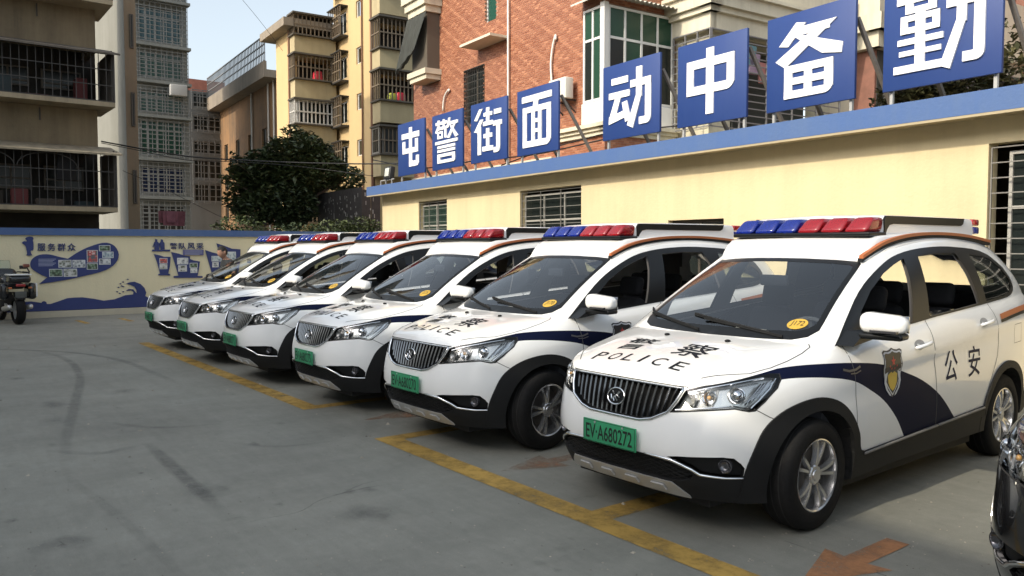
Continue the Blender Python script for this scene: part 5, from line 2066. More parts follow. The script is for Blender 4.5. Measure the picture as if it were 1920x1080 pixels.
# disc at the right, mostly hidden
tag(wall_panel('round_panel', [mz([(1870 + 40 * math.cos(t) + 30, 165 + 30 * math.sin(t)) for t in np.linspace(0, 2 * math.pi, 24, endpoint=False)])]), 'dark blue round panel just showing above the farthest car roof', 'display panel')
# wave band
top = [(-260, 560), (-100, 575), (60, 540), (180, 545), (235, 541), (290, 548), (312, 552), (316, 543), (332, 538), (348, 545), (352, 560), (380, 560), (440, 540), (505, 517), (560, 512), (620, 510), (700, 520), (780, 535), (860, 525), (940, 495), (1000, 488)]
curl = [(1000, 488), (1002, 470), (985, 458), (945, 462), (965, 448), (1000, 450), (1015, 470), (1026, 480), (1024, 455), (1008, 430), (975, 415), (945, 410), (970, 398), (1010, 393), (1055, 410), (1085, 440), (1098, 475), (1090, 500), (1115, 512), (1240, 545), (1400, 520), (1600, 545), (1900, 530), (2300, 540)]
zk = .155
wv = [wpix(x / 4, 430 + y / 4) for x, y in top + curl[1:]]
wv = wv + [(wv[-1][0], zk), (wv[0][0], zk)]
tag(wall_panel('wave_panel', [wv], .02), 'dark blue wave band with a curling crest along the wall foot', 'display panel')
mb = MB()
for x, y in ((960, 375), (925, 395), (905, 408), (890, 435), (880, 468), (925, 430), (900, 480), (925, 468), (915, 425)):
    c = wpix(x / 4, 430 + y / 4)
    mb.prism([(c[0] + .022 * math.cos(t), c[1] + .014 * math.sin(t)) for t in np.linspace(0, 2 * math.pi, 8, endpoint=False)], .002, .02, fn=lambda x, y, z: (XW + z, x, y))
sp = mb.build('spray_drops', None, M_MBLUE)
tag(sp, 'small dark blue spray drops beside the wave crest on the wall', 'wall cut-out', kind='stuff')
# ------------------------------------------------------------------ buildings round the yard
Xd, Yd = Vector((1, 0, 0)), Vector((0, 1, 0))
def zat(px, py, ax, val, frame='w'):
    return (at if frame == 'w' else atb)(px, py, ax, val).z

# ---- left block with caged balconies (faces the yard)
M_AWALL = stained('grimy beige render', (.205, .165, .100), (.075, .060, .040), streak=.9, scale=.7)
M_ASLAB = stained('pale slab edge', (.30, .255, .17), (.11, .09, .065), streak=.8)
M_ADARK = mat('painted recess shade', (.030, .028, .024), .9, noise=.3, nscale=3)  # near-black colour paints the deep shade inside balconies and recesses
XA = -26.0
ya0, ya1 = -5.0, at(182, 200, 0, XA).y
ybal = at(217, 200, 0, XA + .9).y
FA = Face((XA, 0, 0), Yd, Xd)
blk = empty('caged_balcony_block', (0, 0, 0))
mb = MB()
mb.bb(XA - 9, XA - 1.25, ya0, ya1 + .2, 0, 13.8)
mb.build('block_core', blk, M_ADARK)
XS_ = XA + .85
zs = lambda y: at(0, y, 0, XS_).z
za_ = lambda y: at(90, y, 0, XA).z
cagez = [(zs(-35), zs(-35) + 2.1), (zs(171), zs(66)), (zs(383), zs(268))]
bands = [(cagez[1][1] + .05, cagez[0][0] - .02), (cagez[2][1] + .05, cagez[1][0] - .14)]
for z0, z1 in bands:
    mb = MB()
    mb.bb(XA - .18, XA, ya0, ya1, z0, z1)
    mb.bb(XA - 1.3, XA - .181, ya1 - .18, ya1, z0, z1)
    mb.build('parapet_band', blk, M_AWALL)
# balcony floors, cages and sun canopies
for fl_, (zf, zt_) in enumerate(cagez):
    mb = MB()
    mb.bb(XA - 1.25, XA + .85, ya0, ybal, zf - .13, zf)
    mb.build('balcony_slab', blk, M_ASLAB)
    mb = MB()
    # sloping canopy
    vs = [(XA + .0, ya0, zt_ + .12), (XA + .0, ybal, zt_ + .12), (XA + 1.05, ybal + .12, zt_ - .16), (XA + 1.05, ya0, zt_ - .16)]
    vs2 = [(x, y, z + .05) for x, y, z in vs]
    mb.add(vs + vs2, [(0, 1, 2, 3), (7, 6, 5, 4), (0, 4, 5, 1), (1, 5, 6, 2), (2, 6, 7, 3), (3, 7, 4, 0)])
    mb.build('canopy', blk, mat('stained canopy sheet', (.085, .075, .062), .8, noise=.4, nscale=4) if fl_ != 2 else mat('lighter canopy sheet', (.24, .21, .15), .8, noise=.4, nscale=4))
    F2 = Face((XA + .82, 0, 0), Yd, Xd)
    F2.grille(blk, ya0, ybal - .02, zf + .02, zt_ - .12, .19, 0, True, .009, M_IRONDK, 4, 'balcony_cage')
    F3 = Face((XA + .82, ybal - .02, 0), -Xd, Yd)
    F3.grille(blk, 0, .80, zf + .02, zt_ - .05, .19, .02, True, .009, M_IRONDK, 4, 'balcony_cage')
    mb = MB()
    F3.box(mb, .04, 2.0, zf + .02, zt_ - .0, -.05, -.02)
    mb.build('added_side_sheet', blk, mat('added dark side sheet', (.060, .054, .045), .8, noise=.4, nscale=3))  # added sheet hides the bright view so the cage end reads dark
    # room front: doors and windows behind the cage
    FB = Face((XA - 1.24, 0, 0), Yd, Xd)
    y = ya0 + .3
    k = 0
    while y < ya1 - 1.1:
        hb = zf + (.05 if k % 3 == 1 else .55)
        FB.window(blk, y, y + 1.05, hb, zt_ - .35, 2, zt_ - .75, .05, mat('brown window frame', (.10, .085, .065), .6), M_WDARK, .05)
        y += 1.35
        k += 1
    # clutter kept on the balcony, seen dimly through the bars
    rc = random.Random(fl_ + 3)
    yy = ya0 + .2
    while yy < ybal - .5:
        w_ = rc.uniform(.25, .7)
        h_ = rc.uniform(.2, 1.1)
        rbox('balcony_clutter', (XA + rc.uniform(-.6, .4), yy + w_ / 2, zf + h_ / 2 + .005), (rc.uniform(.25, .5), w_, h_), .04, mat('clutter %d' % rc.randrange(4), ((.05, .04, .03), (.09, .085, .08), (.03, .045, .05), (.12, .03, .03))[rc.randrange(4)], .8), blk, None, 2)
        yy += w_ + rc.uniform(.1, .9)
    if fl_ == 2:
        # arches of the lower cage
        mb = MB()
        yy = ya0
        while yy < ybal - 1.5:
            mb.tube([(XA + .84, yy + .75 + .72 * math.cos(t), zt_ - .55 + .38 * math.sin(t)) for t in np.linspace(0, math.pi, 13)], .014, 6)
            yy += 1.5
        mb.build('cage_arches', blk, M_IRONDK)
        o = rbox('hung_coat', (0, 0, 0), (.10, .42, .78), .04, mat('black cloth', (.010, .010, .011), .9), None, None, 2, lambda v: (v.x, v.y * (1 + .25 * (v.z < 0)), v.z))
        o.location = (XA + .55, at(124, 310, 0, XA + .55).y, at(124, 312, 0, XA + .55).z)
        tag(o, 'black garment hanging in the lower balcony of the grimy beige block', 'clothing')
for yy in (.4, 1.9, 3.2):
    for q_ in (0, 1):
        mb = MB()
        mb.bar((XA + .02, yy, cagez[q_][0] - .2), (XA + .02, yy, cagez[q_][0] - .55), .03)
        mb.build('canopy_bracket', blk, M_IRONDK)
tag(blk, 'grimy beige apartment block with dark caged balconies behind the motorcycle wall', 'building')

# ---- white tiled slab tower next to it
M_TILEW = stained('white mosaic tile', (.235, .235, .205), (.14, .135, .11), streak=.7, scale=.5)
M_TILEB = stained('brown end wall', (.32, .245, .16), (.15, .11, .075), streak=.8, scale=.5)
pb_ = at(236, 200, 0, -34.0)
twr = empty('white_tile_tower', (0, 0, 0))
yb0 = pb_.y
yb1 = at(258, 200, 0, -34.0).y
mb = MB()
mb.add([(-44, yb0, 0), (-34, yb0, 0), (-34, yb0, 20), (-44, yb0, 20)], [(0, 1, 2, 3)])
mb.build('tiled_wall', twr, M_TILEW)
mb = MB()
mb.bb(-44, -34.001, yb0 + .002, yb1, 0, 20)
mb.build('end_wall', twr, M_TILEB)
for k in range(4):
    z = 3.4 + 3.0 * k
    FT_ = Face((-34, 0, 0), Yd, Xd)
    FT_.window(twr, yb0 + (yb1 - yb0) * .45, yb1 - .1, z, z + 1.3, 1, None, .03, mat('brown window frame', (.10, .085, .065), .6), M_WDARK, .05)
tag(twr, 'narrow white tiled tower with brown end wall beside the caged balcony block', 'building')

# ---- mid-rise with blue green windows
M_CW = stained('grey mosaic wall', (.185, .195, .185), (.11, .115, .105), streak=.6, scale=.35)
XC = -58.0
c0, c1 = at(236, 200, 0, XC).y, at(353, 200, 0, XC).y
FC = Face((XC, 0, 0), Yd, Xd)
mid = empty('green_window_block', (0, 0, 0))
holes = []
lev = []
for (yt, yb) in ((16, 80), (97, 148), (172, 212), (226, 292), (313, 363), (-70, -5), (-150, -90), (384, 440)):
    zt_, zb_ = zat(300, yt, 0, XC), zat(300, yb, 0, XC)
    lev.append((zb_, zt_))
    holes.append((c0 + .8, c1 - .35, zb_, zt_))
mb = MB()
FC.wall(mb, c0, c1, 0, 26, holes, .4)
mb.add([(XC, c1, 0), (XC - 12, c1, 0), (XC - 12, c1, 26), (XC, c1, 26)], [(0, 1, 2, 3)])
mb.add([(XC, c0, 0), (XC - 12, c0, 0), (XC - 12, c0, 26), (XC, c0, 26)], [(0, 1, 2, 3)])
mb.add([(XC, c0, 26), (XC, c1, 26), (XC - 12, c1, 26), (XC - 12, c0, 26)], [(0, 1, 2, 3)])
mb.build('wall', mid, M_CW)
gcol = [mat('teal window glass', (.028, .075, .085), .15, spec=.5), mat('green window glass far', (.016, .060, .040), .15, spec=.5), mat('deep blue window glass', (.012, .022, .055), .15, spec=.5)]
for k, (z0, z1) in enumerate(lev):
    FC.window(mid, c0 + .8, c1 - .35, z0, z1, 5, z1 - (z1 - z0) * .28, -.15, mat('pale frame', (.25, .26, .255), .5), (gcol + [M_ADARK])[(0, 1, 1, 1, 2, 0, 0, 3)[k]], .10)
    FC.grille(mid, c0 + .5, c1 - .05, z0 - .2, z1 + .25, .36, .35, True, .018, mat('thin grey cage', (.17, .175, .17), .6), 10, 'window_cage')
    mb = MB()
    FC.box(mb, c0 + .4, c1 + .1, z0 - .40, z0 - .22, .0, .60)
    mb.build('ledge', mid, M_CW)
p = at(334, 170, 0, XC + .6)
rbox('air_conditioner', tuple(p), (.5, 1.1, .75), .05, mat('white appliance', (.36, .36, .35), .5), mid)
tag(mid, 'grey mid-rise block with blue green caged windows', 'building')
o = MB()
for k in range(6):
    o.bar((-40.4, at(305 + k * 7, 400, 0, -40.4).y, zat(320, 396, 0, -40.4)), (-40.4 + .2 * math.sin(k), at(305 + k * 7, 400, 0, -40.4).y, zat(320, 418 + 5 * (k % 2), 0, -40.4)), .38, .03)
tag(o.build('pink_awning', None, mat('faded pink cloth', (.26, .10, .12), .9, noise=.3, nscale=4)), 'faded pink awning low between the left blocks', 'awning')

# ---- far small block with red roof
XD = -76.0
d0, d1 = at(349, 200, 0, XD).y, at(432, 200, 0, XD).y
FD = Face((XD, 0, 0), Yd, Xd)
far = empty('far_small_block', (0, 0, 0))
mb = MB()
zr = zat(380, 172, 0, XD)
holes = [(d0 + .6, d1 - .8, zat(380, b, 0, XD), zat(380, a, 0, XD)) for a, b in ((175, 202), (218, 245), (265, 288), (300, 335), (345, 378))]
FD.wall(mb, d0, d1, 0, zr, holes, .3)
mb.add([(XD, d0, zr), (XD, d1, zr), (XD - 10, d1, zr), (XD - 10, d0, zr)], [(0, 1, 2, 3)])
mb.build('wall', far, stained('pale grey wall', (.20, .212, .21), (.11, .115, .115), streak=.6, scale=.4))
for h in holes:
    FD.window(far, *h, 4, None, -.1, mat('pale frame', (.25, .26, .255), .5), M_WDARK, .10)
    FD.grille(far, h[0] - .2, h[1] + .2, h[2] - .2, h[3] + .2, .5, .3, True, .025, mat('thin grey cage', (.17, .175, .17), .6), 4, 'window_cage')
mb = MB()
mb.bb(XD - 8, XD - .5, d0 + .3, d0 + 3.6, zr + .001, zat(380, 148, 0, XD))
mb.build('red_roof_shed', far, mat('faded red tile', (.42, .16, .11), .8, noise=.2, nscale=3))
tag(far, 'small far grey block with a faded red rooftop shed', 'building')

# ---- old orange-brown block with a rooftop railing, turned like the low building
VE = 18.6
ue0, ue1 = atb(392, 230, 1, VE).x, atb(523, 140, 1, VE).x
FE = Face(bw(0, VE, 0), BA, -BN)
old = empty('orange_old_block', (0, 0, 0))
M_EW = stained('stained and shaded orange render', (.27, .150, .066), (.060, .052, .040), streak=1.0, scale=.45)  # real streaks; base colour also darkened for shade from neighbouring blocks
ze = zat(520, 138, 1, VE, 'b')
mb = MB()
hol = []
for k in range(4):
    z0 = 1.0 + k * 2.75
    for q in range(5):
        a = ue0 + 1.8 + q * (ue1 - ue0 - 2.4) / 5
        hol.append((a, a + 1.25, z0 + .3, z0 + 1.75))
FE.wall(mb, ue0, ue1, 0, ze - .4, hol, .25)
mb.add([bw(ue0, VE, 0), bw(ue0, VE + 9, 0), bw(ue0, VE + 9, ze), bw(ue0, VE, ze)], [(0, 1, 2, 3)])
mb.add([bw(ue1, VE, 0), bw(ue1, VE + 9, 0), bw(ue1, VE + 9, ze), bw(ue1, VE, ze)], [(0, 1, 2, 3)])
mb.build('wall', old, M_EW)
for h in hol:
    FE.window(old, *h, 2, None, -.15, mat('brown window frame', (.10, .085, .065), .6), M_WDARK, .06)
mb = MB()
slab_poly(mb, [(ue0 - 1.2, VE - 1.1), (ue1 + .0, VE - 1.1), (ue1 + .0, VE + 9), (ue0 - 1.2, VE + 9)], ze - .4, ze + .15)
slab_poly(mb, [(ue0 - 1.2, VE - 1.1), (ue1, VE - 1.1), (ue1, VE - .9), (ue0 - 1.2, VE - .9)], ze + .151, ze + .75)
mb.build('roof_eave', old, stained('grey brown eave', (.26, .22, .17), (.12, .10, .08), streak=.7))
FE2 = Face(bw(0, VE - 1.0, 0), BA, -BN)
FE2.grille(old, ue0 + 4, ue1 - .1, ze + .78, ze + 2.6, .42, 0, True, .03, M_IRON, 4, 'roof_railing')
mb = MB()
for u in (ue1 - 1.0, ue1 - 2.4, ue1 - 7.0):
    mb.tube([bw(u, VE - .12, 0), bw(u, VE - .12, ze - .4)], .07, 8)
mb.build('white_drainpipes', old, mat('white plastic pipe', (.66, .65, .60), .5))
tag(old, 'old stained orange brown block with a rooftop railing beside the yellow flats', 'building')

# ---- yellow flats in a stepped plan
M_FW = stained('warm yellow tile', (.54, .395, .200), (.41, .30, .15), streak=.5, scale=.5)
M_FP = stained('beige parapet', (.44, .37, .22), (.26, .21, .12), streak=.6, scale=.6)
flats = empty('yellow_stepped_flats', (0, 0, 0))
V1 = 16.6
uf0, uf1 = atb(519, 200, 1, V1).x, atb(548, 200, 1, V1).x
V2 = atb(627, 200, 0, uf1).y
uf2 = atb(703, 200, 1, V2).x
V3 = atb(800, 200, 0, uf2).y
ztop1 = atb(548, 55, 1, V1).z
ztop2 = 24.0
def wallq(mb, F, a0, a1, z0, z1):
    mb.add([F(a0, z0), F(a1, z0), F(a1, z1), F(a0, z1)], [(0, 1, 2, 3)])
F1 = Face(bw(0, V1, 0), BA, -BN)
F2_ = Face(bw(0, V2, 0), BA, -BN)
G1 = Face(bw(uf1, 0, 0), BN, BA)
G2 = Face(bw(uf2, 0, 0), BN, BA)
mb = MB()
wallq(mb, F1, uf0, uf1, 0, ztop1)
wallq(mb, Face(bw(uf0, 0, 0), BN, -BA), V1, V1 + 10, 0, ztop1)
# storeys seen in the photo (pixel rows at the two balcony stacks)
lv1 = [(zat(590, b, 0, 0, 'b') if 0 else atb(590, b, 0, uf1).z, atb(590, a, 0, uf1).z) for a, b in ((195, 240), (113, 158), (40, 78))]
holes1 = [(V1 + .35, V2 - .3, z0, z1) for z0, z1 in lv1] + [(V1 + .35, V2 - .3, lv1[0][0] - 3.1 * k, lv1[0][1] - 3.1 * k) for k in (1, 2)]
G1.wall(mb, V1, V2, 0, ztop1, holes1, 1.0)
smallw = []
dz_ = lv1[1][0] - lv1[0][0]
for k in range(-1, 5):
    zb_ = lv1[0][0] + dz_ * k + .2
    smallw.append((uf1 + (uf2 - uf1) * .10, uf1 + (uf2 - uf1) * .34, zb_, zb_ + 1.35))
    smallw.append((uf1 + (uf2 - uf1) * .58, uf1 + (uf2 - uf1) * .70, zb_ + .5, zb_ + 1.5))
F2_.wall(mb, uf1, uf2, 0, ztop2, smallw, .25)
lv2 = [(atb(735, b, 0, uf2).z, atb(735, a, 0, uf2).z) for a, b in ((245, 296), (142, 198), (47, 103))]
holes2 = [(V2 + .3, V3 - .3, z0, z1) for z0, z1 in lv2] + [(V2 + .3, V3 - .3, lv2[2][0] + 3.2, lv2[2][1] + 3.2)]
G2.wall(mb, V2, V3, 0, ztop2, holes2, 1.0)
mb.add([bw(uf1 - .01, V1 + .01, ztop1), bw(uf0, V1 + .01, ztop1), bw(uf0, V1 + 10, ztop1), bw(uf1 - .01, V1 + 10, ztop1)], [(0, 1, 2, 3)])
mb.build('wall', flats, M_FW)
mb = MB()
F1.box(mb, uf0 - .9, uf1 + 1.0, ztop1, ztop1 + .5, -(V2 - V1) - .3, .8)
mb.build('roof_eave', flats, stained('grey brown eave', (.26, .22, .17), (.12, .10, .08), streak=.7))
for k, h in enumerate(smallw):
    F2_.window(flats, *h, 2 if k % 2 == 0 else 1, None, -.12, M_ALU, M_WDARK, .07, panes=(k % 2 == 0))
    if k % 2 == 0:
        F2_.grille(flats, h[0] - .25, h[1] + .25, h[2] - .2, h[3] + .2, .34, .50, True, .025, mat('rusty cage', (.16, .125, .085), .7), 4, 'window_cage')
        for q_ in ((h[2] - .32, h[2] - .22, .55), (h[3] + .2, h[3] + .26, .6)):
            mb = MB()
            F2_.box(mb, h[0] - .3, h[1] + .3, q_[0], q_[1], 0.002, q_[2])
            mb.build('cage_shelf', flats, M_IRONDK)
for Gf, hs, dv in ((G1, holes1, .9), (G2, holes2, 1.1)):
    for k, (a0, a1, z0, z1) in enumerate(hs):
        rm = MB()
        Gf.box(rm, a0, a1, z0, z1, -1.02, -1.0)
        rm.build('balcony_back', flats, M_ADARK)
        mb = MB()
        Gf.box(mb, a0 - .45, a1 + .1, z0 - .95 - (.25 if Gf is G2 else .35), z0, 0.002, dv)
        mb.build('balcony_parapet', flats, M_FP)
        mb = MB()
        Gf.box(mb, a0 - .65, a1 + .15, z1, z1 + .10, 0.002, dv + .35)
        Gf.box(mb, a0 - .60, a1 + .12, z0 + .001, z0 + .08, 0.002, dv + .25)
        mb.build('balcony_slab', flats, mat('dark slab edge', (.085, .075, .06), .8))
        lite = (Gf is G1 and k == 0)
        cm_ = mat('pale cage bars', (.55, .54, .50), .5) if lite else mat('rusty cage', (.16, .125, .085), .7)
        Gf.grille(flats, a0 - .5, a1, z0 + .08, z1, .26, dv + .1, True, .028 if not lite else .035, cm_, 3, 'balcony_cage')
        Fs = Face(Gf(a0 - .5, 0, 0), Gf.n, -Gf.a)
        Fs.grille(flats, .05, dv + .1, z0 + .08, z1, .26, 0, True, .028, cm_, 3, 'balcony_cage')
        if lite:
            Gf.window(flats, a0 - .35, a1, z0 + .1, z1 - .02, 5, None, dv - .1, M_ALU, M_WDARK, .08)
        elif Gf is G2 and k == 0:
            Gf.window(flats, a0 - .3, a1, z0 + .1, z1, 3, None, dv - .15, mat('grey old frame', (.24, .23, .20), .6), M_WDARK, .09)
            Fs.window(flats, .1, dv, z0 + .1, z1, 1, None, 0.02, mat('grey old frame', (.24, .23, .20), .6), M_WDARK, .09)
# pipe and laundry
mb = MB()
mb.tube([F1(uf1 - .15, 0, .12), F1(uf1 - .15, ztop1, .12)], .08, 8)
mb.tube([F2_(uf2 - .12, 0, .12), F2_(uf2 - .12, ztop2, .12)], .11, 8)
mb.tube([F2_(uf1 + (uf2 - uf1) * .74, 0, .08), F2_(uf1 + (uf2 - uf1) * .74, ztop2, .08)], .05, 8)
mb.build('rusty_drainpipes', flats, mat('rust brown pipe', (.17, .085, .045), .7))
tag(flats, 'tall warm yellow flats with stepped walls and caged balconies', 'building')
z0, z1 = lv1[1]
o = rbox('red_stool', (0, 0, 0), (.5, .5, .62), .08, mat('pink red plastic', (.72, .05, .08), .4), None, None, 3, lambda v: (v.x * (1 - .3 * v.z), v.y * (1 - .3 * v.z), v.z))
o.location = G1(atb(590, 150, 0, uf1).y, z0 + .40, .55)
tag(o, 'pink red plastic stool on the balcony of the yellow flats', 'stool')
o = rbox('red_bucket', (0, 0, 0), (.55, .6, .6), .15, mat('red bucket plastic', (.65, .04, .07), .4), None)
o.location = G2(atb(741, 190, 0, uf2).y, lv2[1][0] + .38, .6)
tag(o, 'red bucket on the upper balcony beside the brick building', 'bucket')
o = rbox('yellow_bag', (0, 0, 0), (.5, .6, .55), .18, mat('lime plastic bag', (.50, .55, .08), .5), None)
o.location = G2(atb(728, 190, 0, uf2).y, lv2[1][0] + .33, .6)
tag(o, 'lime yellow bag beside the red bucket on the balcony', 'bag')

# ---- red tiled building
def brick_wall(F, a0, a1, z0, z1, holes, parent, tw=.205, th=.068, gap=.010):
    """one joined layer of ceramic tiles set on the wall, each with its own tint"""
    vs, fs, tint = [], [], []
    nr = int((z1 - z0) / th)
    rnd = random.Random(3)
    for r in range(nr):
        zz0 = z0 + r * th
        k0 = int(a0 / tw)
        x = a0 - (r % 2) * tw / 2
        c = 0
        while x < a1:
            xa, xb = max(x, a0) + gap / 2, min(x + tw, a1) - gap / 2
            zc = zz0 + th / 2
            xm = (xa + xb) / 2
            # staggered light tiles in diagonal steps
            idx = int(round((x - a0) / tw))
            if xb - xa > .03 and not any(h[0] < xm < h[1] and h[2] < zc < h[3] for h in holes):
                d = .006 + rnd.random() * .003
                b = len(vs)
                for (aa, hh, dd) in ((xa, zz0 + gap / 2, 0), (xb, zz0 + gap / 2, 0), (xb, zz0 + th - gap / 2, 0), (xa, zz0 + th - gap / 2, 0), (xa + .003, zz0 + gap / 2 + .003, d), (xb - .003, zz0 + gap / 2 + .003, d), (xb - .003, zz0 + th - gap / 2 - .003, d), (xa + .003, zz0 + th - gap / 2 - .003, d)):
                    vs.append(F(aa, hh, dd))
                fs += [(b + 4, b + 5, b + 6, b + 7), (b, b + 1, b + 5, b + 4), (b + 1, b + 2, b + 6, b + 5), (b + 2, b + 3, b + 7, b + 6), (b + 3, b, b + 4, b + 7)]
                t = .28 + .34 * rnd.random()
                if (idx * 2 + r) % 7 < 2 and rnd.random() < .85:
                    t = .58 + .36 * rnd.random()
                tint += [t] * 5
            x += tw
    me = bpy.data.meshes.new('tile_cladding')
    me.from_pydata(vs, [], fs)
    at_ = me.attributes.new('tint', 'FLOAT', 'FACE')
    at_.data.foreach_set('value', tint)
    m = bpy.data.materials.new('red ceramic tile')
    m.use_nodes = True
    t = m.node_tree
    p = t.nodes['Principled BSDF']
    a = t.nodes.new('ShaderNodeAttribute')
    a.attribute_name = 'tint'
    cr_ = t.nodes.new('ShaderNodeValToRGB')
    cr_.color_ramp.elements[0].position = .25
    cr_.color_ramp.elements[0].color = (.225, .074, .036, 1)
    cr_.color_ramp.elements[1].position = 1.0
    cr_.color_ramp.elements[1].color = (.47, .215, .118, 1)
    t.links.new(a.outputs['Fac'], cr_.inputs[0])
    t.links.new(cr_.outputs[0], p.inputs['Base Color'])
    p.inputs['Roughness'].default_value = .42
    me.materials.append(m)
    o = link('tile_cladding', me, parent)
    tag(o, kind='stuff')
    return o

VG = 14.5
brick = empty('red_tiled_building', (0, 0, 0))
ug0, ug1 = atb(776, 200, 1, VG).x, atb(1134, 100, 1, VG).x
FG = Face(bw(0, VG, 0), BA, -BN)
wl_ = (-25.07, -23.70, 6.05, 7.95)
wu_ = (atb(909, 5, 1, VG).x, atb(922, 5, 1, VG).x + .3, 9.3, 10.3)
zb_, zt_ = 5.75, 8.42                     # enclosed balcony
ub0 = atb(1097, 100, 1, VG).x
bay_h = (ub0, ug1 + .01, zb_, zt_)
M_GGDK = mat('dark green balcony glass', (.020, .058, .036), .25, spec=.3)
M_GROUT = mat('pinkish grout', (.36, .22, .16), .9)
mb = MB()
FG.wall(mb, ug0, ug1, 0, 14.0, [wl_, wu_, bay_h], .3)
vg2 = atb(1268, 60, 0, ug1).y
GG = Face(bw(ug1, 0, 0), BN, BA)
GG.wall(mb, VG, vg2, 0, 14.0, [(VG - .01, vg2, zb_, zt_)], .3)
mb.add([bw(ug0, VG, 0), bw(ug0, VG + 9, 0), bw(ug0, VG + 9, 14), bw(ug0, VG, 14)], [(0, 1, 2, 3)])
mb.build('wall', brick, M_GROUT)
brick_wall(FG, ug0, ug1, 3.2, 12.2, [wl_, wu_, bay_h], brick)
brick_wall(GG, VG, vg2, 3.2, 12.2, [(VG - .2, vg2 + .2, zb_ - .02, zt_)], brick)
FG.window(brick, *wl_, 2, None, -.15, mat('brown window frame', (.10, .085, .065), .6), M_WDARK, .05)
FG.grille(brick, wl_[0], wl_[1], wl_[2], wl_[3], .12, .02, True, .010, M_IRONDK, 9)
FG.window(brick, *wu_, 1, None, -.12, M_ALU, M_GGREEN, .06)
# enclosed balcony with green glass on two faces
mb = MB()
FG.box(mb, ub0, ug1 + .10, zb_ - .62, zb_, -.02, .12)
GG.box(mb, VG - .12, vg2 - .1, zb_ - .62, zb_, .002, .10)
mb.build('balcony_panel', brick, mat('white balcony panel', (.72, .72, .69), .5, noise=.06, nscale=3))
bayg = lambda i, j: M_GGDK if (j == 1 or i % 3 == 1) else mat('open dark pane', (.014, .018, .016), .25, spec=.3)
FG.window(brick, ub0 + .02, ug1 - .02, zb_ + .02, zt_ - .05, 2, zb_ + 1.75, .06, M_ALU, bayg, .07)
GG.window(brick, VG + .05, vg2 - .2, zb_ + .02, zt_ - .05, 4, zb_ + 1.75, .06, M_ALU, bayg, .07)
mb = MB()
mb.bar(bw(ug1 + .05, VG - .06, zb_ - .6), bw(ug1 + .05, VG - .06, zt_), .17, .17)
mb.build('corner_post', brick, M_ALU)
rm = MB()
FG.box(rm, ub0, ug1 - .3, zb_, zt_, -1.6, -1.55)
rm.build('balcony_back', brick, mat('painted room darkness', (.05, .052, .045), .9))
# corrugated roof over the balcony
mb = MB()
N_ = 40
vs = []
for i in range(N_ + 1):
    a = VG - .45 + (vg2 - VG + .6) * i / N_
    w_ = .03 * math.cos(i * math.pi)
    vs += [GG(a, zt_ + .38 + w_, -.8), GG(a, zt_ + .06 + w_, .55)]
mb.add(vs, [(2 * i, 2 * i + 1, 2 * i + 3, 2 * i + 2) for i in range(N_)])
vs = [FG(ub0 - .1, zt_ + .30, -.1), FG(ug1 + .5, zt_ + .30, -.1), FG(ug1 + .5, zt_ + .05, .45), FG(ub0 - .1, zt_ + .05, .45)]
mb.add(vs + [v + Vector((0, 0, .05)) for v in vs], [(0, 1, 2, 3), (7, 6, 5, 4), (0, 4, 5, 1), (1, 5, 6, 2), (2, 6, 7, 3), (3, 7, 4, 0)])
mb.build('corrugated_roof', brick, mat('pale corrugated sheet', (.55, .53, .46), .6, noise=.25, nscale=5))
# cornice band
M_CORN = stained('cream cornice', (.62, .58, .45), (.34, .31, .24), streak=.7)
mb = MB()
for (za, zb2, d) in ((5.02, 5.13, .30), (4.92, 5.02, .20), (4.80, 4.92, .12)):
    FG.box(mb, atb(1050, 200, 1, VG).x, ug1 + d, za, zb2, .002, d)
    GG.box(mb, VG - d, vg2 - .1, za, zb2, .002, d)
mb.build('cornice', brick, M_CORN)
mb = MB()
for (za, zb2, d) in ((4.30, 4.42, .12), (4.20, 4.30, .08)):
    FG.box(mb, ug0, atb(1040, 200, 1, VG).x, za, zb2, .002, d)
mb.build('cornice', brick, M_CORN)
# canopy slab with red edge, pipes
mb = MB()
cu0, cu1 = atb(897, 85, 1, VG).x, atb(955, 68, 1, VG).x
zc_ = 8.45
vs = [FG(cu0, zc_ + .04, .75), FG(cu1, zc_ + .04, .75), FG(cu1, zc_ + .04, .012), FG(cu0, zc_ + .04, .012)]
mb.add(vs + [v + Vector((0, 0, .08)) for v in vs], [(0, 1, 2, 3), (7, 6, 5, 4), (0, 4, 5, 1), (1, 5, 6, 2), (2, 6, 7, 3), (3, 7, 4, 0)])
mb.build('window_canopy', brick, mat('cream canopy', (.60, .54, .42), .7))
mb = MB()
u_ = atb(957, 100, 1, VG).x
mb.tube([FG(u_, 3.4, .09), FG(u_, 12, .09)], .035, 8)
mb.build('white_pipe', brick, mat('white plastic pipe', (.66, .65, .60), .5))
for k, pix in enumerate((((1039, 160), (1037, 120), (1041, 85), (1046, 66), (1046, 75)), ((834, 208), (836, 185), (842, 172), (846, 168), (845, 172)))):
    mb = MB()
    P_ = crs([tuple(FG(atb(a, b, 1, VG).x, atb(a, b, 1, VG).z, .08)) for a, b in pix], 4)
    mb.tube([Vector(q) for q in P_], .035, 6)
    mb.build('bent_hose', brick, mat('white plastic pipe', (.66, .65, .60), .5), smooth=True)
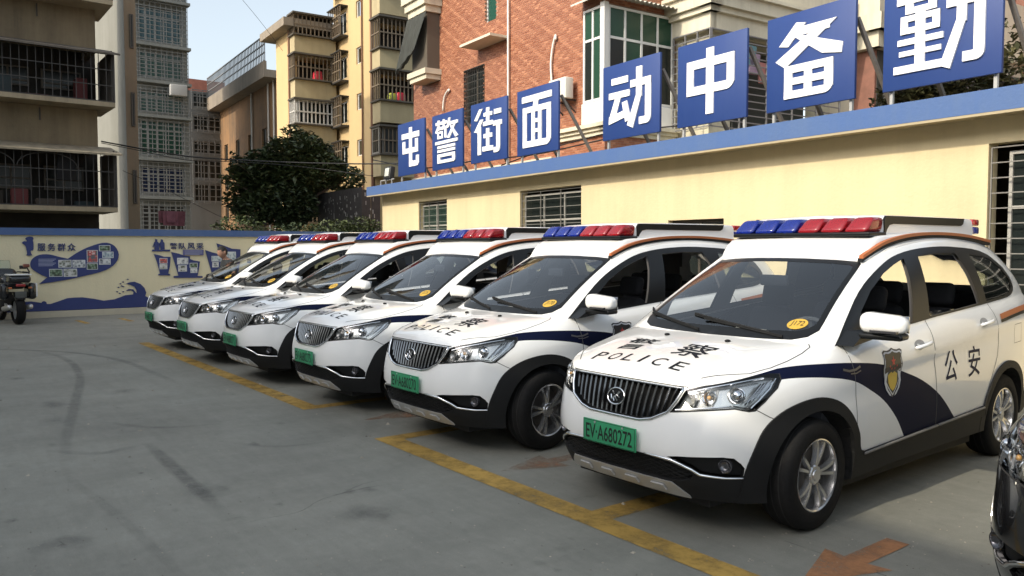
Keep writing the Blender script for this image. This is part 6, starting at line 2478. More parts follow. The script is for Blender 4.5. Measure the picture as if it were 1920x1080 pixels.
# projecting window at the far end: cream blocks above and below, dark tarpaulin hung over it
VB_ = VG - .55
FBx = Face(bw(0, VB_, 0), BA, -BN)
b0_, b1_ = atb(772, 80, 1, VB_).x, atb(800, 80, 1, VB_).x
zz = lambda y: atb(788, y, 1, VB_).z
for (za, zb2, d) in ((zz(152), zz(143), .06), (zz(143), zz(133), .14), (zz(28), zz(16), .10), (zz(16), zz(2), .20), (zz(2), zz(-22), .30)):
    mb = MB()
    FBx.box(mb, b0_ - d, b1_ + d, za, zb2, -.548, d)
    mb.build('cornice_block', brick, M_CORN)
mb = MB()
FBx.box(mb, b0_, b1_, zz(133), zz(28), -.548, -.02)
mb.build('bay_window', brick, mat('brown window frame', (.10, .085, .065), .6))
mb = MB()
NT = 9
vs = []
for i in range(NT + 1):
    f = i / NT
    wv_ = .05 * math.sin(i * 2.3)
    vs += [FBx(b0_ - .15 + (b1_ - b0_ + .4) * f, zz(30), .12 + wv_ * .4), FBx(b0_ - .75 + (b1_ - b0_ + .5) * f, zz(96 + 28 * (1 - f)), .34 + wv_), FBx(b0_ - .9 + (b1_ - b0_ + .3) * f * .8, zz(132 - 20 * f), .30 + wv_ * 1.5)]
mb.add(vs, [(3 * i + j, 3 * i + j + 1, 3 * i + j + 4, 3 * i + j + 3) for i in range(NT) for j in range(2)])
mb.build('dark_tarpaulin', brick, mat('dark green tarpaulin', (.040, .044, .038), .8, noise=.3, nscale=3))
# second and third steps: cream balconies with cages
ug2 = atb(1331, 40, 1, vg2).x
vg3 = atb(1600, 60, 0, ug2).y
FG2 = Face(bw(0, vg2, 0), BA, -BN)
GG2 = Face(bw(ug2, 0, 0), BN, BA)
zc0 = atb(1331, 58, 1, vg2).z
mb = MB()
FG2.wall(mb, ug1 - .2, ug2, 0, 14, [(ug1 + .3, ug2 - .02, zc0 - 2.75, zc0 - .05)], .9)
GG2.wall(mb, vg2, vg3, 0, 14, [(vg2 + .02, vg3 - 1.2, zc0 - 2.75, zc0 - .05)], .9)
mb.build('wall', brick, stained('cream balcony wall', (.60, .57, .43), (.36, .33, .25), streak=.6))
mb = MB()
for (za, zb2, d) in ((0, .45, .25), (.45, .60, .38), (.60, .95, .50), (.95, 1.05, .62), (1.05, 2.1, .50)):
    FG2.box(mb, ug1 - .1, ug2 + d, zc0 + za, zc0 + zb2, .002, d)
    GG2.box(mb, vg2 - d * .99, vg3 - 1.0, zc0 + za, zc0 + zb2, .002, d)
mb.build('cornice', brick, M_CORN)
FG2.grille(brick, ug1 + .2, ug2 + .3, zc0 - 2.7, zc0 - .02, .20, .30, False, .016, M_IRON, 4, 'balcony_cage')
GG2.grille(brick, vg2 - .25, vg3 - 1.1, zc0 - 2.7, zc0 - .02, .20, .30, False, .016, M_IRON, 6, 'balcony_cage')
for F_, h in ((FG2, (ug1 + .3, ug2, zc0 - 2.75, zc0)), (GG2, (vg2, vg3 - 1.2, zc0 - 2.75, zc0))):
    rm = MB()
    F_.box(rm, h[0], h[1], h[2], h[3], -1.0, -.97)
    rm.build('balcony_back', brick, mat('painted room darkness', (.05, .052, .045), .9))
FG3 = Face(bw(0, vg3, 0), BA, -BN)
ug3 = atb(1642, 50, 1, vg3).x
vg4 = vg3 + 9
GG3 = Face(bw(ug3, 0, 0), BN, BA)
mb = MB()
wallq(mb, FG3, ug2 - .2, ug3, 0, 14)
wallq(mb, GG3, vg3, vg4, 0, 14)
FG4 = Face(bw(0, vg4, 0), BA, -BN)
wallq(mb, FG4, ug3 - .2, ug3 + 22, 0, 14)
mb.build('wall', brick, mat('dull red brown tile wall', (.22, .10, .07), .7, noise=.25, nscale=3))
mb = MB()
zz = atb(1630, 65, 1, vg3).z
for (za, zb2, d) in ((0, .5, .5), (.5, 2.2, .35), (-.5, 0, .3)):
    FG3.box(mb, ug2 - .1, ug3 + d, zz + za, zz + zb2, .002, d)
    GG3.box(mb, vg3 - d * .99, vg4, zz + za, zz + zb2, .002, d)
mb.build('cornice', brick, M_CORN)
GG3.grille(brick, vg3, vg4, zz - 4.0, zz - .5, .25, .35, False, .02, M_IRON, 8, 'balcony_cage')
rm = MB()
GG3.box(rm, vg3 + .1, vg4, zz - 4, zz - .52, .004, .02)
rm.build('balcony_back', brick, mat('painted room darkness', (.05, .052, .045), .9))  # flat dark sheet on the wall face paints the balcony's shaded depth
for k in range(3):
    FG4.window(brick, ug3 + 1.5 + 4 * k, ug3 + 4.0 + 4 * k, 5.5, 8.0, 3, None, .05, M_ALU, M_WDARK, .07)
    FG4.grille(brick, ug3 + 1.3 + 4 * k, ug3 + 4.2 + 4 * k, 5.3, 8.2, .22, .4, False, .02, M_IRON, 6)
tag(brick, 'red tiled building with stepped cream balconies above the low building', 'building')
# outdoor unit of the air conditioner
ac = empty('air_conditioner', FG(atb(1068, 170, 1, VG).x, 5.95, .32))
ac.rotation_euler = (0, 0, -DEL)
rbox('casing', (0, 0, .32), (.82, .30, .60), .03, mat('cream appliance', (.66, .64, .57), .5), ac)
mb = MB()
mb.tube([(-.12 + .22 * math.cos(t), -.156, .33 + .22 * math.sin(t)) for t in np.linspace(0, 2 * math.pi, 25)], .008, 6, caps=False)
mb.tube([(-.12 + .12 * math.cos(t), -.156, .33 + .12 * math.sin(t)) for t in np.linspace(0, 2 * math.pi, 25)], .006, 6, caps=False)
mb.build('fan_guard', ac, M_IRON)
mb = MB()
for sx in (-.3, .3):
    mb.bar((sx, -.15, 0), (sx, .30, 0), .04)
    mb.bar((sx, -.12, 0), (sx, .30, -.35), .03)
mb.build('wall_bracket', ac, M_IRONDK)
tag(ac, 'cream air conditioner unit on the red tiled wall beside the green glass balcony', 'air conditioner')
# laundry in the cream balcony
for k, (px, py, c, lb_) in enumerate(((1405, 105, (.16, .32, .36), 'teal'), (1412, 120, (.42, .30, .40), 'mauve'), (1432, 138, (.50, .22, .20), 'red'))):
    q = atb(px, py, 0, ug2 + .1)
    o = rbox('hung_shirt', (0, 0, 0), (.12, .50, .62), .05, mat('%s laundry' % lb_, c, .9), None, None, 2, lambda v: (v.x, v.y * (1.15 if v.z > .1 else .8), v.z))
    o.location = bw(q.x, q.y, q.z)
    o.rotation_euler = (0, 0, -DEL)
    tag(o, '%s laundry hanging in the cream caged balcony behind the sign boards' % lb_, 'clothing')

# ------------------------------------------------------------------ building behind the camera whose roof line shades the yard
edge0, edge1 = Vector((-26.0, 7.2, 0)), Vector((8.0, 3.55, 0))
HS = 9.5
kx, ky = -SUN_TO.x / SUN_TO.z, -SUN_TO.y / SUN_TO.z
sh = Vector((kx, ky, 0)) * HS
e0, e1 = edge0 - sh, edge1 - sh
dirn = (e1 - e0).normalized()
nrm_ = Vector((-dirn.y, dirn.x, 0))
sb = empty('office_block', (0, 0, 0))
FS = Face((e0.x, e0.y, 0), dirn, nrm_)
LS = (e1 - e0).length
mb = MB()
hol = []
for k in range(3):
    for q in range(int(LS / 3.4)):
        hol.append((1.0 + q * 3.4, 3.0 + q * 3.4, .95 + k * 3.05, 2.55 + k * 3.05))
FS.wall(mb, 0, LS, 0, HS, hol, .25)
pts = [FS(0, 0), FS(LS, 0), FS(LS, 0, -10), FS(0, 0, -10)]
for i in (1, 2, 3):
    a, b = pts[i], pts[(i + 1) % 4]
    mb.add([a, b, b + Vector((0, 0, HS)), a + Vector((0, 0, HS))], [(0, 1, 2, 3)])
mb.add([p_ + Vector((0, 0, HS)) for p_ in pts], [(0, 1, 2, 3)])
mb.build('wall', sb, stained('pale office render', (.52, .505, .46), (.36, .34, .30), streak=.5))
for h in hol:
    FS.window(sb, *h, 2, None, -.15, M_ALU, M_WDARK, .07, panes=False)
g_ = MB()
for h in hol:
    FS.box(g_, h[0], h[1], h[2], h[3], -.20, -.17)
tag(g_.build('window_glass', sb, M_WDARK), kind='stuff')
tag(sb, 'pale office block on the near side of the yard facing the car noses', 'building')
CARS = [(-3.455, 3.393, 1.3, '680272', '72'), (-5.865, 3.355, 1.0, '680270', '70'), (-7.885, 3.31, 0.6, '680275', '75'),
        (-9.97, 3.22, 0.2, '680271', '71'), (-12.09, 3.215, 0.0, '680276', '76'), (-14.12, 3.235, 0.0, '680273', '73')]
proto = make_car(True)
for i, (x, y, yw, dg, nn) in enumerate(CARS):
    c = copy_tree(proto) if i else None
    CARS[i] = CARS[i] + (c,)
CARS[0] = CARS[0][:5] + (proto,)
lab = ['white police car with plate 680272 and sticker J172, parked beside the black car',
       'second police car counting from the black car, white with plate 680270',
       'third police car counting from the black car, where the yellow line breaks',
       'fourth white police car counting from the black car, third from the mural wall',
       'white police car second nearest to the mural wall',
       'white police car nearest to the mural wall, a person standing beyond it']
for i, (x, y, yw, dg, nn, c) in enumerate(CARS):
    c.location = (x, y, 0)
    c.rotation_euler = (0, 0, math.radians(yw))
    add_numbers(c, dg, nn)
    tag(c, lab[i], 'police car', 'white police cars parked in a row')

# small differences from car to car: steering, tyre position, papers on the dashboard
rv = random.Random(21)
for i, row in enumerate(CARS):
    c = row[5]
    st_ = math.radians((0, 5, -4, 9, -6, 3)[i])
    for ch in list(c.children):
        if ch.name.startswith('wheel') and not ch.name.startswith('wheel_') and ch.type == 'EMPTY':
            e_ = ch.rotation_euler.copy()
            e_.x = rv.uniform(0, 6.28)
            if ch.location.y < 1.5:
                e_.z = (0 if ch.location.x > 0 else math.pi) + st_
            ch.rotation_euler = e_
    for k in range((1, 2, 2, 1, 2, 1)[i]):
        w_, d_ = rv.uniform(.20, .42), rv.uniform(.14, .24)
        o = rbox('dashboard_papers', (0, 0, 0), (w_, d_, .006), .002, mat('paper sheet', (.74, .73, .69), .7), c, None, 1)
        o.location = (rv.uniform(-.45, .1) if k == 0 else rv.uniform(.1, .45), rv.uniform(1.24, 1.40), 1.082 + .006 * k)
        o.rotation_euler = (math.radians(4), 0, rv.uniform(-.4, .4))
# ------------------------------------------------------------------ greenery
def leaf_mat(name, c, c2):
    m = bpy.data.materials.new(name)
    m.use_nodes = True
    t = m.node_tree
    p = t.nodes['Principled BSDF']
    a = t.nodes.new('ShaderNodeAttribute')
    a.attribute_name = 'tint'
    r = t.nodes.new('ShaderNodeValToRGB')
    r.color_ramp.elements[0].color = (*c, 1)
    r.color_ramp.elements[1].color = (*c2, 1)
    t.links.new(a.outputs['Fac'], r.inputs[0])
    t.links.new(r.outputs[0], p.inputs['Base Color'])
    p.inputs['Roughness'].default_value = .55
    return m
def foliage(name, blobs, n, size, m, parent, seed=1, flat=.6):
    rnd = random.Random(seed)
    vs, fs, tint = [], [], []
    tot = sum(b[3] * b[4] * b[5] for b in blobs) ** 1.0
    for (x, y, z, rx, ry, rz) in blobs:
        k = int(n * rx * ry * rz / tot)
        tb = rnd.uniform(.15, .75)
        for _ in range(k):
            while True:
                d = Vector((rnd.uniform(-1, 1), rnd.uniform(-1, 1), rnd.uniform(-1, 1)))
                if .15 < d.length <= 1:
                    break
            d = d * (d.length ** -.35) * rnd.uniform(.92, 1.12)
            if d.length > 1.12:
                d *= .98
            p = Vector((x + d.x * rx, y + d.y * ry, z + d.z * rz))
            s = size * rnd.uniform(.6, 1.35)
            ax = Vector((rnd.uniform(-1, 1), rnd.uniform(-1, 1), rnd.uniform(-.5, .5))).normalized()
            up = Vector((rnd.uniform(-.6, .6), rnd.uniform(-.6, .6), 1)).normalized()
            sd = ax.cross(up).normalized()
            b = len(vs)
            vs += [p - ax * s * .5, p + sd * s * .26 + up * s * .06, p + ax * s * .5 - up * s * .12, p - sd * s * .26 + up * s * .06]
            fs += [(b, b + 1, b + 2), (b, b + 2, b + 3)]
            tt = min(1, max(0, tb + rnd.uniform(-.25, .3)))
            tint += [tt, tt]
    me = bpy.data.meshes.new(name)
    me.from_pydata(vs, [], fs)
    a = me.attributes.new('tint', 'FLOAT', 'FACE')
    a.data.foreach_set('value', tint)
    me.materials.append(m)
    return link(name, me, parent)
M_LEAF = leaf_mat('dark green leaf', (.018, .034, .013), (.095, .125, .045))
M_LEAF2 = leaf_mat('shrub leaf', (.020, .038, .013), (.075, .10, .030))
M_BARK = mat('grey brown bark', (.09, .07, .05), .9, noise=.3, nscale=8, bump=.6, bscale=20)
tx, ty = -30.5, 12.2
tree = empty('leafy_tree', (tx, ty, 0))
rnd = random.Random(11)
blobs = []
ctr = Vector((0, 0, 3.9))
side_ = Vector((_r.x, _r.y, 0))
for px, py, rr in ((545, 330, 1.15), (500, 320, .95), (590, 320, 1.05), (560, 285, .85), (525, 290, .80), (480, 350, .85), (620, 340, .75), (600, 375, .9), (540, 385, 1.1), (480, 390, .85), (455, 375, .65), (645, 308, .38), (575, 264, .45), (468, 298, .42), (640, 368, .42), (436, 342, .38), (520, 268, .32), (608, 282, .36), (655, 335, .26), (448, 318, .26), (550, 252, .26)):
    q = at(px, py, 0, tx + rnd.uniform(-1.0, 1.0))
    q = Vector((tx + rnd.uniform(-.9, .9), q.y, q.z))
    blobs.append((q.x - tx, q.y - ty, q.z, rr * 1.05, rr, rr * .80))
for k in range(44):                      # small outlying clumps break up the outline
    b = blobs[rnd.randrange(26)]
    a_ = rnd.uniform(-.3, math.pi + .3)
    r_ = rnd.uniform(.95, 1.18)
    blobs.append((b[0] + rnd.uniform(-.6, .6) * b[3], b[1] + math.cos(a_) * b[4] * r_, b[2] + math.sin(a_) * b[5] * r_, .30, rnd.uniform(.16, .36), rnd.uniform(.12, .26)))
foliage('crown', blobs, 16000, .24, M_LEAF, tree, 5)
mb = MB()
mb.tube([(0, 0, 0), (.05, .05, 1.4), (-.05, .1, 2.6), (.1, .2, 4.0)], [.24, .19, .15, .07], 10)
for b in blobs[::2]:
    mb.tube([(.0, .1, 2.0 + rnd.random()), (b[0] * .5, b[1] * .5, (b[2] + 2.6) / 2 + .3), (b[0], b[1], b[2])], [.10, .06, .02], 6)
mb.build('trunk', tree, M_BARK, smooth=True)
tag(tree, 'dark leafy tree behind the boundary wall in front of the yellow flats', 'tree')
for k, (px, py, w_, h_, lb_) in enumerate(((450, 428, .8, .5, 'low shrub showing over the wall under the far side of the tree'), (560, 432, .9, .35, 'low shrub showing over the wall under the tree trunk'), (625, 428, .8, .40, 'low shrub between the tree and the dark panel fence'), (672, 424, .75, .45, 'low shrub in front of the dark panel fence at the low building corner'))):
    q = at(px, py, 0, -24.0 - .3 * k)
    s_ = empty('low_shrub', (q.x, q.y, 0))
    foliage('foliage', [(0, 0, q.z - .1, .6, w_, h_), (.2, .3, q.z - .35, .6, w_ * .8, h_), (-.2, -.4, q.z - .3, .5, w_ * .7, h_)], 1500, .13, M_LEAF2, s_, 20 + k)
    mb = MB()
    for j in range(5):
        mb.tube([(.1 * j - .2, .1 * (j % 3), 0), (.12 * j - .3, .25 * (j - 2), q.z - .2)], [.02, .008], 5)
    mb.build('stem', s_, M_BARK)
    tag(s_, lb_, 'shrub')
# plants on the terrace behind the two right-hand signs
for k, (px, py, w_, h_, lb_) in enumerate(((1715, 158, .5, .26, 'dark terrace plants under the 勤 sign board, nearer the 备 sign'), (1780, 140, .8, .36, 'dark terrace plants under the middle of the 勤 sign board'), (1880, 105, .8, .75, 'tall leafy terrace plant beside the 勤 sign board'))):
    q = atb(px, py, 1, 11.6)
    c_ = bw(q.x, q.y, ZTOP - .05)
    s_ = empty('terrace_plant', c_)
    foliage('foliage', [(0, 0, q.z - ZTOP, w_, .45, h_ * .8), (.3, .1, q.z - ZTOP - .2, w_ * .8, .4, h_ * .6), (-.4, .1, q.z - ZTOP - .15, w_ * .6, .4, h_ * .6)], 1000, .12, leaf_mat('olive terrace leaf %d' % k, (.02, .03, .012), (.11, .10, .04)), s_, 40 + k)
    rbox('planter', (0, .1, .13), (1.2, .35, .26), .02, mat('grey planter', (.22, .21, .19), .8), s_)
    tag(s_, lb_, 'plant')

# dark panel fence at the corner of the low building
pf = empty('dark_panel_fence', (0, 0, 0))
M_PANEL = mat('charcoal sheet', (.045, .042, .040), .6, noise=.25, nscale=5)
q0, q1 = atb(596, 362, 1, 11.3), atb(678, 352, 1, 11.3)
FP = Face(bw(0, 11.3, 0), BA, -BN)
zt_ = (q0.z + q1.z) / 2
n_ = 5
for i in range(n_):
    mb = MB()
    a0 = q0.x + (q1.x - q0.x) * i / n_
    a1 = q0.x + (q1.x - q0.x) * (i + 1) / n_
    FP.box(mb, a0, a1 - .02, .1, zt_, -.04, 0)
    mb.build('sheet', pf, M_PANEL)
GP = Face(bw(q1.x, 0, 0), BN, BA)
v_end = atb(714, 380, 0, q1.x).y
for i in range(2):
    mb = MB()
    a0 = 11.3 + (v_end - 11.3) * i / 2
    a1 = 11.3 + (v_end - 11.3) * (i + 1) / 2
    GP.box(mb, a0 + .002, a1 - .02, .1, zt_ - .1 - .3 * 0, -.04, 0)
    mb.build('sheet', pf, M_PANEL)
mb = MB()
rnd = random.Random(4)
for i in range(70):
    a = rnd.uniform(q0.x + .6, q1.x - .2)
    h = zt_ - .25 - rnd.random() * 1.3
    w_, h_ = rnd.uniform(.012, .035), rnd.uniform(.03, .15)
    FP.box(mb, a, a + w_, h, h + h_, .001, .004)
for i in range(16):
    a = rnd.uniform(11.4, v_end - .1)
    h = zt_ - .3 - rnd.random() * 1.3
    GP.box(mb, a, a + rnd.uniform(.015, .04), h, h + rnd.uniform(.03, .15), .001, .004)
tag(mb.build('peeling_paint', pf, mat('peeling white flakes', (.42, .41, .38), .8)), kind='stuff')
tag(pf, 'charcoal sheet fence with peeling white flakes beside the low building corner', 'fence')

# ------------------------------------------------------------------ overhead cables
def cable(name, pix, depth, r, label):
    pts = []
    for (px, py), d in zip(pix, depth):
        v = _r * ((px - 960) / FPX) - _up * ((py - 540) / FPX) + _fw
        pts.append(tuple(Vector((0, 0, HCAM)) + v * d))
    mb = MB()
    mb.tube([Vector(p) for p in crs(pts, 8)], r, 5)
    o = mb.build(name, None, mat('black cable', (.012, .012, .012), .6), smooth=True)
    tag(o, label, 'cable')
cable('overhead_cable', [(190, 265), (260, 278), (350, 293), (450, 300), (600, 306), (745, 306), (800, 300)], [25, 25, 26, 26, 26, 25.5, 25], .022, 'thick black cable running past the tree to the first sign board')
cable('overhead_cable', [(190, 268), (260, 282), (350, 300), (430, 303), (540, 310), (700, 330)], [25, 25, 26, 27, 27, 26], .012, 'thin black cable just under the thick one at the tree')
cable('overhead_cable', [(230, 320), (300, 350), (380, 390), (430, 412), (500, 420)], [25, 26, 27, 27, 27], .009, 'thin cable sloping down to the right past the mid-rise block')
cable('overhead_cable', [(455, 0), (480, 30), (505, 62), (530, 95)], [40, 41, 42, 43], .010, 'thin cable crossing the sky above the orange block')
cable('overhead_cable', [(700, 300), (800, 315), (900, 300), (1000, 290), (1130, 262)], [25, 22.5, 21, 19.6, 18], .018, 'cable running behind the sign boards along the red tiled wall')
cable('overhead_cable', [(940, 310), (1020, 282), (1090, 262), (1140, 250), (1270, 236)], [19.8, 19.0, 18.2, 17.6, 16.2], .016, 'second cable behind the sign boards at the gap')

# ------------------------------------------------------------------ dark parked car at the right edge
bc_ = make_car(False)
bc_.location = (-.781, 3.251, 0)
bc_.rotation_euler = (0, 0, math.radians(-12.0))
tag(bc_, 'black car without police markings beside the 680272 police car', 'car')

# ------------------------------------------------------------------ police motorcycle by the wall, seen from behind
mc = empty('police_motorcycle', (-20.75, 1.93, 0))
mc.rotation_euler = (0, 0, math.radians(8))
# local frame: -x is forward (towards the wall), +y is right in the picture
M_BK = mat('gloss black fairing', (.010, .011, .013), .25, coat=.5)
M_BKM = mat('matt black frame', (.015, .015, .015), .6)
def mtyre(x, r, w_):
    t = MB()
    t.lathe([(-w_ * .5, r * .68), (-w_ * .52, r * .84), (-w_ * .36, r * .96), (0, r), (w_ * .36, r * .96), (w_ * .52, r * .84), (w_ * .5, r * .68)], 'y', (x, 0, r), 36)
    w = t.build('wheel_tyre', mc, M_TYRE, smooth=True)
    t = MB()
    t.lathe([(-w_ * .3, r * .70), (0, r * .62), (w_ * .3, r * .70)], 'y', (x, 0, r), 36)
    for k in range(6):
        a = k * math.pi / 3
        t.bar((x, 0, r), (x + r * .66 * math.cos(a), 0, r + r * .66 * math.sin(a)), .03, .04)
    t.build('wheel_rim', w, M_SILVER)
mtyre(.42, .31, .17)
mtyre(-1.02, .30, .12)
rbox('rear_mudguard', (.50, 0, .62), (.34, .20, .10), .04, M_BK, mc, Matrix.Rotation(math.radians(18), 3, 'Y'))
rbox('seat', (.02, 0, .83), (.62, .32, .13), .05, M_SEAT, mc)
rbox('fuel_tank', (-.48, 0, .90), (.56, .36, .28), .11, M_BK, mc)
rbox('engine', (-.32, 0, .46), (.50, .44, .42), .08, M_BKM, mc)
rbox('front_fairing', (-.88, 0, .98), (.36, .58, .44), .13, M_BK, mc)
rbox('tail_box', (.50, 0, .99), (.36, .42, .16), .06, M_BK, mc)
rbox('tail_box_lid', (.50, 0, 1.085), (.37, .43, .03), .012, mat('white gloss plastic', (.72, .73, .73), .3, coat=.5), mc)
for sg in (-1, 1):
    rbox('pannier', (.30, .27 * sg, .72), (.44, .17, .36), .07, M_BK, mc)
    rbox('pannier_lid', (.30, .345 * sg, .74), (.40, .05, .30), .022, mat('white gloss plastic', (.72, .73, .73), .3, coat=.5) if sg > 0 else M_BK, mc)
    rbox('exhaust', (.34, .20 * sg, .36), (.56, .10, .11), .045, M_SILVER, mc, Matrix.Rotation(math.radians(-7), 3, 'Y'))
    mb = MB()
    mb.tube([(-.66, .10 * sg, 1.06), (-.60, .26 * sg, 1.12), (-.52, .40 * sg, 1.10)], .014, 8)
    mb.tube([(-.55, .34 * sg, 1.11), (-.47, .43 * sg, 1.10)], .022, 8)
    mb.build('handlebar', mc, M_BKM, smooth=True)
    rbox('mirror', (-.66, .38 * sg, 1.22), (.04, .15, .08), .02, M_BKM, mc)
    rbox('turn_signal', (.62, .19 * sg, .80), (.05, .07, .04), .015, M_ORANGE, mc)
    mb = MB()
    mb.bar((.42, .11 * sg, .31), (-.10, .13 * sg, .42), .04, .05)
    mb.bar((-.95, .10 * sg, .34), (-.72, .09 * sg, 1.0), .045, .045)
    mb.build('fork', mc, M_SILVER)
rbox('tail_lamp', (.665, 0, .86), (.03, .18, .06), .012, M_DKRED, mc)
rbox('number_plate', (.66, 0, .66), (.012, .22, .13), .004, mat('dull plate', (.07, .075, .07), .5), mc)
mb = MB()
mb.tube([(.40, .20, .90), (.42, .23, 1.15), (.40, .19, 1.24)], .016, 8)
mb.build('lamp_pole', mc, M_BKM)
rbox('warning_lamp', (.40, .18, 1.275), (.10, .12, .075), .02, mat('amber red lamp', (.16, .05, .03), .3), mc)
rbox('windshield', (-1.0, 0, 1.25), (.02, .42, .28), .008, M_GLASS, mc, Matrix.Rotation(math.radians(-28), 3, 'Y'))
mb = MB()
mb.bar((-.12, -.16, .30), (-.02, -.34, .012), .03)
mb.bar((-.06, -.37, .008), (.03, -.32, .008), .05, .014)
mb.build('side_stand', mc, M_BKM)
tag(mc, 'black police motorcycle with white panniers parked by the mural wall', 'motorcycle')

# ------------------------------------------------------------------ man standing beyond the farthest car
def skin_mesh(name, joints, edges, m, parent, sub=2):
    me = bpy.data.meshes.new(name)
    me.from_pydata([j[:3] for j in joints], edges, [])
    o = bpy.data.objects.new(name, me)
    COL.objects.link(o)
    md = o.modifiers.new('skin', 'SKIN')
    for i, j in enumerate(joints):
        r = j[3]
        me.skin_vertices[0].data[i].radius = r if isinstance(r, tuple) else (r, r)
    me.skin_vertices[0].data[0].use_root = True
    s = o.modifiers.new('sub', 'SUBSURF')
    s.levels = sub
    s.render_levels = sub
    bpy.context.view_layer.update()
    dg = bpy.context.evaluated_depsgraph_get()
    out = bpy.data.meshes.new_from_object(o.evaluated_get(dg))
    bpy.data.objects.remove(o)
    out.name = name
    out.materials.clear()
    out.materials.append(m)
    out.polygons.foreach_set('use_smooth', [True] * len(out.polygons))
    return link(name, out, parent)
man = empty('person', (-15.32, 4.92, 0))
man.rotation_euler = (0, 0, math.radians(12))
M_SKIN = mat('skin', (.34, .19, .13), .55)
M_SHIRT = mat('dark uniform shirt', (.018, .022, .026), .8, noise=.2, nscale=20)
M_TROU = mat('dark trousers', (.014, .015, .020), .85)
# local: faces -y, +x towards the car
body = skin_mesh('body', [(0, .06, .95, (.16, .12)), (0, .05, 1.10, (.15, .11)), (0, .02, 1.26, (.18, .12)), (0, -.02, 1.38, (.13, .09)), (0, -.05, 1.45, .055), (0, -.085, 1.50, .052),
    (.19, .0, 1.36, .062), (.30, -.04, 1.20, .05), (.42, -.16, 1.16, .036), (-.19, .0, 1.36, .062), (-.24, .02, 1.12, .05), (-.20, -.12, .95, .036),
    (.10, .06, .88, .095), (.11, .03, .50, .068), (.11, .07, .10, .045), (-.10, .06, .88, .095), (-.11, .03, .50, .068), (-.11, .07, .10, .045)],
    [(0, 1), (1, 2), (2, 3), (3, 4), (4, 5), (3, 6), (6, 7), (7, 8), (3, 9), (9, 10), (10, 11), (0, 12), (12, 13), (13, 14), (0, 15), (15, 16), (16, 17)], M_SHIRT, man)
bm = bmesh.new()
bm.from_mesh(body.data)
body.data.materials.append(M_TROU)
body.data.materials.append(M_SKIN)
for f in bm.faces:
    c = f.calc_center_median()
    if c.z < .93 and abs(c.x) < .19:
        f.material_index = 1
    elif c.z > 1.445 or (c.x > .33 and c.y < -.07) or (c.z < 1.03 and c.x < -.185):
        f.material_index = 2
bm.to_mesh(body.data)
bm.free()
# head with features, tilted down
hd = MB()
hv, hf = [], []
SEG, RIN = 24, 18
for i in range(RIN + 1):
    th = math.pi * i / RIN
    for k in range(SEG):
        ph = 2 * math.pi * k / SEG
        x = math.sin(th) * math.cos(ph)
        y = math.sin(th) * math.sin(ph)
        z = math.cos(th)
        X, Y, Z = x * .074, y * .095, z * .118
        if z < -.2:
            X *= 1 - .28 * (-z - .2)
            Y = Y * (1 - .15 * (-z - .2)) - .016 * (-z - .2)
        fr_ = max(0, -y)
        Y -= .018 * math.exp(-((z + .16) / .16) ** 2 - (x / .14) ** 2) * (fr_ > .5)          # nose
        Y += .010 * math.exp(-((z - .06) / .10) ** 2 - ((abs(x) - .36) / .16) ** 2) * (fr_ > .5)   # eye sockets
        Y -= .006 * math.exp(-((z + .47) / .06) ** 2 - (x / .28) ** 2) * (fr_ > .5)         # lips
        hv.append(Vector((X, Y, Z)))
for i in range(RIN):
    for k in range(SEG):
        a = i * SEG + k
        b = i * SEG + (k + 1) % SEG
        hf.append((a, a + SEG, b + SEG, b))
rt_ = Matrix.Rotation(math.radians(18), 3, 'X')
hc = Vector((0, -.115, 1.585))
hd.add([hc + rt_ @ v for v in hv], hf)
for sx in (-1, 1):
    hd.ball(tuple(hc + rt_ @ Vector((.076 * sx, .008, -.008))), (.012, .020, .032), None, 8, 6)
hd.build('head', man, M_SKIN, smooth=True)
hr = MB()
hh, hf2 = [], []
for v in hv:
    k = 1.035
    hh.append(hc + rt_ @ Vector((v.x * k, v.y * k + .002, v.z * k)))
for f in hf:
    c = sum((hv[i] for i in f), Vector()) / 4
    if c.z > .058 or (c.y > .025 and c.z > -.055) or (c.y > -.045 and c.z > .02):
        hf2.append(f)
hr.add(hh, hf2)
hr.build('hair', man, mat('short black hair', (.012, .010, .009), .7, bump=.6, bscale=200), smooth=True)
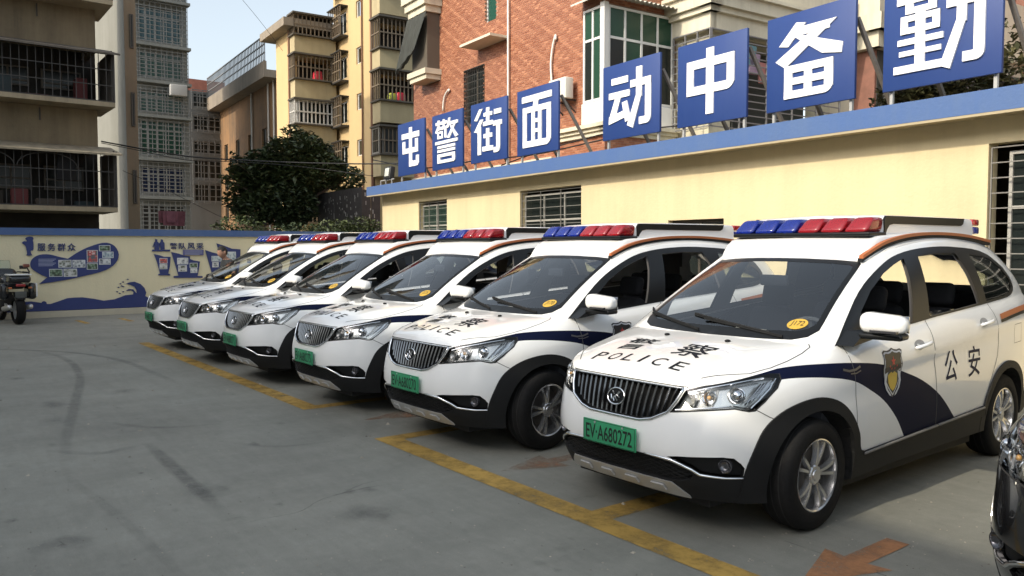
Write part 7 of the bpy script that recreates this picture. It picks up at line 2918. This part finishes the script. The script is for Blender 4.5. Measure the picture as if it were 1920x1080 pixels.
# right-hand side hand resting on the car
hn = MB()
pc = Vector((.45, -.185, 1.15))
hn.ball(tuple(pc), (.035, .045, .018), None, 10, 6)
for j in range(4):
    b0 = pc + Vector((-.026 + .018 * j, -.038, 0))
    ln = (.066, .078, .074, .056)[j]
    hn.tube([b0, b0 + Vector((0.002, -ln * .5, .006)), b0 + Vector((.004, -ln, -.008))], [.009, .0085, .006], 7)
hn.tube([pc + Vector((-.03, .01, 0)), pc + Vector((-.055, -.015, .004)), pc + Vector((-.06, -.045, -.004))], [.011, .010, .007], 7)
hn.build('hand', man, M_SKIN, smooth=True)
hn = MB()
pc = Vector((-.20, -.155, .90))
hn.ball(tuple(pc), (.022, .04, .045), None, 10, 6)
for j in range(4):
    b0 = pc + Vector((0, -.028 + .018 * j, -.035))
    ln = (.060, .072, .070, .055)[j]
    hn.tube([b0, b0 + Vector((.004, -.004, -ln * .5)), b0 + Vector((.014, 0, -ln))], [.009, .0085, .006], 7)
hn.tube([pc + Vector((0, -.03, .01)), pc + Vector((.008, -.06, -.012)), pc + Vector((.012, -.065, -.04))], [.011, .010, .007], 7)
hn.build('hand', man, M_SKIN, smooth=True)
for sx in (-.11, .105):
    rbox('shoe', (sx, .0, .045), (.10, .27, .09), .035, mat('black shoe', (.010, .010, .010), .4), man)
tag(man, 'short-haired person in a dark shirt looking down beside the farthest police car', 'person')

# ------------------------------------------------------------------ grit and dry leaf scraps on the yard
rg = random.Random(9)
vs, fs, tint = [], [], []
for k in range(1500):
    if k < 1100:
        p = at(rg.uniform(-60, 1900), 560 + 560 * rg.random() ** .75, 2, 0)
        s_ = rg.uniform(.003, .009)
    else:
        p = Vector((rg.uniform(-21.8, -3), rg.choice((rg.uniform(8.5, 11.5), rg.uniform(-3, 8))), 0))
        s_ = rg.uniform(.006, .03)
    if p.x < -21.8 or p.x > 2:
        continue
    a = rg.uniform(0, 6.28)
    b = len(vs)
    h = s_ * rg.uniform(.3, .8)
    for q in range(4):
        t_ = a + q * math.pi / 2 + rg.uniform(-.4, .4)
        vs.append((p.x + s_ * math.cos(t_), p.y + s_ * math.sin(t_) * rg.uniform(.5, 1), .0005))
    vs.append((p.x, p.y, h))
    fs += [(b, b + 1, b + 4), (b + 1, b + 2, b + 4), (b + 2, b + 3, b + 4), (b + 3, b, b + 4)]
    tint += [rg.random()] * 4
me = bpy.data.meshes.new('ground_grit')
me.from_pydata(vs, [], fs)
at_ = me.attributes.new('tint', 'FLOAT', 'FACE')
at_.data.foreach_set('value', tint)
me.materials.append(leaf_mat('grit and leaf scraps', (.06, .055, .045), (.42, .38, .30)))
tag(link('ground_grit', me), 'fine grit and dry scraps scattered over the concrete yard', 'grit', kind='stuff')
